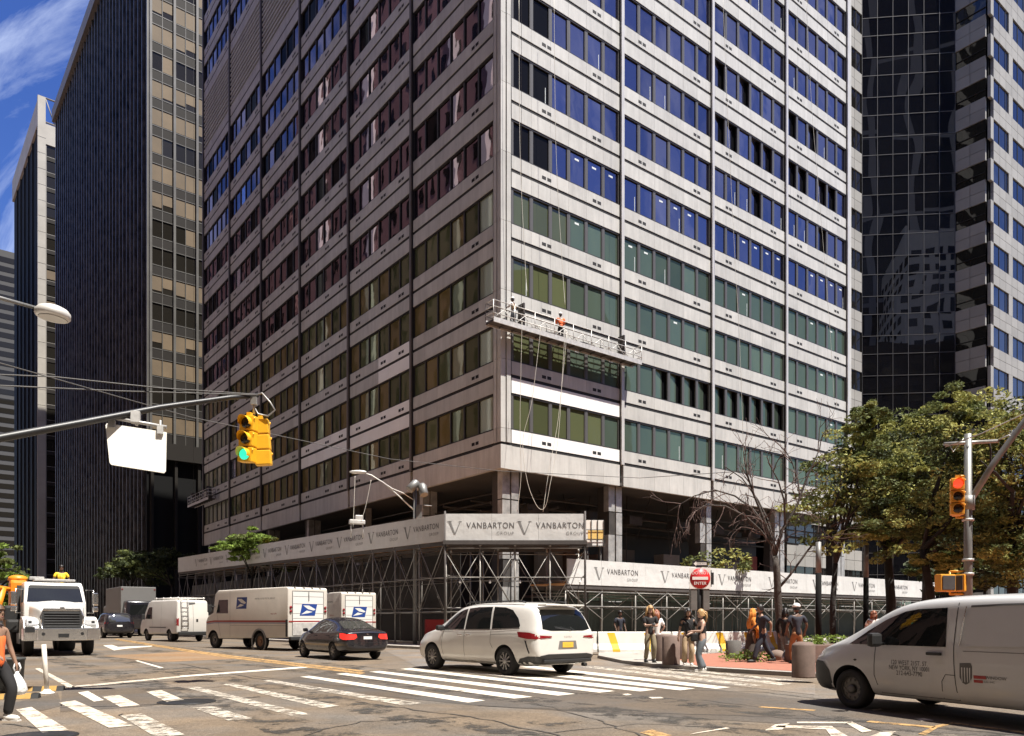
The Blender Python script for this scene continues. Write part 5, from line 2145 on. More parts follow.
paint('paint_cream', (0.63, 0.61, 0.57))
paint('paint_silver', (0.50, 0.50, 0.50), .35, .5)
paint('paint_black', (0.012, 0.011, 0.014), .25, .9)
paint('paint_postal', (0.58, 0.54, 0.48), .42, .2, .06)
paint('paint_van', (0.58, 0.555, 0.51), .38, .3)
paint('paint_truck', (0.64, 0.625, 0.59), .35, .4)
paint('paint_grey', (0.16, 0.155, 0.15), .5, .1)
glass('car_glass', (0.010, 0.011, 0.011), (0.75, 0.77, 0.80), 0.025, 0.01)
glass('car_glass_clear', (0.045, 0.045, 0.04), (0.9, 0.92, 0.95), 0.10, 0.01)
mat('tyre', (0.014, 0.013, 0.013), 0.8, noise=(20, .2))
mat('rim', (0.36, 0.35, 0.34), 0.35, 0.7)
mat('rim_dark', (0.12, 0.115, 0.11), 0.45, 0.5)
mat('hub_rust', (0.20, 0.11, 0.065), 0.7, noise=(6, .3))
mat('wheel_well', (0.008, 0.008, 0.008), 0.9)
mat('plastic_black', (0.018, 0.018, 0.018), 0.55)
mat('chrome', (0.75, 0.74, 0.72), 0.18, 0.95)
mat('lamp_red', (0.22, 0.010, 0.014), 0.2, coat=.6)
mat('brake_lit', (0.7, 0.03, 0.02), 0.3, emit=((1.0, 0.04, 0.03), .35))
mat('lamp_clear', (0.60, 0.61, 0.62), 0.12, coat=.8)
mat('plate_orange', (0.75, 0.42, 0.05), 0.5)
mat('plate_white', (0.75, 0.75, 0.73), 0.5)
mat('plate_ink', (0.02, 0.03, 0.12), 0.5)
mat('postal_blue', (0.016, 0.052, 0.24), 0.4)
mat('postal_red', (0.30, 0.025, 0.022), 0.45)
mat('postal_white', (0.68, 0.67, 0.64), 0.45)
mat('ink_grey', (0.09, 0.088, 0.085), 0.5)
mat('orange_steel', (0.75, 0.25, 0.015), 0.45, noise=(3, .15))
mat('seat_dark', (0.02, 0.02, 0.02), 0.8)


def hsec(st):
    x, zb, wb, zm, wm, zl, wl, zr, wr = st
    h = [(0, zb), (wb * .72, zb), (wb, zb + .05), (wm, zm - .12), (wm, zm + .10), (wl, zl - .03), (wl - (wl - wr) * .12, zl + .05), (wl + (wr - wl) * .62, zl + (zr - zl) * .66), (wr + (wl - wr) * .05, zr - .055 * min(1, (zr - zl) * 3)), (wr * .84, zr), (0, zr + .035)]
    return x, h


def loft_mesh(stations, sub_=2):
    rings = []
    for st in stations:
        x, h = hsec(st)
        rings.append([(x, y, z) for y, z in h] + [(x, -y, z) for y, z in h[-2:0:-1]])
    n = len(rings[0])
    v = [p for r in rings for p in r]
    f = []
    for i in range(len(rings) - 1):
        for j in range(n):
            f.append((i * n + j, (i + 1) * n + j, (i + 1) * n + (j + 1) % n, i * n + (j + 1) % n))
    hn = n // 2
    for base, flip in ((0, False), ((len(rings) - 1) * n, True)):
        for j in range(hn):        # quads across the end caps
            a, b, c, d = base + j, base + j + 1, base + (n - j - 1) % n, base + (n - j) % n
            q = [a, b, c, d]
            q = [k for i, k in enumerate(q) if k not in q[:i]]
            if len(q) > 2:
                f.append(q[::-1] if flip else q)
    me = bpy.data.meshes.new('loft')
    me.from_pydata(v, [], f)
    bm = bmesh.new()
    bm.from_mesh(me)
    bmesh.ops.recalc_face_normals(bm, faces=bm.faces)
    bm.to_mesh(me)
    bm.free()
    o = bpy.data.objects.new('loft', me)
    COL.objects.link(o)
    m = o.modifiers.new('s', 'SUBSURF')
    m.levels = sub_
    m.render_levels = sub_
    return evaluated(o)


def profile_mesh(prof, hw, bev, taper=0.0, ztaper=1.0):
    """side outline pushed out to both sides with rounded edges; taper narrows it above ztaper"""
    bm = bmesh.new()
    n = len(prof)
    vs = []
    for y in (-1, 1):
        for x, z in prof:
            w = hw - max(0, z - ztaper) * taper
            vs.append(bm.verts.new((x, y * w, z)))
    bm.faces.new(vs[:n])
    bm.faces.new(vs[n:][::-1])
    for i in range(n):
        bm.faces.new((vs[i], vs[n + i], vs[n + (i + 1) % n], vs[(i + 1) % n]))
    bmesh.ops.recalc_face_normals(bm, faces=bm.faces)
    bmesh.ops.bevel(bm, geom=list(bm.edges), offset=bev, segments=3, affect='EDGES', profile=.5, clamp_overlap=True)
    me = bpy.data.meshes.new('profile')
    bm.to_mesh(me)
    bm.free()
    return me


def cut_wells(me, wells):
    """wells = [(x, z, radius, y_outer, y_inner)]: cut both sides"""
    o = bpy.data.objects.new('cut', me)
    COL.objects.link(o)
    tmp = []
    for x, z, r, yo, yi in wells:
        for s in (1, -1):
            q = MB()
            q.lathe((x, 0, z), [(r, min(s * yo, s * yi)), (r, max(s * yo, s * yi))], 32, axis='Y')
            c = q.build('cutter', 'wheel_well')
            tmp.append(c)
            m = o.modifiers.new('b', 'BOOLEAN')
            m.object = c
            m.operation = 'DIFFERENCE'
            m.solver = 'EXACT'
    res = evaluated(o)
    for c in tmp:
        d = c.data
        bpy.data.objects.remove(c)
        bpy.data.meshes.remove(d)
    for p in res.polygons:
        p.material_index = 0
        for x, z, r, yo, yi in wells:
            d = math.hypot(p.center.x - x, p.center.z - z)
            vd = [abs(math.hypot(res.vertices[i].co.x - x, res.vertices[i].co.z - z) - r) for i in p.vertices]
            if max(vd) < .004 and (abs(p.normal.y) < .5 or abs(abs(p.center.y) - yi) < .01):
                p.material_index = 1
            elif d < r and abs(abs(p.center.y) - yi) < .02:
                p.material_index = 1
    return res


class Car:
    def __init__(self, name, label, loc, heading, scale, me, paintm, sharp=38, cat='car', group=None):
        self.t = thing(name, label, cat, loc, math.atan2(heading[1], heading[0]), group)
        self.t.scale = (scale,) * 3
        self.body = link('body', me, [paintm, 'wheel_well'], self.t, sharp)
        bm = bmesh.new()
        bm.from_mesh(me)
        self.bvh = BVHTree.FromBMesh(bm)
        bm.free()

    def hit(self, a, b, side):
        if side in 'LR':
            s = 1 if side == 'L' else -1
            o, d = Vector((a, 4 * s, b)), Vector((0, -s, 0))
        elif side in 'FB':
            s = 1 if side == 'F' else -1
            o, d = Vector((6 * s, a, b)), Vector((-s, 0, 0))
        else:
            o, d = Vector((a, b, 6)), Vector((0, 0, -1))
        h = self.bvh.ray_cast(o, d)
        if h[0] is None:
            h = self.bvh.find_nearest(o + d * 3.2)
            return h[0], -d
        n = h[1]
        if n.dot(d) > 0:
            n = -n
        return h[0], n

    def decal(self, name, poly, side, m, off=.006, parent=None, cuts=3, mesh=None, rim=None):
        """lay a 2-D outline (or flat mesh) onto the body"""
        bm = bmesh.new()
        if mesh is None:
            bm.faces.new([bm.verts.new((p[0], p[1], 0)) for p in poly])
        else:
            me2, ox, oz, sx = mesh
            vs = [bm.verts.new((ox + v.co.x * sx, oz + v.co.y * abs(sx), 0)) for v in me2.vertices]
            for p in me2.polygons:
                try:
                    bm.faces.new([vs[i] for i in p.vertices])
                except ValueError:
                    pass
        bmesh.ops.triangulate(bm, faces=bm.faces)
        for _ in range(cuts):
            long = [e for e in bm.edges if e.calc_length() > .16]
            if not long:
                break
            bmesh.ops.subdivide_edges(bm, edges=long, cuts=1)
            bmesh.ops.triangulate(bm, faces=bm.faces)
        for v in bm.verts:
            p, n = self.hit(v.co.x, v.co.y, side)
            v.co = p + n * off
        me = bpy.data.meshes.new(name)
        bm.to_mesh(me)
        bm.free()
        orient(me, {'L': (0, 1, 0), 'R': (0, -1, 0), 'F': (1, 0, 0), 'B': (-1, 0, 0)}.get(side, (0, 0, 1)))
        o = link(name, me, m, parent or self.t)
        for p in me.polygons:
            p.use_smooth = True
        return o

    def both(self, *a, **k):
        r = self.decal(a[0], a[1], 'L', *a[2:], **k)
        self.decal(a[0], a[1], 'R', *a[2:], **k)
        return r

    def strip(self, name, pts, side, m, w=.012, off=.004, parent=None):
        """thin line (door gap, moulding) along the body"""
        q = MB()
        P = []
        for a, b in zip(pts[:-1], pts[1:]):
            k = max(2, int(math.dist(a, b) / .12))
            P += [self.hit(a[0] + (b[0] - a[0]) * i / k, a[1] + (b[1] - a[1]) * i / k, side) for i in range(k)]
        P.append(self.hit(pts[-1][0], pts[-1][1], side))
        L_, R__ = [], []
        for i, (p, n) in enumerate(P):
            d = (P[min(i + 1, len(P) - 1)][0] - P[max(i - 1, 0)][0]).normalized()
            s = d.cross(n).normalized() * w * .5
            L_.append(p + n * off + s)
            R__.append(p + n * off - s)
        for i in range(len(P) - 1):
            q.add([L_[i], R__[i], R__[i + 1], L_[i + 1]], [(0, 1, 2, 3)])
        return q.build(name, m, parent or self.t, fix=False)

    def wheel(self, x, y, r, w, rimm='rim', spokes=10, hub=None, steel=False):
        s = 1 if y > 0 else -1
        q = MB()
        q.lathe((x, y, r), [(r * .62, -w / 2), (r * .9, -w / 2), (r * .98, -w * .38), (r, -w * .2), (r, w * .2), (r * .98, w * .38), (r * .9, w / 2), (r * .62, w / 2), (r * .60, w * .1), (r * .60, -w * .1), (r * .62, -w / 2)], 28, axis='Y', cap=False)
        wo = q.build('wheel', 'tyre', self.t)
        q = MB()
        ya = y + s * w * .36
        q.lathe((x, y, r), [(r * .60, s * w * .2), (r * .62, s * w * .46), (r * .66, s * w * .49), (r * .66, s * w * .30)], 28, axis='Y', cap=False)
        q.lathe((x, y, r), [(r * .2, s * w * .2), (r * .2, s * w * .46), (r * .13, s * w * .5), (.005, s * w * .5)], 16, axis='Y')
        if steel:
            q.lathe((x, y, r), [(r * .60, s * w * .28), (r * .36, s * w * .34), (r * .2, s * w * .22)], 24, axis='Y', cap=False)
            for i in range(10):
                a = 2 * PI * i / 10
                q.tube((x + r * .45 * math.cos(a), y + s * w * .28, r + r * .45 * math.sin(a)), (x + r * .45 * math.cos(a), y + s * w * .38, r + r * .45 * math.sin(a)), r * .06, n=6)
        else:
            for i in range(spokes):
                a = 2 * PI * i / spokes
                da = .10
                v = []
                for rr, dd in ((r * .15, da * 2.2), (r * .62, da * .8)):
                    for e in (-1, 1):
                        for yy in (.30, .44):
                            v.append((x + rr * math.cos(a + e * dd), y + s * w * yy, r + rr * math.sin(a + e * dd)))
                q.add(v, [(0, 1, 5, 4), (2, 3, 7, 6), (1, 3, 7, 5), (0, 2, 6, 4)])
        q.build('rim', hub or rimm, wo)
        q = MB()
        q.lathe((x, y, r), [(r * .6, s * w * .12), (.01, s * w * .12)], 20, axis='Y')
        q.build('brake', 'wheel_well', wo)
        return wo


def place_mid(mid, heading, left, dist):
    return mid


# ---- white minivan -------------------------------------------------------------------
st = [(-2.58, .44, .66, .70, .76, .95, .72, 1.04, .58), (-2.55, .36, .80, .68, .90, 1.0, .86, 1.16, .70), (-2.46, .30, .88, .66, .965, 1.05, .92, 1.40, .71),
      (-2.28, .26, .93, .66, .99, 1.08, .95, 1.66, .70), (-2.05, .25, .94, .66, 1.0, 1.09, .96, 1.75, .70), (-1.4, .22, .94, .66, 1.0, 1.08, .965, 1.79, .72), (-.6, .22, .94, .66, .985, 1.07, .96, 1.80, .73),
      (.2, .22, .94, .66, .985, 1.06, .96, 1.79, .73), (.65, .22, .94, .66, .99, 1.05, .95, 1.72, .72), (1.05, .22, .94, .66, .995, 1.05, .94, 1.50, .72), (1.45, .22, .94, .66, 1.0, 1.04, .93, 1.25, .73),
      (1.75, .22, .93, .66, .99, 1.01, .90, 1.10, .75), (2.1, .22, .92, .64, .97, .95, .86, 1.02, .70), (2.4, .24, .84, .62, .89, .86, .76, .92, .60), (2.56, .30, .64, .58, .68, .74, .56, .80, .44)]
me = cut_wells(loft_mesh(st), [(1.60, .36, .40, 1.3, .68), (-1.46, .36, .40, 1.3, .68)])
f_ = Vector((-.635, .772, 0)).normalized()
rt_ = Vector((f_.y, -f_.x, 0))
ctr = Vector((-1.25, 21.0, 0)) + rt_ * .86 * 1.09 - f_ * .07
mv = Car('minivan', 'pearl white minivan crossing the intersection with its rear toward the viewer', ctr, f_, 1.09, me, 'paint_cream', cat='minivan')
mv.t.scale = (1.09, 1.09, 1.045)
mv.t.location.x += .10
for x in (1.60, -1.46):
    for y in (.87, -.87):
        mv.wheel(x, y, .355, .23, 'rim_dark' if y < 0 else 'rim', 10)
for s in 'LR':
    mv.decal('side_window', [(1.27, 1.11), (1.02, 1.33), (.72, 1.52), (.42, 1.63), (.25, 1.655), (.22, 1.12)], s, 'car_glass')
    mv.decal('side_window', [(.16, 1.12), (.19, 1.66), (-.2, 1.69), (-.75, 1.69), (-.86, 1.13)], s, 'car_glass')
    mv.decal('side_window', [(-.93, 1.135), (-.82, 1.69), (-1.25, 1.67), (-1.55, 1.60), (-1.82, 1.40), (-1.95, 1.22), (-1.93, 1.17)], s, 'car_glass')
    mv.strip('window_trim', [(1.30, 1.085), (.2, 1.095), (-.9, 1.11), (-1.96, 1.15)], s, 'chrome', .022, .008)
    mv.strip('door_gap', [(1.12, 1.06), (1.14, .7), (1.05, .34)], s, 'plastic_black', .011)
    mv.strip('door_gap', [(.18, 1.10), (.16, .7), (.14, .30)], s, 'plastic_black', .011)
    mv.strip('door_gap', [(-.90, 1.12), (-.92, .8), (-1.02, .66)], s, 'plastic_black', .011)
    mv.strip('door_gap', [(-.9, 1.0), (-1.6, 1.02), (-2.1, 1.02)], s, 'plastic_black', .009)
    mv.strip('sill_trim', [(1.12, .30), (-1.0, .30)], s, 'chrome', .03, .006)
    mv.decal('tail_light', [(-1.90, 1.075), (-1.97, .95), (-2.25, .91), (-2.58, .90), (-2.58, 1.0), (-2.3, 1.06)], s, 'lamp_red', .012)
    mv.decal('air_vent', [(-2.18, .88), (-2.24, .86), (-2.36, .58), (-2.33, .56)], s, 'plastic_black', .006)
    mv.decal('lower_trim', [(-1.9, .26), (-1.9, .34), (-2.02, .44), (-2.3, .50), (-2.6, .50), (-2.6, .28)], s, 'plastic_black', .014, cuts=5)
    mv.decal('fuel_flap', [(-1.78, 1.42), (-1.72, 1.42), (-1.72, 1.36), (-1.78, 1.36)], s, 'chrome', .004)
    sg = 1 if s == 'L' else -1
    for x in (.32, -.02):
        p, n = mv.hit(x, .975, s)
        q = MB()
        q.bbox(p + n * .03, (.20, .03, .035), .012)
        q.build('door_handle', 'chrome', mv.t)
    q = MB()
    p, n = mv.hit(1.12, 1.1, s)
    q.bbox(p + Vector((0, sg * .14, .05)), (.13, .22, .15), .05)
    q.tube(p, p + Vector((0, sg * .1, .02)), .025)
    q.build('mirror', 'plastic_black', mv.t)
mv.decal('rear_window', [(-.74, 1.14), (-.66, 1.55), (-.58, 1.61), (.58, 1.61), (.66, 1.55), (.74, 1.14), (.5, 1.10), (-.5, 1.10)], 'B', 'car_glass')
mv.decal('windscreen', [(-.70, 1.16), (-.60, 1.62), (.60, 1.62), (.70, 1.16)], 'F', 'car_glass')
mv.decal('lower_trim', [(-.88, .32), (-.9, .50), (-.6, .55), (.6, .55), (.9, .50), (.88, .32)], 'B', 'plastic_black', .016, cuts=5)
mv.decal('tail_light', [(.50, .975), (.50, .945), (.9, .91), (.9, 1.0)], 'B', 'lamp_red', .012)
mv.decal('tail_light', [(-.50, .975), (-.50, .945), (-.9, .91), (-.9, 1.0)], 'B', 'lamp_red', .012)
mv.decal('plate_recess', [(-.30, .66), (-.26, .86), (.26, .86), (.30, .66)], 'B', 'paint_grey', .004)
pl_ = mv.decal('number_plate', [(-.17, .70), (-.17, .83), (.17, .83), (.17, .70)], 'B', 'plate_orange', .012)
mv.decal('plate_marking', None, 'B', 'plate_ink', .016, pl_, mesh=(text_mesh('- - - -', .085), 0, .765, -1), cuts=0)
mv.decal('badge', None, 'B', 'chrome', .008, mesh=(text_mesh('S I E N N A', .05), 0, .955, -1), cuts=0)
mv.decal('wiper', [(-.1, 1.13), (.38, 1.18), (.38, 1.16), (-.1, 1.10)], 'B', 'plastic_black', .014)
q = MB()
q.bbox((-2.36, 0, 1.715), (.30, 1.22, .045), .018)
q.build('spoiler', 'paint_cream', mv.t)
q = MB()
for s in (1, -1):
    q.path([(.45, s * .66, 1.79), (.3, s * .665, 1.83), (-1.6, s * .665, 1.83), (-1.85, s * .65, 1.79)], .018, 6)
q.bbox((-1.95, 0, 1.83), (.18, .05, .07), .02)
q.build('roof_rail', 'plastic_black', mv.t)
q = MB()
q.tube((-2.5, -.55, .27), (-2.62, -.55, .27), .045)
q.bbox((-2.56, 0, .38), (.10, 1.5, .08), .02)
q.build('exhaust', 'plastic_black', mv.t)

# ---- black saloon --------------------------------------------------------------------
st = [(-2.24, .42, .60, .62, .68, .86, .64, .93, .52), (-2.20, .34, .72, .62, .80, .90, .76, .985, .64), (-2.05, .27, .78, .61, .86, .94, .82, 1.03, .69), (-1.75, .23, .81, .6, .885, .955, .845, 1.07, .69),
      (-1.45, .21, .82, .6, .89, .95, .85, 1.16, .64), (-1.0, .2, .83, .6, .885, .94, .85, 1.37, .58), (-.5, .2, .83, .6, .88, .93, .85, 1.465, .575), (0, .2, .83, .6, .88, .92, .85, 1.485, .58),
      (.4, .2, .83, .6, .88, .915, .85, 1.43, .59), (.8, .2, .83, .6, .885, .91, .85, 1.24, .62), (1.15, .2, .82, .59, .885, .90, .84, 1.02, .68), (1.55, .21, .80, .58, .87, .85, .80, .93, .66),
      (1.95, .24, .74, .56, .80, .77, .70, .84, .56), (2.2, .30, .55, .54, .60, .66, .52, .71, .40)]
me = cut_wells(loft_mesh(st), [(1.38, .31, .345, 1.2, .60), (-1.27, .31, .345, 1.2, .60)])
f_ = Vector((LX, LY, 0))
rt_ = Vector((RX, RY, 0))
ctr = Vector((-6.35, 27.3, 0)) + f_ * 1.27 + rt_ * .84
sdn = Car('sedan', 'black sedan with glowing red tail lights behind the white minivan', ctr, f_, 1.02, me, 'paint_black')
for x in (1.38, -1.27):
    for y in (.77, -.77):
        sdn.wheel(x, y, .31, .2, 'rim', 7)
for s in 'LR':
    sdn.decal('side_window', [(.98, .975), (.70, 1.15), (.42, 1.31), (.2, 1.385), (.08, 1.40), (.06, .96)], s, 'car_glass_clear')
    sdn.decal('side_window', [(0, .96), (.02, 1.40), (-.35, 1.395), (-.62, 1.34), (-.92, 1.18), (-1.12, 1.03), (-1.1, .985)], s, 'car_glass_clear')
    sdn.strip('door_gap', [(.98, .93), (1.0, .6), (.93, .28)], s, 'rubber', .012)
    sdn.strip('door_gap', [(.03, .93), (.0, .6), (-.02, .26)], s, 'rubber', .012)
    sdn.strip('door_gap', [(-1.1, .95), (-1.02, .72), (-.88, .6)], s, 'rubber', .012)
    sdn.decal('tail_light', [(-1.80, .935), (-1.85, .78), (-2.05, .72), (-2.26, .72), (-2.26, .90), (-2.0, .94)], s, 'brake_lit', .01)
    sg = 1 if s == 'L' else -1
    p, n = sdn.hit(.98, .98, s)
    q = MB()
    q.bbox(p + Vector((-.03, sg * .12, .05)), (.11, .19, .13), .045)
    q.build('mirror', 'paint_black', sdn.t)
    for x in (.2, -.86):
        p, n = sdn.hit(x, .84, s)
        q = MB()
        q.bbox(p + n * .022, (.19, .03, .03), .01)
        q.build('door_handle', 'paint_black', sdn.t)
sdn.decal('rear_window', [(-.60, 1.09), (-.52, 1.30), (-.44, 1.36), (.44, 1.36), (.52, 1.30), (.60, 1.09)], 'B', 'car_glass_clear')
sdn.decal('windscreen', [(-.62, 1.02), (-.53, 1.36), (.53, 1.36), (.62, 1.02)], 'F', 'car_glass')
for sg in (1, -1):
    sdn.decal('tail_light', [(sg * .43, .91), (sg * .40, .80), (sg * .5, .73), (sg * .84, .72), (sg * .84, .90)], 'B', 'brake_lit', .01)
sdn.decal('number_plate', [(-.16, .73), (-.16, .83), (.16, .83), (.16, .73)], 'B', 'plate_white', .01)
sdn.decal('badge', [(-.045, .90), (0, .925), (.045, .90), (0, .875)], 'B', 'chrome', .008)
sdn.strip('bumper_line', [(-.82, .62), (0, .60), (.82, .62)], 'B', 'rubber', .014)
q = MB()
for y in (-.34, .34):
    q.bbox((-.72, y, 1.16), (.12, .34, .22), .04)
    q.bbox((.55, y, 1.12), (.12, .34, .24), .04)
q.build('seats', 'seat_dark', sdn.t)

# ---- silver van on the right -----------------------------------------------------------
st = [(-2.6, .46, .84, .8, .92, 1.1, .90, 1.66, .78), (-2.55, .36, .90, .8, .955, 1.12, .945, 1.76, .82), (-2.2, .23, .92, .8, .965, 1.12, .955, 1.81, .83), (-1.2, .23, .92, .8, .965, 1.12, .955, 1.83, .83), (-.2, .23, .92, .8, .965, 1.11, .955, 1.83, .83),
      (.45, .23, .92, .8, .965, 1.10, .95, 1.80, .82), (.9, .23, .92, .8, .965, 1.09, .945, 1.69, .80), (1.3, .23, .92, .78, .965, 1.08, .94, 1.47, .79), (1.7, .23, .92, .76, .965, 1.05, .92, 1.235, .79), (1.95, .23, .91, .74, .955, 1.01, .90, 1.13, .77),
      (2.25, .22, .88, .72, .92, .94, .84, 1.03, .68), (2.5, .27, .76, .68, .80, .84, .68, .91, .52), (2.62, .34, .55, .64, .58, .76, .5, .81, .40)]
me = cut_wells(loft_mesh(st), [(1.58, .335, .395, 1.2, .62), (-1.62, .335, .395, 1.2, .62)])
f_ = Vector((-.385, .923, 0)).normalized()
rt_ = Vector((f_.y, -f_.x, 0))
ctr = Vector((5.5, 12.35, 0)) - f_ * 1.58 + rt_ * .85
sv = Car('van', 'silver delivery van entering from the right with black lettering on its front door', ctr, f_, 1.0, me, 'paint_silver', cat='van')
sv.t.scale = (1, 1, .965)
for x in (1.58, -1.62):
    for y in (.83, -.83):
        sv.wheel(x, y, .33, .22, 'rim_dark', steel=True)
for s in 'LR':
    sv.decal('side_window', [(1.62, 1.075), (1.28, 1.30), (.95, 1.48), (.62, 1.60), (.40, 1.635), (-.08, 1.65), (-.12, 1.08)], s, 'car_glass')
    sv.decal('side_panel', [(-.40, 1.10), (-.44, 1.66), (-1.5, 1.68), (-1.52, 1.12)], s, 'paint_silver', .012)
    sv.decal('side_panel', [(-1.62, 1.12), (-1.62, 1.67), (-2.46, 1.64), (-2.46, 1.13)], s, 'paint_silver', .012)
    sv.strip('door_gap', [(1.08, 1.05), (1.10, .6), (1.02, .32)], s, 'plastic_black', .012)
    sv.strip('door_gap', [(-.24, 1.72), (-.24, 1.1), (-.28, .32)], s, 'plastic_black', .012)
    sv.strip('door_gap', [(-.28, .32), (.5, .32), (1.02, .32)], s, 'plastic_black', .010)
    sv.strip('door_gap', [(-.27, .68), (-.12, .68), (-.06, .58), (-.04, .33)], s, 'plastic_black', .010)
    sv.strip('window_edge', [(-.44, 1.66), (-.9, 1.675), (-1.5, 1.68)], s, 'ink_grey', .03, .016)
    sv.strip('door_rail', [(-.38, 1.03), (-2.5, 1.03)], s, 'ink_grey', .008)
    sv.strip('window_edge', [(-.33, 1.10), (-.37, 1.66)], s, 'chrome', .018, .016)
    sv.decal('front_bumper', [(1.98, .30), (1.98, .44), (2.02, .62), (2.16, .76), (2.62, .78), (2.62, .28)], s, 'plastic_black', .008)
    sv.decal('headlight', [(2.14, 1.0), (2.2, .84), (2.46, .80), (2.55, .84), (2.4, .93)], s, 'lamp_clear', .012)
    sg = 1 if s == 'L' else -1
    p, n = sv.hit(.98, 1.10, s)
    q = MB()
    q.bbox(p + Vector((-.02, sg * .17, .06)), (.12, .22, .22), .05)
    q.tube(p, p + Vector((0, sg * .12, .02)), .03)
    q.build('mirror', 'plastic_black', sv.t)
    p, n = sv.hit(.04, .975, s)
    q = MB()
    q.bbox(p + n * .035, (.24, .035, .05), .016)
    q.build('door_handle', 'plastic_black', sv.t)
    for x in (-2.3,):
        p, n = sv.hit(x, 1.0, s)
        q = MB()
        q.bbox(p + n * .03, (.2, .03, .05), .012)
        q.build('door_handle', 'plastic_black', sv.t)
    for k, (tx, z) in enumerate((('120 WEST 21ST. ST.', .815), ('NEW YORK, NY 10001', .735), ('212-643-7790', .655))):
        tm = text_mesh(tx, .098, spacing=1.0)
        w = max(v.co.x for v in tm.vertices) - min(v.co.x for v in tm.vertices)
        for v in tm.vertices:
            v.co.x *= (.62, .68, .44)[k] / w
        sv.decal('lettering', None, s, 'ink_grey', .006, mesh=(tm, .47, z, -1 if s == 'L' else 1), cuts=0)
    sg_ = -1 if s == 'L' else 1
    X0 = -.42
    sh = sv.decal('shield_logo', [(X0 + sg_ * a, b) for a, b in ((-.08, .86), (.08, .87), (.10, .82), (.095, .66), (.05, .585), (.0, .56), (-.05, .585), (-.085, .66))], s, 'ink_grey', .005)
    for a in (-.055, -.015, .025, .06):
        sv.decal('shield_stripe', [(X0 + sg_ * (a), .80), (X0 + sg_ * (a + .018), .80), (X0 + sg_ * (a + .012), .59), (X0 + sg_ * (a + .002), .60)], s, 'paint_silver', .008, sh)
    sv.decal('logo_word', [(X0 + sg_ * .12, .70), (X0 + sg_ * .30, .70), (X0 + sg_ * .30, .655), (X0 + sg_ * .12, .655)], s, 'postal_red', .005)
    sv.decal('logo_word', [(X0 + sg_ * .12, .64), (X0 + sg_ * .25, .64), (X0 + sg_ * .25, .60), (X0 + sg_ * .12, .60)], s, 'postal_red', .005)
    sv.decal('logo_lettering', None, s, 'ink_grey', .006, mesh=(text_mesh('WINDOW', .062), X0 + sg_ * .43, .678, -1 if s == 'L' else 1), cuts=0)
    sv.decal('logo_lettering', None, s, 'ink_grey', .006, mesh=(text_mesh('CO. INC', .04), X0 + sg_ * .34, .62, -1 if s == 'L' else 1), cuts=0)
    sv.decal('side_marker', [(1.42, .82), (1.46, .84), (1.50, .82), (1.46, .80)], s, 'plastic_black', .006)
sv.decal('windscreen', [(-.74, 1.22), (-.66, 1.66), (.66, 1.66), (.74, 1.22)], 'F', 'car_glass')
sv.decal('grille', [(-.5, .62), (-.5, .80), (.5, .80), (.5, .62)], 'F', 'plastic_black')
sv.decal('rear_window', [(-.7, 1.15), (-.66, 1.6), (.66, 1.6), (.7, 1.15)], 'B', 'car_glass')

# ---- postal step vans ------------------------------------------------------------------
prof = [(-3.5, .62), (-3.5, 2.86), (-3.42, 2.93), (2.35, 2.90), (2.62, 2.72), (2.80, 1.80), (3.30, 1.62), (3.48, 1.35), (3.5, .52), (2.2, .50)]
me = cut_wells(profile_mesh(prof, 1.1, .05), [(2.80, .42, .50, 1.4, .6), (-1.22, .42, .52, 1.4, .6)])
f_ = Vector((-.78, .625, 0)).normalized()
rt_ = Vector((f_.y, -f_.x, 0))
rear_left = Vector((-10.14, 34.8, 0))
ctr = rear_left + f_ * 3.5 + rt_ * 1.1
USPS_GROUP = 'postal vans stopped on the avenue'
pv = Car('mail_truck', 'white postal step van seen from its left side with red and blue stripe', ctr, f_, 1.0, me, 'paint_postal', 30, 'mail truck', USPS_GROUP)
for x in (2.80, -1.22):
    for y in (.93, -.93):
        pv.wheel(x, y, .42, .26, 'rim_dark', hub='hub_rust' if x < 0 else 'rim_dark', steel=True)
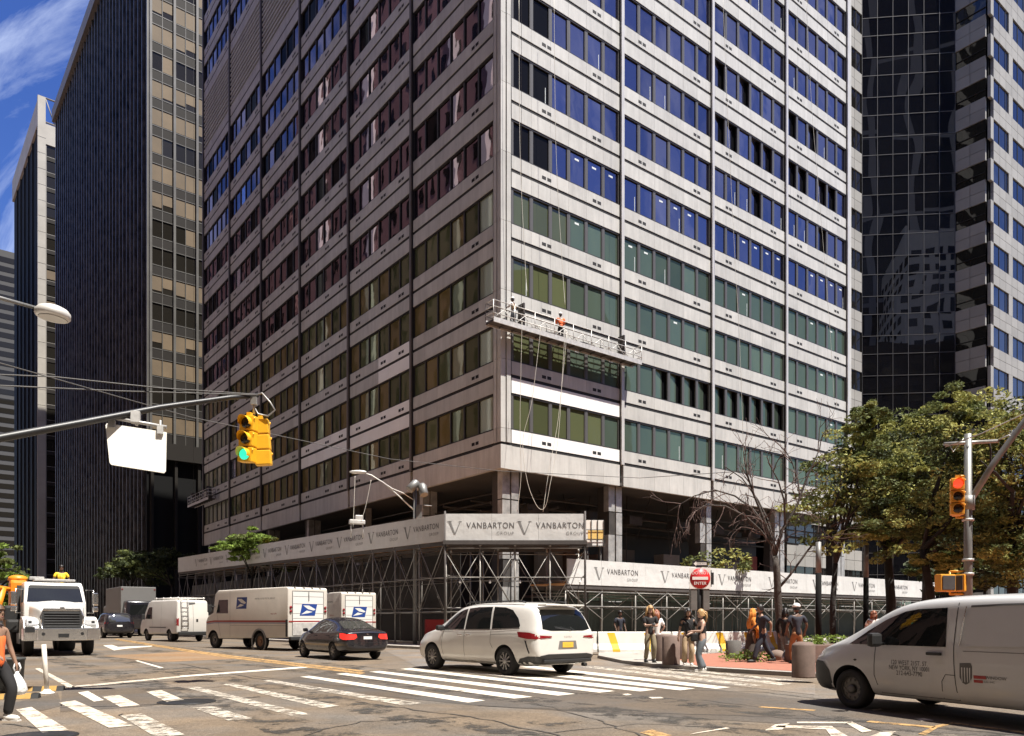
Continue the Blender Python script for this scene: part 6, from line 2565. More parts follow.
for s in 'LR':
    sgn = 1
    pv.decal('cab_window', [(1.42, 1.75), (1.42, 2.42), (2.25, 2.42), (2.50, 1.75)], s, 'car_glass')
    pv.strip('red_stripe', [(-3.46, 1.36), (2.7, 1.36), (3.44, 1.30)], s, 'postal_red', .085, .005)
    pv.strip('blue_stripe', [(-3.46, 1.28), (2.7, 1.28), (3.44, 1.22)], s, 'postal_blue', .03, .005)
    pv.strip('body_seam', [(1.25, 2.86), (1.25, .60)], s, 'ink_grey', .014)
    pv.strip('body_seam', [(2.45, 1.74), (2.10, .6)], s, 'ink_grey', .014)
    pv.strip('body_seam', [(-3.46, 1.16), (1.25, 1.16)], s, 'ink_grey', .012)
    a_ = 1 if s == 'R' else -1
    X0 = .25
    fl = lambda pts: [(X0 + a_ * x, z) for x, z in pts]
    lg = pv.decal('eagle_logo', fl([(-.46, 1.96), (-.38, 2.52), (.50, 2.52), (.42, 1.96)]), s, 'postal_blue', .005)
    pv.decal('eagle', fl([(-.33, 2.44), (.02, 2.44), (.40, 2.26), (.30, 2.19), (-.02, 2.25)]), s, 'postal_white', .009, lg)
    pv.decal('eagle', fl([(-.42, 2.02), (-.10, 2.20), (.24, 2.14), (.02, 2.08)]), s, 'postal_white', .009, lg)
    pv.decal('lettering', None, s, 'ink_grey', .006, mesh=(text_mesh('UNITED STATES POSTAL SERVICE', .11), -1.7 if s == 'L' else -1.9, 2.42, a_), cuts=0)
    pv.decal('lettering', None, s, 'postal_red', .006, mesh=(text_mesh('usps.com', .13), -2.4, 1.72, a_), cuts=0)
    q = MB()
    q.lathe((-1.22, 1.105 * (1 if s == 'L' else -1), .42), [(.52, -.01), (.60, -.01), (.60, .02), (.52, .02), (.52, -.01)], 28, axis='Y', cap=False)
    q.build('wheel_arch', 'plastic_black' if s == 'R' else 'paint_grey', pv.t)
    q = MB()
    sg = 1 if s == 'L' else -1
    q.bbox((2.75, sg * 1.32, 2.0), (.08, .22, .38), .03)
    q.tube((2.62, sg * 1.1, 2.1), (2.75, sg * 1.3, 2.1), .02)
    q.build('mirror', 'plastic_black', pv.t)
rd = pv.decal('rear_door', [(-.84, .72), (-.84, 2.72), (.84, 2.72), (.84, .72)], 'B', 'postal_white', .012)
pv.strip('door_seam', [(-.86, .72), (-.86, 2.74), (.86, 2.74), (.86, .72)], 'B', 'ink_grey', .03, .008)
for z in (1.0, 1.5, 1.72, 2.16, 2.5):
    pv.strip('door_slat', [(-.83, z), (.83, z)], 'B', 'paint_grey', .014, .016, rd)
lb_ = pv.decal('eagle_logo', [(.48, 1.62), (.34, 2.16), (-.50, 2.16), (-.36, 1.62)], 'B', 'postal_blue', .018)
pv.decal('eagle', [(.29, 2.09), (-.04, 2.09), (-.40, 1.92), (-.30, 1.86), (.02, 1.92)], 'B', 'postal_white', .022, lb_)
pv.decal('eagle', [(.40, 1.68), (.10, 1.86), (-.24, 1.80), (-.02, 1.74)], 'B', 'postal_white', .022, lb_)
pv.strip('red_line', [(-1.06, 1.36), (1.06, 1.36)], 'B', 'postal_red', .05, .02)
pv.decal('lower_panel', [(-.82, .72), (-.82, 1.28), (.82, 1.28), (.82, .72)], 'B', 'stage_grey', .02)
for y in (-.96, .96):
    for z in (1.82, 2.0):
        q = MB()
        q.lathe((-3.5, y, z), [(.07, -.012), (.07, -.03), (.05, -.05), (.005, -.055)], 14, axis='X')
        q.build('tail_light', 'lamp_red', pv.t)
q = MB()
q.bbox((-3.56, 0, .58), (.2, 2.1, .16), .03)
q.bbox((-3.40, 1.0, 1.05), (.16, .24, .8), .04)
q.build('rear_bumper', 'plastic_black', pv.t)
q = MB()
q.tube((-3.53, -.02, 2.3), (-3.53, -.02, 2.72), .015)
for y in (-.7, -.25, .2, .7):
    q.cbox((-3.48, y, 2.95), (.08, .1, .05))
q.build('rear_hardware', 'plastic_black', pv.t)
pv.decal('windscreen', [(-.95, 1.86), (-.95, 2.62), (.95, 2.62), (.95, 1.86)], 'F', 'car_glass')
q = MB()
q.bbox((3.52, 0, .62), (.14, 2.1, .2), .04)
q.build('front_bumper', 'plastic_black', pv.t)
pv2 = copy_tree(pv.t)
pv2['label'] = 'second white postal van mostly hidden behind the first, to the right of it'
f2 = Vector((LX - .03, LY, 0)).normalized()
r2 = Vector((f2.y, -f2.x, 0))
pv2.location = Vector((-8.62, 38.6, 0)) + f2 * 3.5 + r2 * 1.1
pv2.rotation_euler = (0, 0, math.atan2(f2.y, f2.x))
pv2.scale = (.97, .90, .97)

# ---- white work van with roof rack and ladder ------------------------------------------
prof = [(-2.8, .5), (-2.82, 1.4), (-2.72, 2.42), (-2.55, 2.5), (1.3, 2.52), (1.75, 2.42), (2.35, 1.62), (2.75, 1.28), (2.95, .95), (2.98, .42), (2.0, .40)]
me = cut_wells(profile_mesh(prof, 1.03, .11, .07, 1.2), [(1.95, .35, .42, 1.3, .6), (-1.65, .35, .42, 1.3, .6)])
f_ = Vector((-.72, .69, 0)).normalized()
rt_ = Vector((f_.y, -f_.x, 0))
wv = Car('van', 'white high roofed work van with roof rack and a ladder on its rear door', Vector((-21.6, 49.5, 0)) + f_ * 2.8 + rt_ * 1.03, f_, 1.04, me, 'paint_van', 34, 'van')
wv.t.scale = (1.05, 1.05, 1.09)
for x in (1.95, -1.65):
    for y in (.88, -.88):
        wv.wheel(x, y, .345, .22, 'rim_dark', steel=True)
for s in 'LR':
    wv.decal('side_window', [(2.1, 1.38), (1.75, 1.95), (1.55, 2.1), (1.05, 2.1), (1.02, 1.36)], s, 'car_glass')
    wv.strip('body_seam', [(.95, 2.3), (.95, .55)], s, 'ink_grey', .014)
    wv.strip('body_seam', [(-.4, 2.3), (-.4, .55)], s, 'ink_grey', .014)
    wv.strip('moulding', [(1.4, .85), (-1.2, .85)], s, 'ink_grey', .07)
    wv.decal('lettering', None, s, 'ink_grey', .006, mesh=(text_mesh('SERVICE', .24), -.9, 1.78, 1 if s == 'R' else -1), cuts=0) if False else None
    wv.decal('tail_light', [(-2.66, .95), (-2.66, 1.42), (-2.82, 1.42), (-2.82, .95)], s, 'lamp_red', .01)
    q = MB()
    sg = 1 if s == 'L' else -1
    q.bbox((2.0, sg * 1.18, 1.5), (.1, .2, .34), .04)
    q.build('mirror', 'plastic_black', wv.t)
for sg in (1, -1):
    wv.decal('tail_light', [(sg * .9, .95), (sg * .9, 1.42), (sg * 1.0, 1.42), (sg * 1.0, .95)], 'B', 'lamp_red', .012)
wv.strip('door_seam', [(0, 2.36), (0, .62)], 'B', 'ink_grey', .016)
wv.decal('rear_handle', [(-.30, 1.2), (-.30, 1.36), (-.18, 1.36), (-.18, 1.2)], 'B', 'plastic_black', .012)
wv.decal('door_hinge_plate', [(.25, 2.2), (.25, 2.36), (-.15, 2.36), (-.15, 2.26)], 'B', 'ink_grey', .008)
q = MB()
for y in (.34, .74):
    q.path([(-2.9, y, .75), (-2.92, y, 1.5), (-2.84, y, 2.45), (-2.7, y, 2.62)], .025, 6)
for i in range(6):
    z = .85 + .3 * i
    q.tube((-2.91, .34, z), (-2.91, .74, z), .02, n=6)
q.build('ladder', 'galvanised', wv.t)
q = MB()
for y in (-.8, .8):
    q.tube((-2.6, y, 2.62), (1.1, y, 2.62), .03)
for x in (-2.5, -1.4, -.3, .8):
    q.tube((x, -.8, 2.62), (x, .8, 2.62), .025)
    for y in (-.8, .8):
        q.tube((x, y, 2.45), (x, y, 2.68), .03)
q.build('roof_rack', 'white_paint', wv.t)
q = MB()
q.bbox((-2.86, 0, .5), (.16, 1.9, .22), .04)
q.build('rear_bumper', 'plastic_black', wv.t)
wv.decal('windscreen', [(-.8, 1.68), (-.75, 2.36), (.75, 2.36), (.8, 1.68)], 'F', 'car_glass')

# ---- black sport utility and dark van further up ------------------------------------------
st = [(-2.4, .5, .72, .75, .82, .98, .80, 1.1, .66), (-2.36, .38, .84, .72, .93, 1.02, .90, 1.3, .72), (-2.2, .32, .90, .7, .97, 1.06, .94, 1.66, .72), (-1.9, .28, .92, .7, .98, 1.07, .95, 1.76, .74), (-.8, .26, .92, .7, .97, 1.06, .95, 1.80, .76), (.1, .26, .92, .7, .97, 1.05, .94, 1.78, .75),
      (.55, .26, .92, .7, .97, 1.05, .94, 1.60, .74), (1.0, .26, .92, .7, .97, 1.04, .93, 1.22, .78), (1.5, .28, .92, .7, .97, 1.02, .92, 1.13, .80), (2.0, .3, .9, .68, .94, .98, .88, 1.06, .74), (2.3, .32, .8, .64, .84, .86, .74, .94, .58), (2.4, .4, .6, .62, .62, .74, .54, .80, .42)]
me = cut_wells(loft_mesh(st), [(1.5, .38, .43, 1.2, .62), (-1.4, .38, .43, 1.2, .62)])
f_ = Vector((LX, LY, 0))
sb_ = Car('suv', 'black sport utility car driving away between the white truck and the white van', Vector((-31.0, 60.5, 0)) + f_ * 2, f_, 1.12, me, 'paint_black')
for x in (1.5, -1.4):
    for y in (.82, -.82):
        sb_.wheel(x, y, .375, .24, 'rim_dark', 6)
for s in 'LR':
    sb_.decal('side_window', [(.92, 1.12), (.5, 1.5), (.2, 1.64), (-.1, 1.66), (-.1, 1.11)], s, 'car_glass')
    sb_.decal('side_window', [(-.18, 1.11), (-.18, 1.67), (-1.05, 1.66), (-1.1, 1.12)], s, 'car_glass')
    sb_.decal('side_window', [(-1.18, 1.12), (-1.14, 1.65), (-1.9, 1.58), (-2.05, 1.2)], s, 'car_glass')
    sb_.decal('tail_light', [(-2.2, 1.0), (-2.2, 1.15), (-2.38, 1.1), (-2.4, .98)], s, 'lamp_red', .01)
sb_.decal('rear_window', [(-.68, 1.15), (-.58, 1.6), (.58, 1.6), (.68, 1.15)], 'B', 'car_glass_clear')
sb_.decal('number_plate', [(-.17, .8), (-.17, .92), (.17, .92), (.17, .8)], 'B', 'plate_white', .012)
sb_.decal('windscreen', [(-.7, 1.2), (-.6, 1.6), (.6, 1.6), (.7, 1.2)], 'F', 'car_glass')
dv_ = Car('van', 'dark van in deep shade just ahead of the white work van', Vector((-34.5, 70, 0)), f_, 1.25, bpy.data.meshes.new_from_object(wv.body), 'paint_black', 34, 'van')
for x in (1.95, -1.65):
    for y in (.88, -.88):
        dv_.wheel(x, y, .345, .22, 'rim_dark', steel=True)
dv_.decal('rear_window', [(-.8, 1.5), (-.7, 2.2), (.7, 2.2), (.8, 1.5)], 'B', 'car_glass')
for sg in (1, -1):
    dv_.decal('tail_light', [(sg * .9, .95), (sg * .9, 1.42), (sg * 1.0, 1.42), (sg * 1.0, .95)], 'B', 'lamp_red', .012)

# ---- grey box truck in the shade ---------------------------------------------------------
f_ = Vector((LX, LY, 0))
bx_ = thing('box_truck', 'grey box truck in the shade beyond the black sport utility car', 'truck', Vector((-36.0, 72, 0)), math.atan2(f_.y, f_.x))
bx_.scale = (1.15,) * 3
q = MB()
q.bbox((-1, 0, 2.35), (6.0, 2.5, 2.9), .05)
q.build('cargo_box', 'paint_grey', bx_)
q = MB()
q.bbox((3.0, 0, 1.5), (1.9, 2.2, 1.9), .2)
q.bbox((4.1, 0, 1.1), (1.0, 2.0, 1.0), .2)
q.build('cab', 'paint_grey', bx_)
q = MB()
q.cbox((.5, 0, .75), (8, .9, .25))
q.cbox((-4.0, 0, .65), (.15, 2.3, .2))
q.build('chassis', 'plastic_black', bx_)
for x in (3.4, -2.4):
    for y in (1.0, -1.0):
        q = MB()
        q.lathe((x, y, .48), [(.25, -.14), (.44, -.14), (.48, -.08), (.48, .08), (.44, .14), (.25, .14)], 20, axis='Y')
        q.build('wheel', 'tyre', bx_)
q = MB()
for y in (-1.15, 1.15):
    q.cbox((-4.01, y, 3.6), (.03, .12, .06))
    q.cbox((-4.01, y, 1.1), (.03, .14, .1))
q.build('marker_light', 'lamp_red', bx_)

# ---- white vocational truck with orange gear ----------------------------------------------
f_ = Vector((.61, -.792, 0))
tk = thing('work_truck', 'white bonneted work truck facing the viewer with black slatted grille and orange gear', 'truck', Vector((-18.35, 31.1, 0)), math.atan2(f_.y, f_.x))
tk.scale = (1.07,) * 3
q = MB()
q.bbox((1.12, 0, .80), (.26, 1.62, .46), .03)
for s in (1, -1):
    q.bbox((1.05, s * 1.02, .80), (.30, .46, .46), .04, 0, s * -.18)
bmp = q.build('bumper', 'chrome', tk)
q = MB()
q.cbox((1.255, .02, .76), (.02, .34, .14))
for y in (-.62, .62):
    q.lathe((1.255, y, .82), [(.06, 0), (.06, -.01)], 12, axis='X')
q.cbox((1.22, -1.03, .98), (.03, .3, .2))
q.build('tow_openings', 'plastic_black', bmp)
q = MB()
q.cbox((1.20, -1.04, .92), (.05, .14, .08))
q.build('fog_lamp', 'lamp_clear', bmp)
hood_st = [(1.0, 1.0, .60, 1.25, .64, 1.55, .60, 1.66, .50), (.95, .96, .66, 1.2, .70, 1.62, .68, 1.74, .56), (.5, .95, .74, 1.2, .80, 1.72, .78, 1.86, .62), (-.2, .95, .84, 1.2, .92, 1.80, .90, 1.98, .72), (-.85, .95, .92, 1.2, 1.0, 1.84, .98, 2.06, .78)]
me = loft_mesh(hood_st, 2)
hd = link('hood', me, ['paint_truck'], tk, 40)
q = MB()
for s in (1, -1):
    prof = [(-.66, .62), (-.60, 1.05), (-.38, 1.34), (.0, 1.46), (.45, 1.42), (.80, 1.30), (.97, 1.08), (.98, .70), (.62, .70), (.56, .95), (.3, 1.17), (-.1, 1.2), (-.42, .98), (-.52, .62)]
    n = len(prof)
    v = [(x, s * .72, z) for x, z in prof] + [(x, s * 1.2, z) for x, z in prof]
    q.add(v, [(i, (i + 1) % n, n + (i + 1) % n, n + i) for i in range(n)] + [list(range(n)), list(range(n, 2 * n))])
fo = q.build('fender', 'paint_truck', tk, sharp=35)
q = MB()
v = [(1.02, -.60, 1.03), (1.02, .60, 1.03), (.985, .66, 1.42), (.95, .58, 1.66), (.95, -.58, 1.66), (.985, -.66, 1.42)]
v2 = [(a + .05, b, c) for a, b, c in v]
q.add(v + v2, [list(range(6)), list(range(6, 12))] + [(i, (i + 1) % 6, 6 + (i + 1) % 6, 6 + i) for i in range(6)])
gr = q.build('grille', 'plastic_black', tk)
q = MB()
for i in range(6):
    z = 1.10 + i * .095
    q.bbox((1.075 - i * .008, 0, z), (.03, 1.14, .028), .008)
q.build('grille_slat', 'dark_grey', gr)
q = MB()
q.bbox((1.0, 0, 1.72), (.06, 1.2, .07), .02)
q.bbox((1.03, 0, 1.76), (.04, .16, .09), .02)
q.build('grille_crown', 'chrome', gr)
for s in (1, -1):
    q = MB()
    q.bbox((.93, s * .95, 1.25), (.16, .40, .26), .06, 0, s * -.25)
    h = q.build('headlight', 'lamp_clear', tk)
    q = MB()
    q.bbox((.98, s * 1.02, 1.25), (.10, .2, .18), .05, 0, s * -.25)
    q.build('reflector', 'plastic_black', h)
prof = [(-.72, .95), (-.72, 1.98), (-1.08, 2.66), (-1.3, 2.80), (-2.35, 2.80), (-2.4, .95)]
me = profile_mesh(prof, 1.06, .06, .10, 1.9)
cab = link('cab', me, ['paint_truck'], tk, 35)
bm = bmesh.new()
bm.from_mesh(me)
tkc = Car.__new__(Car)
tkc.t = tk
tkc.bvh = BVHTree.FromBMesh(bm)
bm.free()
tkc.decal('windscreen', [(-.94, 2.02), (-.86, 2.62), (-.8, 2.66), (.8, 2.66), (.86, 2.62), (.94, 2.02)], 'F', 'car_glass', .01)
for s in 'LR':
    tkc.decal('door_window', [(-.95, 2.0), (-1.12, 2.55), (-1.95, 2.58), (-1.95, 2.0)], s, 'car_glass', .01)
for s in (1, -1):
    q = MB()
    q.bbox((-.70, s * 1.36, 2.15), (.10, .2, .50), .04)
    q.bbox((-.70, s * 1.36, 1.75), (.10, .2, .2), .04)
    q.path([(-.85, s * 1.04, 2.5), (-.72, s * 1.30, 2.5), (-.72, s * 1.30, 1.6), (-.85, s * 1.06, 1.6)], .02, 6)
    q.build('mirror', 'chrome', tk)
q = MB()           # bright surround of the grille
q.path([(1.04, -.63, 1.02), (1.02, -.69, 1.42), (.985, -.61, 1.68), (.985, .61, 1.68), (1.02, .69, 1.42), (1.04, .63, 1.02)], .035, 8)
q.build('grille_frame', 'chrome', gr)
tkc.decal('sun_visor', [(-.86, 2.60), (-.8, 2.66), (.8, 2.66), (.86, 2.60), (.86, 2.54), (-.86, 2.54)], 'F', 'seat_dark', .014)
q = MB()
for y in (-.45, .42):
    q.bbox((-1.0, y, 2.02), (.03, .7, .03), .01)
q.build('wiper', 'plastic_black', tk)
q = MB()
q.bbox((-1.5, .05, 2.88), (.5, 1.4, .10), .03)
q.bbox((-1.45, -.55, 2.95), (.2, .5, .12), .03)
q.build('light_bar', 'galvanised', tk)
q = MB()
q.tube((-1.6, .3, 2.95), (-1.6, .3, 3.12), .06)
q.build('beacon', 'barrier_yellow', tk)
q = MB()
q.cbox((-4.2, 0, .85), (7.0, .85, .26), 0)
q.cbox((-5.2, 0, 1.15), (5.4, 2.4, .22), 0)
q.cbox((-2.6, 0, 1.9), (.12, 2.2, 1.6), 1)
for s in (1, -1):
    q.cbox((-1.6, s * .95, .62), (1.1, .4, .4), 1)
q.build('chassis', ['plastic_black', 'dark_grey'], tk)
for x, dual in ((0, 0), (-4.6, 1), (-5.9, 1)):
    for s in (1, -1):
        q = MB()
        w = .3 if not dual else .6
        q.lathe((x, s * (.98 if not dual else .86), .50), [(.28, -w / 2), (.46, -w / 2), (.50, -w / 2 + .06), (.50, w / 2 - .06), (.46, w / 2), (.28, w / 2)], 24, axis='Y')
        wo = q.build('wheel', 'tyre', tk)
        q = MB()
        q.lathe((x, s * (.98 if not dual else .86), .50), [(.29, s * w * .48), (.2, s * w * .3), (.1, s * w * .34), (.01, s * w * .4)], 18, axis='Y')
        q.build('rim', 'rim_dark', wo)
q = MB()
q.bbox((-3.4, -1.0, 2.3), (.8, .6, 1.3), .14)
q.lathe((-3.4, -1.0, 2.92), [(.36, 0), (.32, .15), (.16, .22), (.02, .23)], 14)
q.build('orange_hopper', 'orange_steel', tk)
q = MB()
q.path([(-3.2, -1.25, 2.55), (-2.7, -1.75, 2.6), (-2.4, -2.15, 2.6)], .09, 8)
q.path([(-2.9, -1.55, 2.6), (-2.8, -1.7, 1.9), (-2.6, -1.85, 1.2)], .13, 8)
q.path([(-2.5, -2.05, 2.55), (-2.55, -1.9, 1.8), (-2.4, -1.75, 1.05), (-2.3, -1.6, .8)], .10, 8)
q.path([(-2.5, -2.0, 1.7), (-2.9, -1.6, 1.75)], .10, 8)
q.bbox((-2.55, -1.85, 1.85), (.35, .5, .55), .08)
q.build('folding_arm', 'orange_steel', tk)
q = MB()
q.bbox((-2.7, -1.32, 1.5), (1.2, .5, .8), .1)
q.bbox((-1.9, -1.3, 1.1), (.9, .5, .5), .1)
q.build('tool_box', 'plastic_black', tk)
# ------------------------------------------------------------------ people
mat('skin_light', (0.40, 0.26, 0.195), 0.5)
mat('skin_tan', (0.29, 0.175, 0.12), 0.5)
mat('skin_dark', (0.12, 0.065, 0.042), 0.5)
mat('cloth_black', (0.014, 0.013, 0.014), 0.85)
mat('cloth_navy', (0.022, 0.024, 0.036), 0.85)
mat('cloth_khaki', (0.20, 0.165, 0.105), 0.85, noise=(9, .15))
mat('cloth_beige', (0.40, 0.29, 0.18), 0.85, noise=(9, .12))
mat('cloth_jeans', (0.11, 0.125, 0.14), 0.85, noise=(9, .2))
mat('cloth_grey', (0.15, 0.155, 0.16), 0.85, noise=(9, .2))
mat('cloth_white', (0.70, 0.68, 0.65), 0.85)
mat('cloth_orange', (0.62, 0.22, 0.03), 0.8, noise=(7, .2))
mat('cloth_tan', (0.28, 0.13, 0.055), 0.85, noise=(9, .15))
mat('cloth_brown', (0.06, 0.045, 0.035), 0.85)
mat('vest_orange', (0.90, 0.17, 0.04), 0.7)
mat('vest_yellow', (0.85, 0.58, 0.03), 0.7)
mat('hair_dark', (0.012, 0.009, 0.008), 0.5)
mat('hair_brown', (0.10, 0.055, 0.03), 0.5)
mat('hair_red', (0.22, 0.07, 0.03), 0.5)
mat('hair_blonde', (0.38, 0.23, 0.10), 0.5)
mat('shoe_white', (0.66, 0.64, 0.6), 0.6)
mat('shoe_black', (0.014, 0.014, 0.014), 0.6)
mat('helmet_white', (0.78, 0.77, 0.74), 0.35)
mat('helmet_red', (0.5, 0.04, 0.03), 0.35)
mat('bag_plastic', (0.72, 0.72, 0.71), 0.4, bump=(14, .8, .02))
mat('eye_dark', (0.01, 0.01, 0.01), 0.3)
mat('lip', (0.30, 0.10, 0.08), 0.5)


def skin_obj(chains, sub_=1):
    """chains: list of [(point, radius)...]; points met twice join up. Returns a mesh grown by the skin modifier"""
    bm = bmesh.new()
    lay = bm.verts.layers.skin.verify()
    seen = {}
    first = None
    for ch in chains:
        prev = None
        for p, r in ch:
            k = tuple(round(c, 4) for c in p)
            if k not in seen:
                v = bm.verts.new(p)
                rr = r if hasattr(r, '__len__') else (r, r)
                v[lay].radius = rr
                seen[k] = v
                if first is None:
                    first = v
                    v[lay].use_root = True
            v = seen[k]
            if prev is not None and prev is not v and bm.edges.get((prev, v)) is None:
                bm.edges.new((prev, v))
            prev = v
    me = bpy.data.meshes.new('skin')
    bm.to_mesh(me)
    bm.free()
    o = bpy.data.objects.new('skin', me)
    COL.objects.link(o)
    m = o.modifiers.new('k', 'SKIN')
    m.use_smooth_shade = True
    m2 = o.modifiers.new('s', 'SUBSURF')
    m2.levels = sub_
    m2.render_levels = sub_
    return evaluated(o)


def ik(a, b, l1, l2, bend):
    a, b = Vector(a), Vector(b)
    d = b - a
    L_ = min(d.length, (l1 + l2) * .995)
    dn_ = d.normalized()
    b = a + dn_ * L_
    x = (l1 * l1 - l2 * l2 + L_ * L_) / (2 * L_)
    h = math.sqrt(max(l1 * l1 - x * x, 0))
    bd = Vector(bend)
    bd = (bd - dn_ * bd.dot(dn_)).normalized()
    return a + dn_ * x + bd * h, b


def person(label, loc, heading, hgt, feet, hands, skin_m, top, bottom, hair, hair_style='short', sleeve='short', legs='long', lean=0.0, shoes='shoe_black', skirt=False, top2=None, head_turn=0.0, head_dip=0.0, group=None, z=0.0, female=False, helmet=None, vest=None):
    """faces +x, left is +y; feet and hands as ((x,y,z),(x,y,z)) left, right in metres for a 1.7 m body"""
    t = thing('person', label, 'person', (loc[0], loc[1], z), math.radians(heading), group)
    t.scale = (hgt / 1.7,) * 3
    V = Vector
    fl, fr = V(feet[0]), V(feet[1])
    hz = .90 - .06 * abs(fl.x - fr.x)
    lx = lean
    pel = V((0, 0, hz))
    waist = V((lx * .35, 0, hz + .17))
    chest = V((lx * .75, 0, hz + .36))
    neck = V((lx, 0, hz + .52))
    hb = V((lx + .015 + head_dip * .05, 0, hz + .61))
    sw = .165 if female else .19
    hw = .095 if female else .085
    shl, shr = V((lx * .92, sw, hz + .475)), V((lx * .92, -sw, hz + .475))
    hl, hr = V((0, hw, hz - .04)), V((0, -hw, hz - .04))
    anl, anr = fl + V((-.03, 0, .075)), fr + V((-.03, 0, .075))
    kl, anl = ik(hl, anl, .41, .41, (1, .04, 0))
    kr, anr = ik(hr, anr, .41, .41, (1, -.04, 0))
    el, wl_ = ik(shl, V(hands[0]), .27, .245, (-.6, .55, -.5))
    er, wr_ = ik(shr, V(hands[1]), .27, .245, (-.6, -.55, -.5))
    ch = [[(pel, (.125, .10)), (waist, (.105, .085)), (chest, (.125, .10)), (neck, .052), (hb, .055)],
          [(chest, .1), (shl, .062), (shl.lerp(el, .5), .047), (el, .040), (el.lerp(wl_, .35), .038), (wl_, .026)],
          [(chest, .1), (shr, .062), (shr.lerp(er, .5), .047), (er, .040), (er.lerp(wr_, .35), .038), (wr_, .026)],
          [(pel, .1), (hl, .09), (hl.lerp(kl, .4), .078), (kl, .055), (kl.lerp(anl, .35), .052), (anl, .034), (fl + V((.02, 0, .045)), .036), (fl + V((.15, 0, .03)), .026)],
          [(pel, .1), (hr, .09), (hr.lerp(kr, .4), .078), (kr, .055), (kr.lerp(anr, .35), .052), (anr, .034), (fr + V((.02, 0, .045)), .036), (fr + V((.15, 0, .03)), .026)]]
    # hands: palm and five bent fingers
    for e, w, s in ((el, wl_, 1), (er, wr_, -1)):
        d = (w - e).normalized()
        side = d.cross(V((0, 0, 1)))
        if side.length < .2:
            side = V((0, 1, 0))
        side.normalize()
        nrm = side.cross(d).normalized()
        if nrm.z > 0:
            nrm = -nrm
        palm = w + d * .055
        ch.append([(w, .026), (palm, .030)])
        for k, ln in ((-1.5, .062), (-.5, .074), (.5, .070), (1.5, .055)):
            b0 = palm + side * k * .017 + d * .03
            ch.append([(palm, .030), (b0, .010), (b0 + d * ln * .5 + nrm * .008, .009), (b0 + d * ln * .8 + nrm * .035, .008)])
        th = palm + side * (-.03 * s) - d * .012
        ch.append([(palm, .030), (th, .011), (th + d * .03 - side * .012 * s + nrm * .012, .010), (th + d * .055 + nrm * .022, .008)])
    me = skin_obj(ch, 1)
    q = MB()
    mesh_to(q, me, Matrix.Identity(4))
    q.s = [True] * len(q.f)
    hc = hb + V((.02, 0, .105))
    HR = Matrix.Rotation(head_turn, 3, 'Z') @ Matrix.Rotation(head_dip, 3, 'Y')
    base = len(q.v)
    hm = MB()
    prof = [(.02, -.118), (.045, -.112), (.062, -.085), (.072, -.045), (.077, .0), (.078, .04), (.070, .08), (.045, .108), (.012, .118)]
    hm.lathe((0, 0, 0), prof, 16)
    for i, p in enumerate(hm.v):
        x, y, zz = p
        x *= 1.20 if x < 0 else 1.13
        if zz < -.05 and x > 0:
            x += .018
        hm.v[i] = (x, y, zz)
    hm.add([(.085, -.016, -.022), (.085, .016, -.022), (.115, .0, -.026), (.088, .0, .025)], [(0, 1, 2), (1, 3, 2), (3, 0, 2)], 0, True)
    for s in (1, -1):
        hm.ball((.0, s * .078, -.005), (.018, .012, .03), 0, 8, 5)
        hm.ball((.076, s * .031, .012), (.013, .015, .009), 1, 8, 5)
        hm.add([(.083, s * .018, .030), (.080, s * .045, .030), (.078, s * .045, .037), (.082, s * .018, .037)], [(0, 1, 2, 3)], 3)
    hm.ball((.083, 0, -.058), (.010, .024, .007), 2, 8, 5)
    q.add([hc + HR @ V(p) for p in hm.v], hm.f, 0)
    q.m[-len(hm.f):] = hm.m
    q.s[-len(hm.f):] = [True] * len(hm.f)
    q.build('body', [skin_m, 'eye_dark', 'lip', hair], t)
    # clothing
    g_ = .016
    slv = []
    for s0, e0, w0 in ((shl, el, wl_), (shr, er, wr_)):
        if sleeve == 'long':
            slv.append([(chest, .12), (s0, .072 + g_), (s0.lerp(e0, .5), .058 + g_), (e0, .052 + g_), (e0.lerp(w0, .5), .045 + g_), (e0.lerp(w0, .95), .036 + g_)])
        elif sleeve == 'short':
            slv.append([(chest, .12), (s0, .066 + g_), (s0.lerp(e0, .45), .056 + g_), (s0.lerp(e0, .8), .056 + g_)])
        else:
            slv.append([(chest, .12), (chest.lerp(s0, .72), .055 + g_)])
    hemz = -.11
    me = skin_obj([[(pel + V((0, 0, hemz)), (.148, .118)), (waist, (.125, .102)), (chest, (.142, .118)), (neck - V((0, 0, .045)), .07)]] + slv, 1)
    so = link('shirt', me, top, t)
    if skirt:
        q = MB()
        rows = [(waist, .13), (pel, .165), (pel - V((0, 0, .3)), .20), (V((0, 0, .30)), .25), (V((-.03, 0, .10)), .29)]
        n = 18
        vv = []
        for c, r in rows:
            for i in range(n):
                a = 2 * PI * i / n
                k = 1 + .09 * math.sin(5 * a) * (r > .18)
                vv.append((c.x + r * k * math.cos(a), c.y + r * k * math.sin(a) * .82, c.z))
        q.add(vv, [(i * n + j, i * n + (j + 1) % n, (i + 1) * n + (j + 1) % n, (i + 1) * n + j) for i in range(len(rows) - 1) for j in range(n)], 0, True)
        q.build('skirt', bottom, t)
    else:
        pc = []
        for h0, k0, a0 in ((hl, kl, anl), (hr, kr, anr)):
            c = [(pel, .11), (h0, .098 + g_ * .6), (h0.lerp(k0, .45), .086 + g_), (k0, .068 + g_)]
            if legs == 'long':
                c += [(k0.lerp(a0, .5), .060 + g_), (k0.lerp(a0, .97), .050 + g_)]
            elif legs == 'wide':
                c += [(k0.lerp(a0, .5), .078 + g_), (k0.lerp(a0, .98), .082 + g_)]
            else:
                c += [(k0.lerp(a0, .12), .066 + g_)]
            pc.append(c)
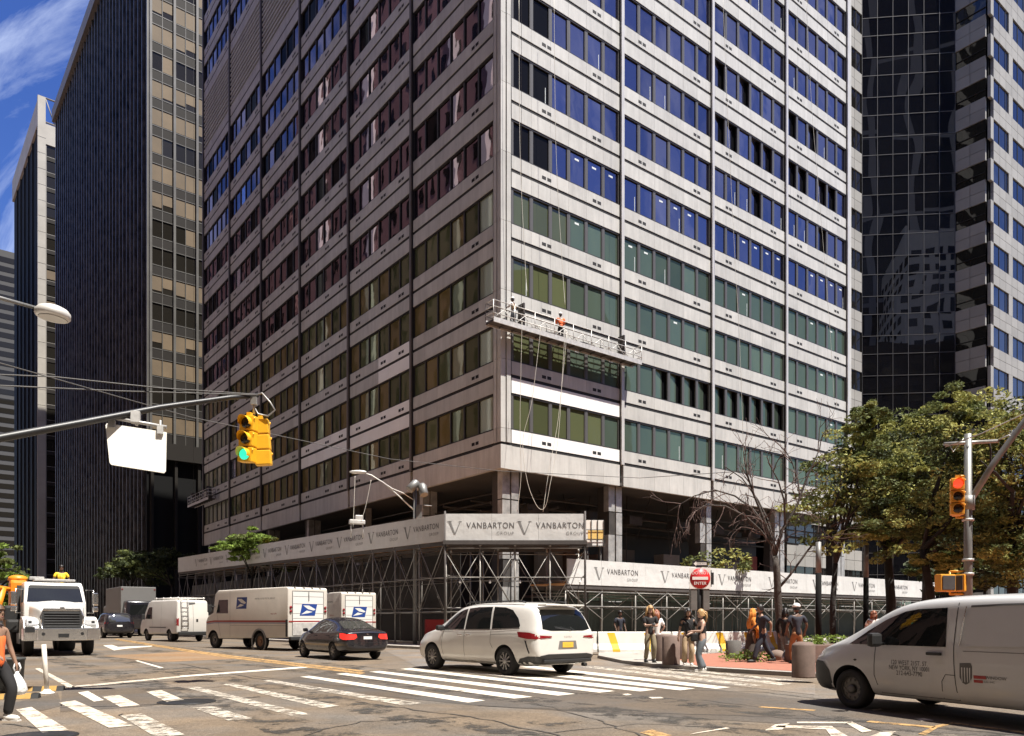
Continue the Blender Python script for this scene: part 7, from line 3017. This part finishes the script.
        me = skin_obj([[(pel + V((0, 0, .07)), (.125, .10)), (pel, .112)]] + pc, 1)
        link('trousers', me, bottom, t)
    if vest:
        me = skin_obj([[(pel + V((0, 0, .08)), (.165, .135)), (waist, (.142, .118)), (chest, (.158, .134)), (neck - V((0, 0, .05)), .08)], [(chest, .12), (shl * .85 + chest * .15, .085)], [(chest, .12), (shr * .85 + chest * .15, .085)]], 1)
        link('vest', me, vest, t)
    for f0, a0 in ((fl, anl), (fr, anr)):
        q = MB()
        q.ball(f0 + V((.045, 0, .045)), (.135, .05, .05), 0, 12, 7)
        q.ball(f0 + V((-.035, 0, .065)), (.06, .047, .06), 0, 10, 6)
        q.cbox(f0 + V((.045, 0, .012)), (.25, .085, .024))
        q.build('shoe', shoes, t)
    # hair or headgear
    q = MB()

    def hp(p):
        return hc + HR @ V(p)
    n, rows = 16, 7
    vv = []
    for i in range(rows + 1):
        a = PI * .5 * i / rows
        for j in range(n):
            b = 2 * PI * j / n
            r = math.cos(a) * .094
            x, y, zz = r * math.cos(b) * 1.16, r * math.sin(b), .125 * math.sin(a) + .012
            if i == 0 and math.cos(b) < .55:
                zz = -.06 if hair_style == 'short' else -.07
            if i == 0 and math.cos(b) >= .55:
                zz = .055
            vv.append(hp((x - .008, y, zz)))
    q.add(vv, [(i * n + j, i * n + (j + 1) % n, (i + 1) * n + (j + 1) % n, (i + 1) * n + j) for i in range(rows) for j in range(n)], 0, True)
    rh = random.Random(len(label))
    if hair_style in ('long', 'curly', 'shoulder'):
        ln = {'long': .40, 'curly': .34, 'shoulder': .26}[hair_style]
        for i in range(34):
            b = rh.uniform(.9, 2 * PI - .9)
            p0 = V((.085 * math.cos(b), .080 * math.sin(b), rh.uniform(.0, .08)))
            k = 1.25 if hair_style == 'curly' else 1.05
            l_ = ln * rh.uniform(.7, 1)
            p1 = V((p0.x * k * 1.15 - .02, p0.y * 1.25 * k, p0.z - l_ * .45))
            p2 = V((p0.x * k * 1.0 - .035, p0.y * 1.2 * k + rh.uniform(-.02, .02), p0.z - l_))
            q.path([hp(p0), hp(p1), hp(p2)], .026, 6, 0, .010)
    if hair_style == 'tied':
        q.path([hp((-.08, 0, .05)), hp((-.15, .0, .03)), hp((-.17, 0, -.1)), hp((-.13, 0, -.26))], .042, 8, 0, .015)
        for i in range(10):
            b = rh.uniform(1.6, 4.6)
            q.path([hp((.08 * math.cos(b), .08 * math.sin(b), .05)), hp((-.15, rh.uniform(-.06, .06), -.06)), hp((-.16, rh.uniform(-.06, .06), -.22))], .022, 6, 0, .01)
    if helmet:
        q.build('hair', hair, t)
        q = MB()
        q.lathe(hc + V((0, 0, .03)), [(.112, 0), (.112, .03), (.10, .075), (.065, .11), (.01, .122)], 18)
        q.bbox(hp((.12, 0, .035)), (.08, .15, .012), .004)
        q.build('hard_hat', helmet, t)
    else:
        q.build('hair', hair, t)
    t['_j'] = 0
    del t['_j']
    return t, dict(pel=pel, chest=chest, wl=wl_, wr=wr_, shl=shl, shr=shr, hc=hc, waist=waist)


def face_cam(x, y, turn=0):
    return math.degrees(math.atan2(-y, -x)) + turn


WALK = 'people standing and walking at the plaza corner'
# two pairs waiting at the crosswalk
x, y = gp(645, 666).to_2d()
pA, jA = person('person with curly fair hair in black top and khaki trousers looking at a phone', (x, y), face_cam(x, y, 15), 1.73,
       ((.04, .11, 0), (-.03, -.12, 0)), ((.26, .06, 1.12), (.28, -.02, 1.14)), 'skin_light', 'cloth_black', 'cloth_khaki', 'hair_blonde', 'curly', head_dip=.12, group=WALK)
q = MB()
q.bbox((.36, .02, 1.165), (.13, .07, .012), .004, 0, M=Matrix.Rotation(.35, 3, 'Y'))
q.build('phone', 'plastic_black', pA)
del q
x, y = (gp(656.5, 663.5).x, gp(656.5, 663.5).y)
pB, _ = person('red haired person in a loose white top standing behind the one with a phone', (x, y), face_cam(x, y, 200), 1.62,
       ((.02, .09, 0), (-.02, -.09, 0)), ((.15, .26, 1.02), (.16, -.22, .98)), 'skin_light', 'cloth_white', 'cloth_white', 'hair_red', 'long', sleeve='short', legs='wide', female=True, shoes='shoe_white', group=WALK)
x, y = gp(688, 669.5).to_2d()
pC, jC = person('laughing dark haired person in black top and beige trousers with a black shoulder bag', (x, y), face_cam(x, y, 5), 1.62,
       ((.05, .1, 0), (-.04, -.1, 0)), ((.06, .30, .92), (.03, -.28, .86)), 'skin_tan', 'cloth_black', 'cloth_beige', 'hair_dark', 'shoulder', sleeve='short', legs='wide', female=True, shoes='shoe_white', head_turn=.25, group=WALK)
q = MB()
q.bbox((.12, .20, .86), (.12, .26, .26), .05)
b_ = q.build('shoulder_bag', 'shoe_black', pC)
q = MB()
q.path([(.10, .20, .98), (.13, .05, 1.25), (.03, -.12, 1.42), (-.06, -.10, 1.40), (-.1, .08, 1.2), (.03, .20, .98)], .012, 5)
q.build('strap', 'shoe_black', b_)
x, y = gp(702, 671.5).to_2d()
pD, _ = person('person in black sleeveless top and wide jeans with tied fair hair, seen from the side', (x, y), face_cam(x, y, -75), 1.69,
       ((.06, .09, 0), (-.06, -.09, 0)), ((.30, .14, 1.12), (.32, -.02, 1.06)), 'skin_light', 'cloth_black', 'cloth_jeans', 'hair_blonde', 'tied', sleeve='none', legs='wide', female=True, shoes='shoe_white', group=WALK)
# walkers further right
x, y = gp(752, 664).to_2d()
pE, _ = person('person in an orange robe walking beside the man in navy', (x, y), face_cam(x, y, 120), 1.66,
       ((.16, .08, 0), (-.14, -.08, 0)), ((.16, .22, .92), (.12, -.24, .95)), 'skin_tan', 'cloth_orange', 'cloth_brown', 'cloth_orange', 'long', sleeve='long', skirt=True, female=True, group=WALK)
q = MB()
for i in range(15):
    a = -1.5 + i * .21
    q.path([(.02 + .08 * math.cos(a), .11 * math.sin(a), 1.36), (.04 + .19 * math.cos(a), .20 * math.sin(a), 1.0), (.03 + .2 * math.cos(a), .21 * math.sin(a), .74)], .035, 6, 0, .02)
q.build('shawl', 'cloth_orange', pE)
x, y = gp(763, 666).to_2d()
pF, _ = person('man in navy shirt and dark trousers striding to the left across the brick', (x, y), face_cam(x, y, -62), 1.80,
       ((.36, .08, .0), (-.36, -.08, .03)), ((-.10, .25, .90), (.22, -.26, .95)), 'skin_tan', 'cloth_navy', 'cloth_navy', 'hair_dark', 'short', sleeve='short', lean=.06, group=WALK)
x, y = gp(785, 665).to_2d()
pG, _ = person('dark haired person in black top and grey jeans walking away to the right', (x, y), face_cam(x, y, 150), 1.68,
       ((.22, .08, .0), (-.22, -.08, .05)), ((.05, .25, .88), (.16, -.24, .92)), 'skin_tan', 'cloth_black', 'cloth_grey', 'hair_dark', 'shoulder', sleeve='long', shoes='shoe_white', group=WALK)
x, y = gp(797, 667.5).to_2d()
pH, _ = person('man in dark shirt, white cap and tan trousers seen from behind', (x, y), face_cam(x, y, 205), 1.76,
       ((.05, .12, 0), (-.05, -.12, 0)), ((.12, .27, .92), (.08, -.27, .90)), 'skin_dark', 'cloth_navy', 'cloth_tan', 'hair_dark', 'short', sleeve='short', helmet='helmet_white', group=WALK)
pI, _ = person('dark figure standing behind the yellow banded barrier under the low canopy', (4.7, 33.6), -60, 1.7,
       ((.03, .1, 0), (-.03, -.1, 0)), ((.1, .26, .9), (.1, -.26, .9)), 'skin_dark', 'cloth_navy', 'cloth_black', 'hair_dark', 'short', group=WALK, z=.11)
x, y = 12.6, 26.8
pJ, _ = person('red haired person just over the silver van bonnet with face toward the viewer', (x, y), face_cam(x, y, 15), 1.60,
       ((.03, .1, 0), (-.03, -.1, 0)), ((.16, .2, 1.0), (.16, -.2, 1.0)), 'skin_light', 'cloth_white', 'cloth_grey', 'hair_red', 'shoulder', group=WALK, female=True, z=.11)
for p_ in (pA, pB, pC, pD, pE, pF, pG, pH):
    p_.location.z = .0
for p_ in (pB, pD, pE, pF, pG, pH, pC):
    if p_.location.x > 4.6:
        p_.location.z = .11
pD.location.z = 0
pA.location.x += .15
pA.location.z = .11

# pedestrian cut by the left edge with a white carrier bag
x, y = -7.22, 10.75
pK, jK = person('pedestrian in an orange sleeveless top holding a white carrier bag at the left edge', (x, y), face_cam(x, y, 48), 1.62,
       ((.14, .09, 0), (-.16, -.09, .04)), ((.10, .27, .83), (.16, -.20, 1.0)), 'skin_tan', 'vest_orange', 'cloth_black', 'hair_brown', 'tied', sleeve='none', female=True, shoes='shoe_white')
wb = pK.matrix_basis @ (jK['wl'] + Vector((.03, 0, -.12)))
cb = thing('carrier_bag', 'crumpled white plastic carrier bag hanging from the hand at the left edge', 'bag', wb, .4)
q = MB()
q.lathe((0, 0, -.36), [(.03, 0), (.10, .01), (.125, .07), (.115, .16), (.07, .25), (.03, .31), (.02, .34)], 14)
for i, p in enumerate(q.v):
    k = 1 + .13 * math.sin(p[0] * 40 + p[2] * 30) * math.cos(p[1] * 37)
    q.v[i] = (p[0] * k, p[1] * k * .75, p[2])
q.build('sack', 'bag_plastic', cb)
q = MB()
for e in (-.02, .02):
    q.path([(e, 0, -.04), (e * 2.2, 0, .03), (e, 0, .10)], .012, 6)
q.build('handle', 'bag_plastic', cb)

# the two cladders on the suspended platform
M_ = st1.matrix_basis
for px_, lab, kw in ((1.75, 'worker in white helmet, pale shirt and orange harness at the left end of the platform', dict(top='cloth_white', vest='cloth_beige', helmet='helmet_white', bottom='cloth_jeans', d=105)),
                     (5.35, 'worker in bright orange vest leaning over the platform rail', dict(top='vest_orange', vest='vest_orange', helmet='helmet_white', bottom='cloth_black', d=60))):
    w = M_ @ Vector((px_, .36, .0))
    p_, j_ = person(lab, (w.x, w.y), math.degrees(ROT) + kw['d'], 1.76, ((.05, .11, 0), (-.05, -.11, 0)), ((.36, .16, 1.18), (.34, -.14, 1.05)), 'skin_dark', kw['top'], kw['bottom'], 'hair_dark', 'short', sleeve='long', lean=.08, helmet=kw['helmet'], vest=kw['vest'], group='workers on the platform', z=w.z)
# worker riding behind the truck cab
w = Vector((-19.75, 33.7, 2.1))
pL, _ = person('worker in a yellow vest standing on the bed behind the white truck cab', (w.x, w.y), face_cam(w.x, w.y, 10), 1.70,
       ((.03, .12, 0), (-.03, -.12, 0)), ((.2, .24, 1.0), (.2, -.24, 1.0)), 'skin_dark', 'vest_yellow', 'cloth_black', 'hair_dark', 'short', sleeve='short', vest='vest_yellow', z=w.z)
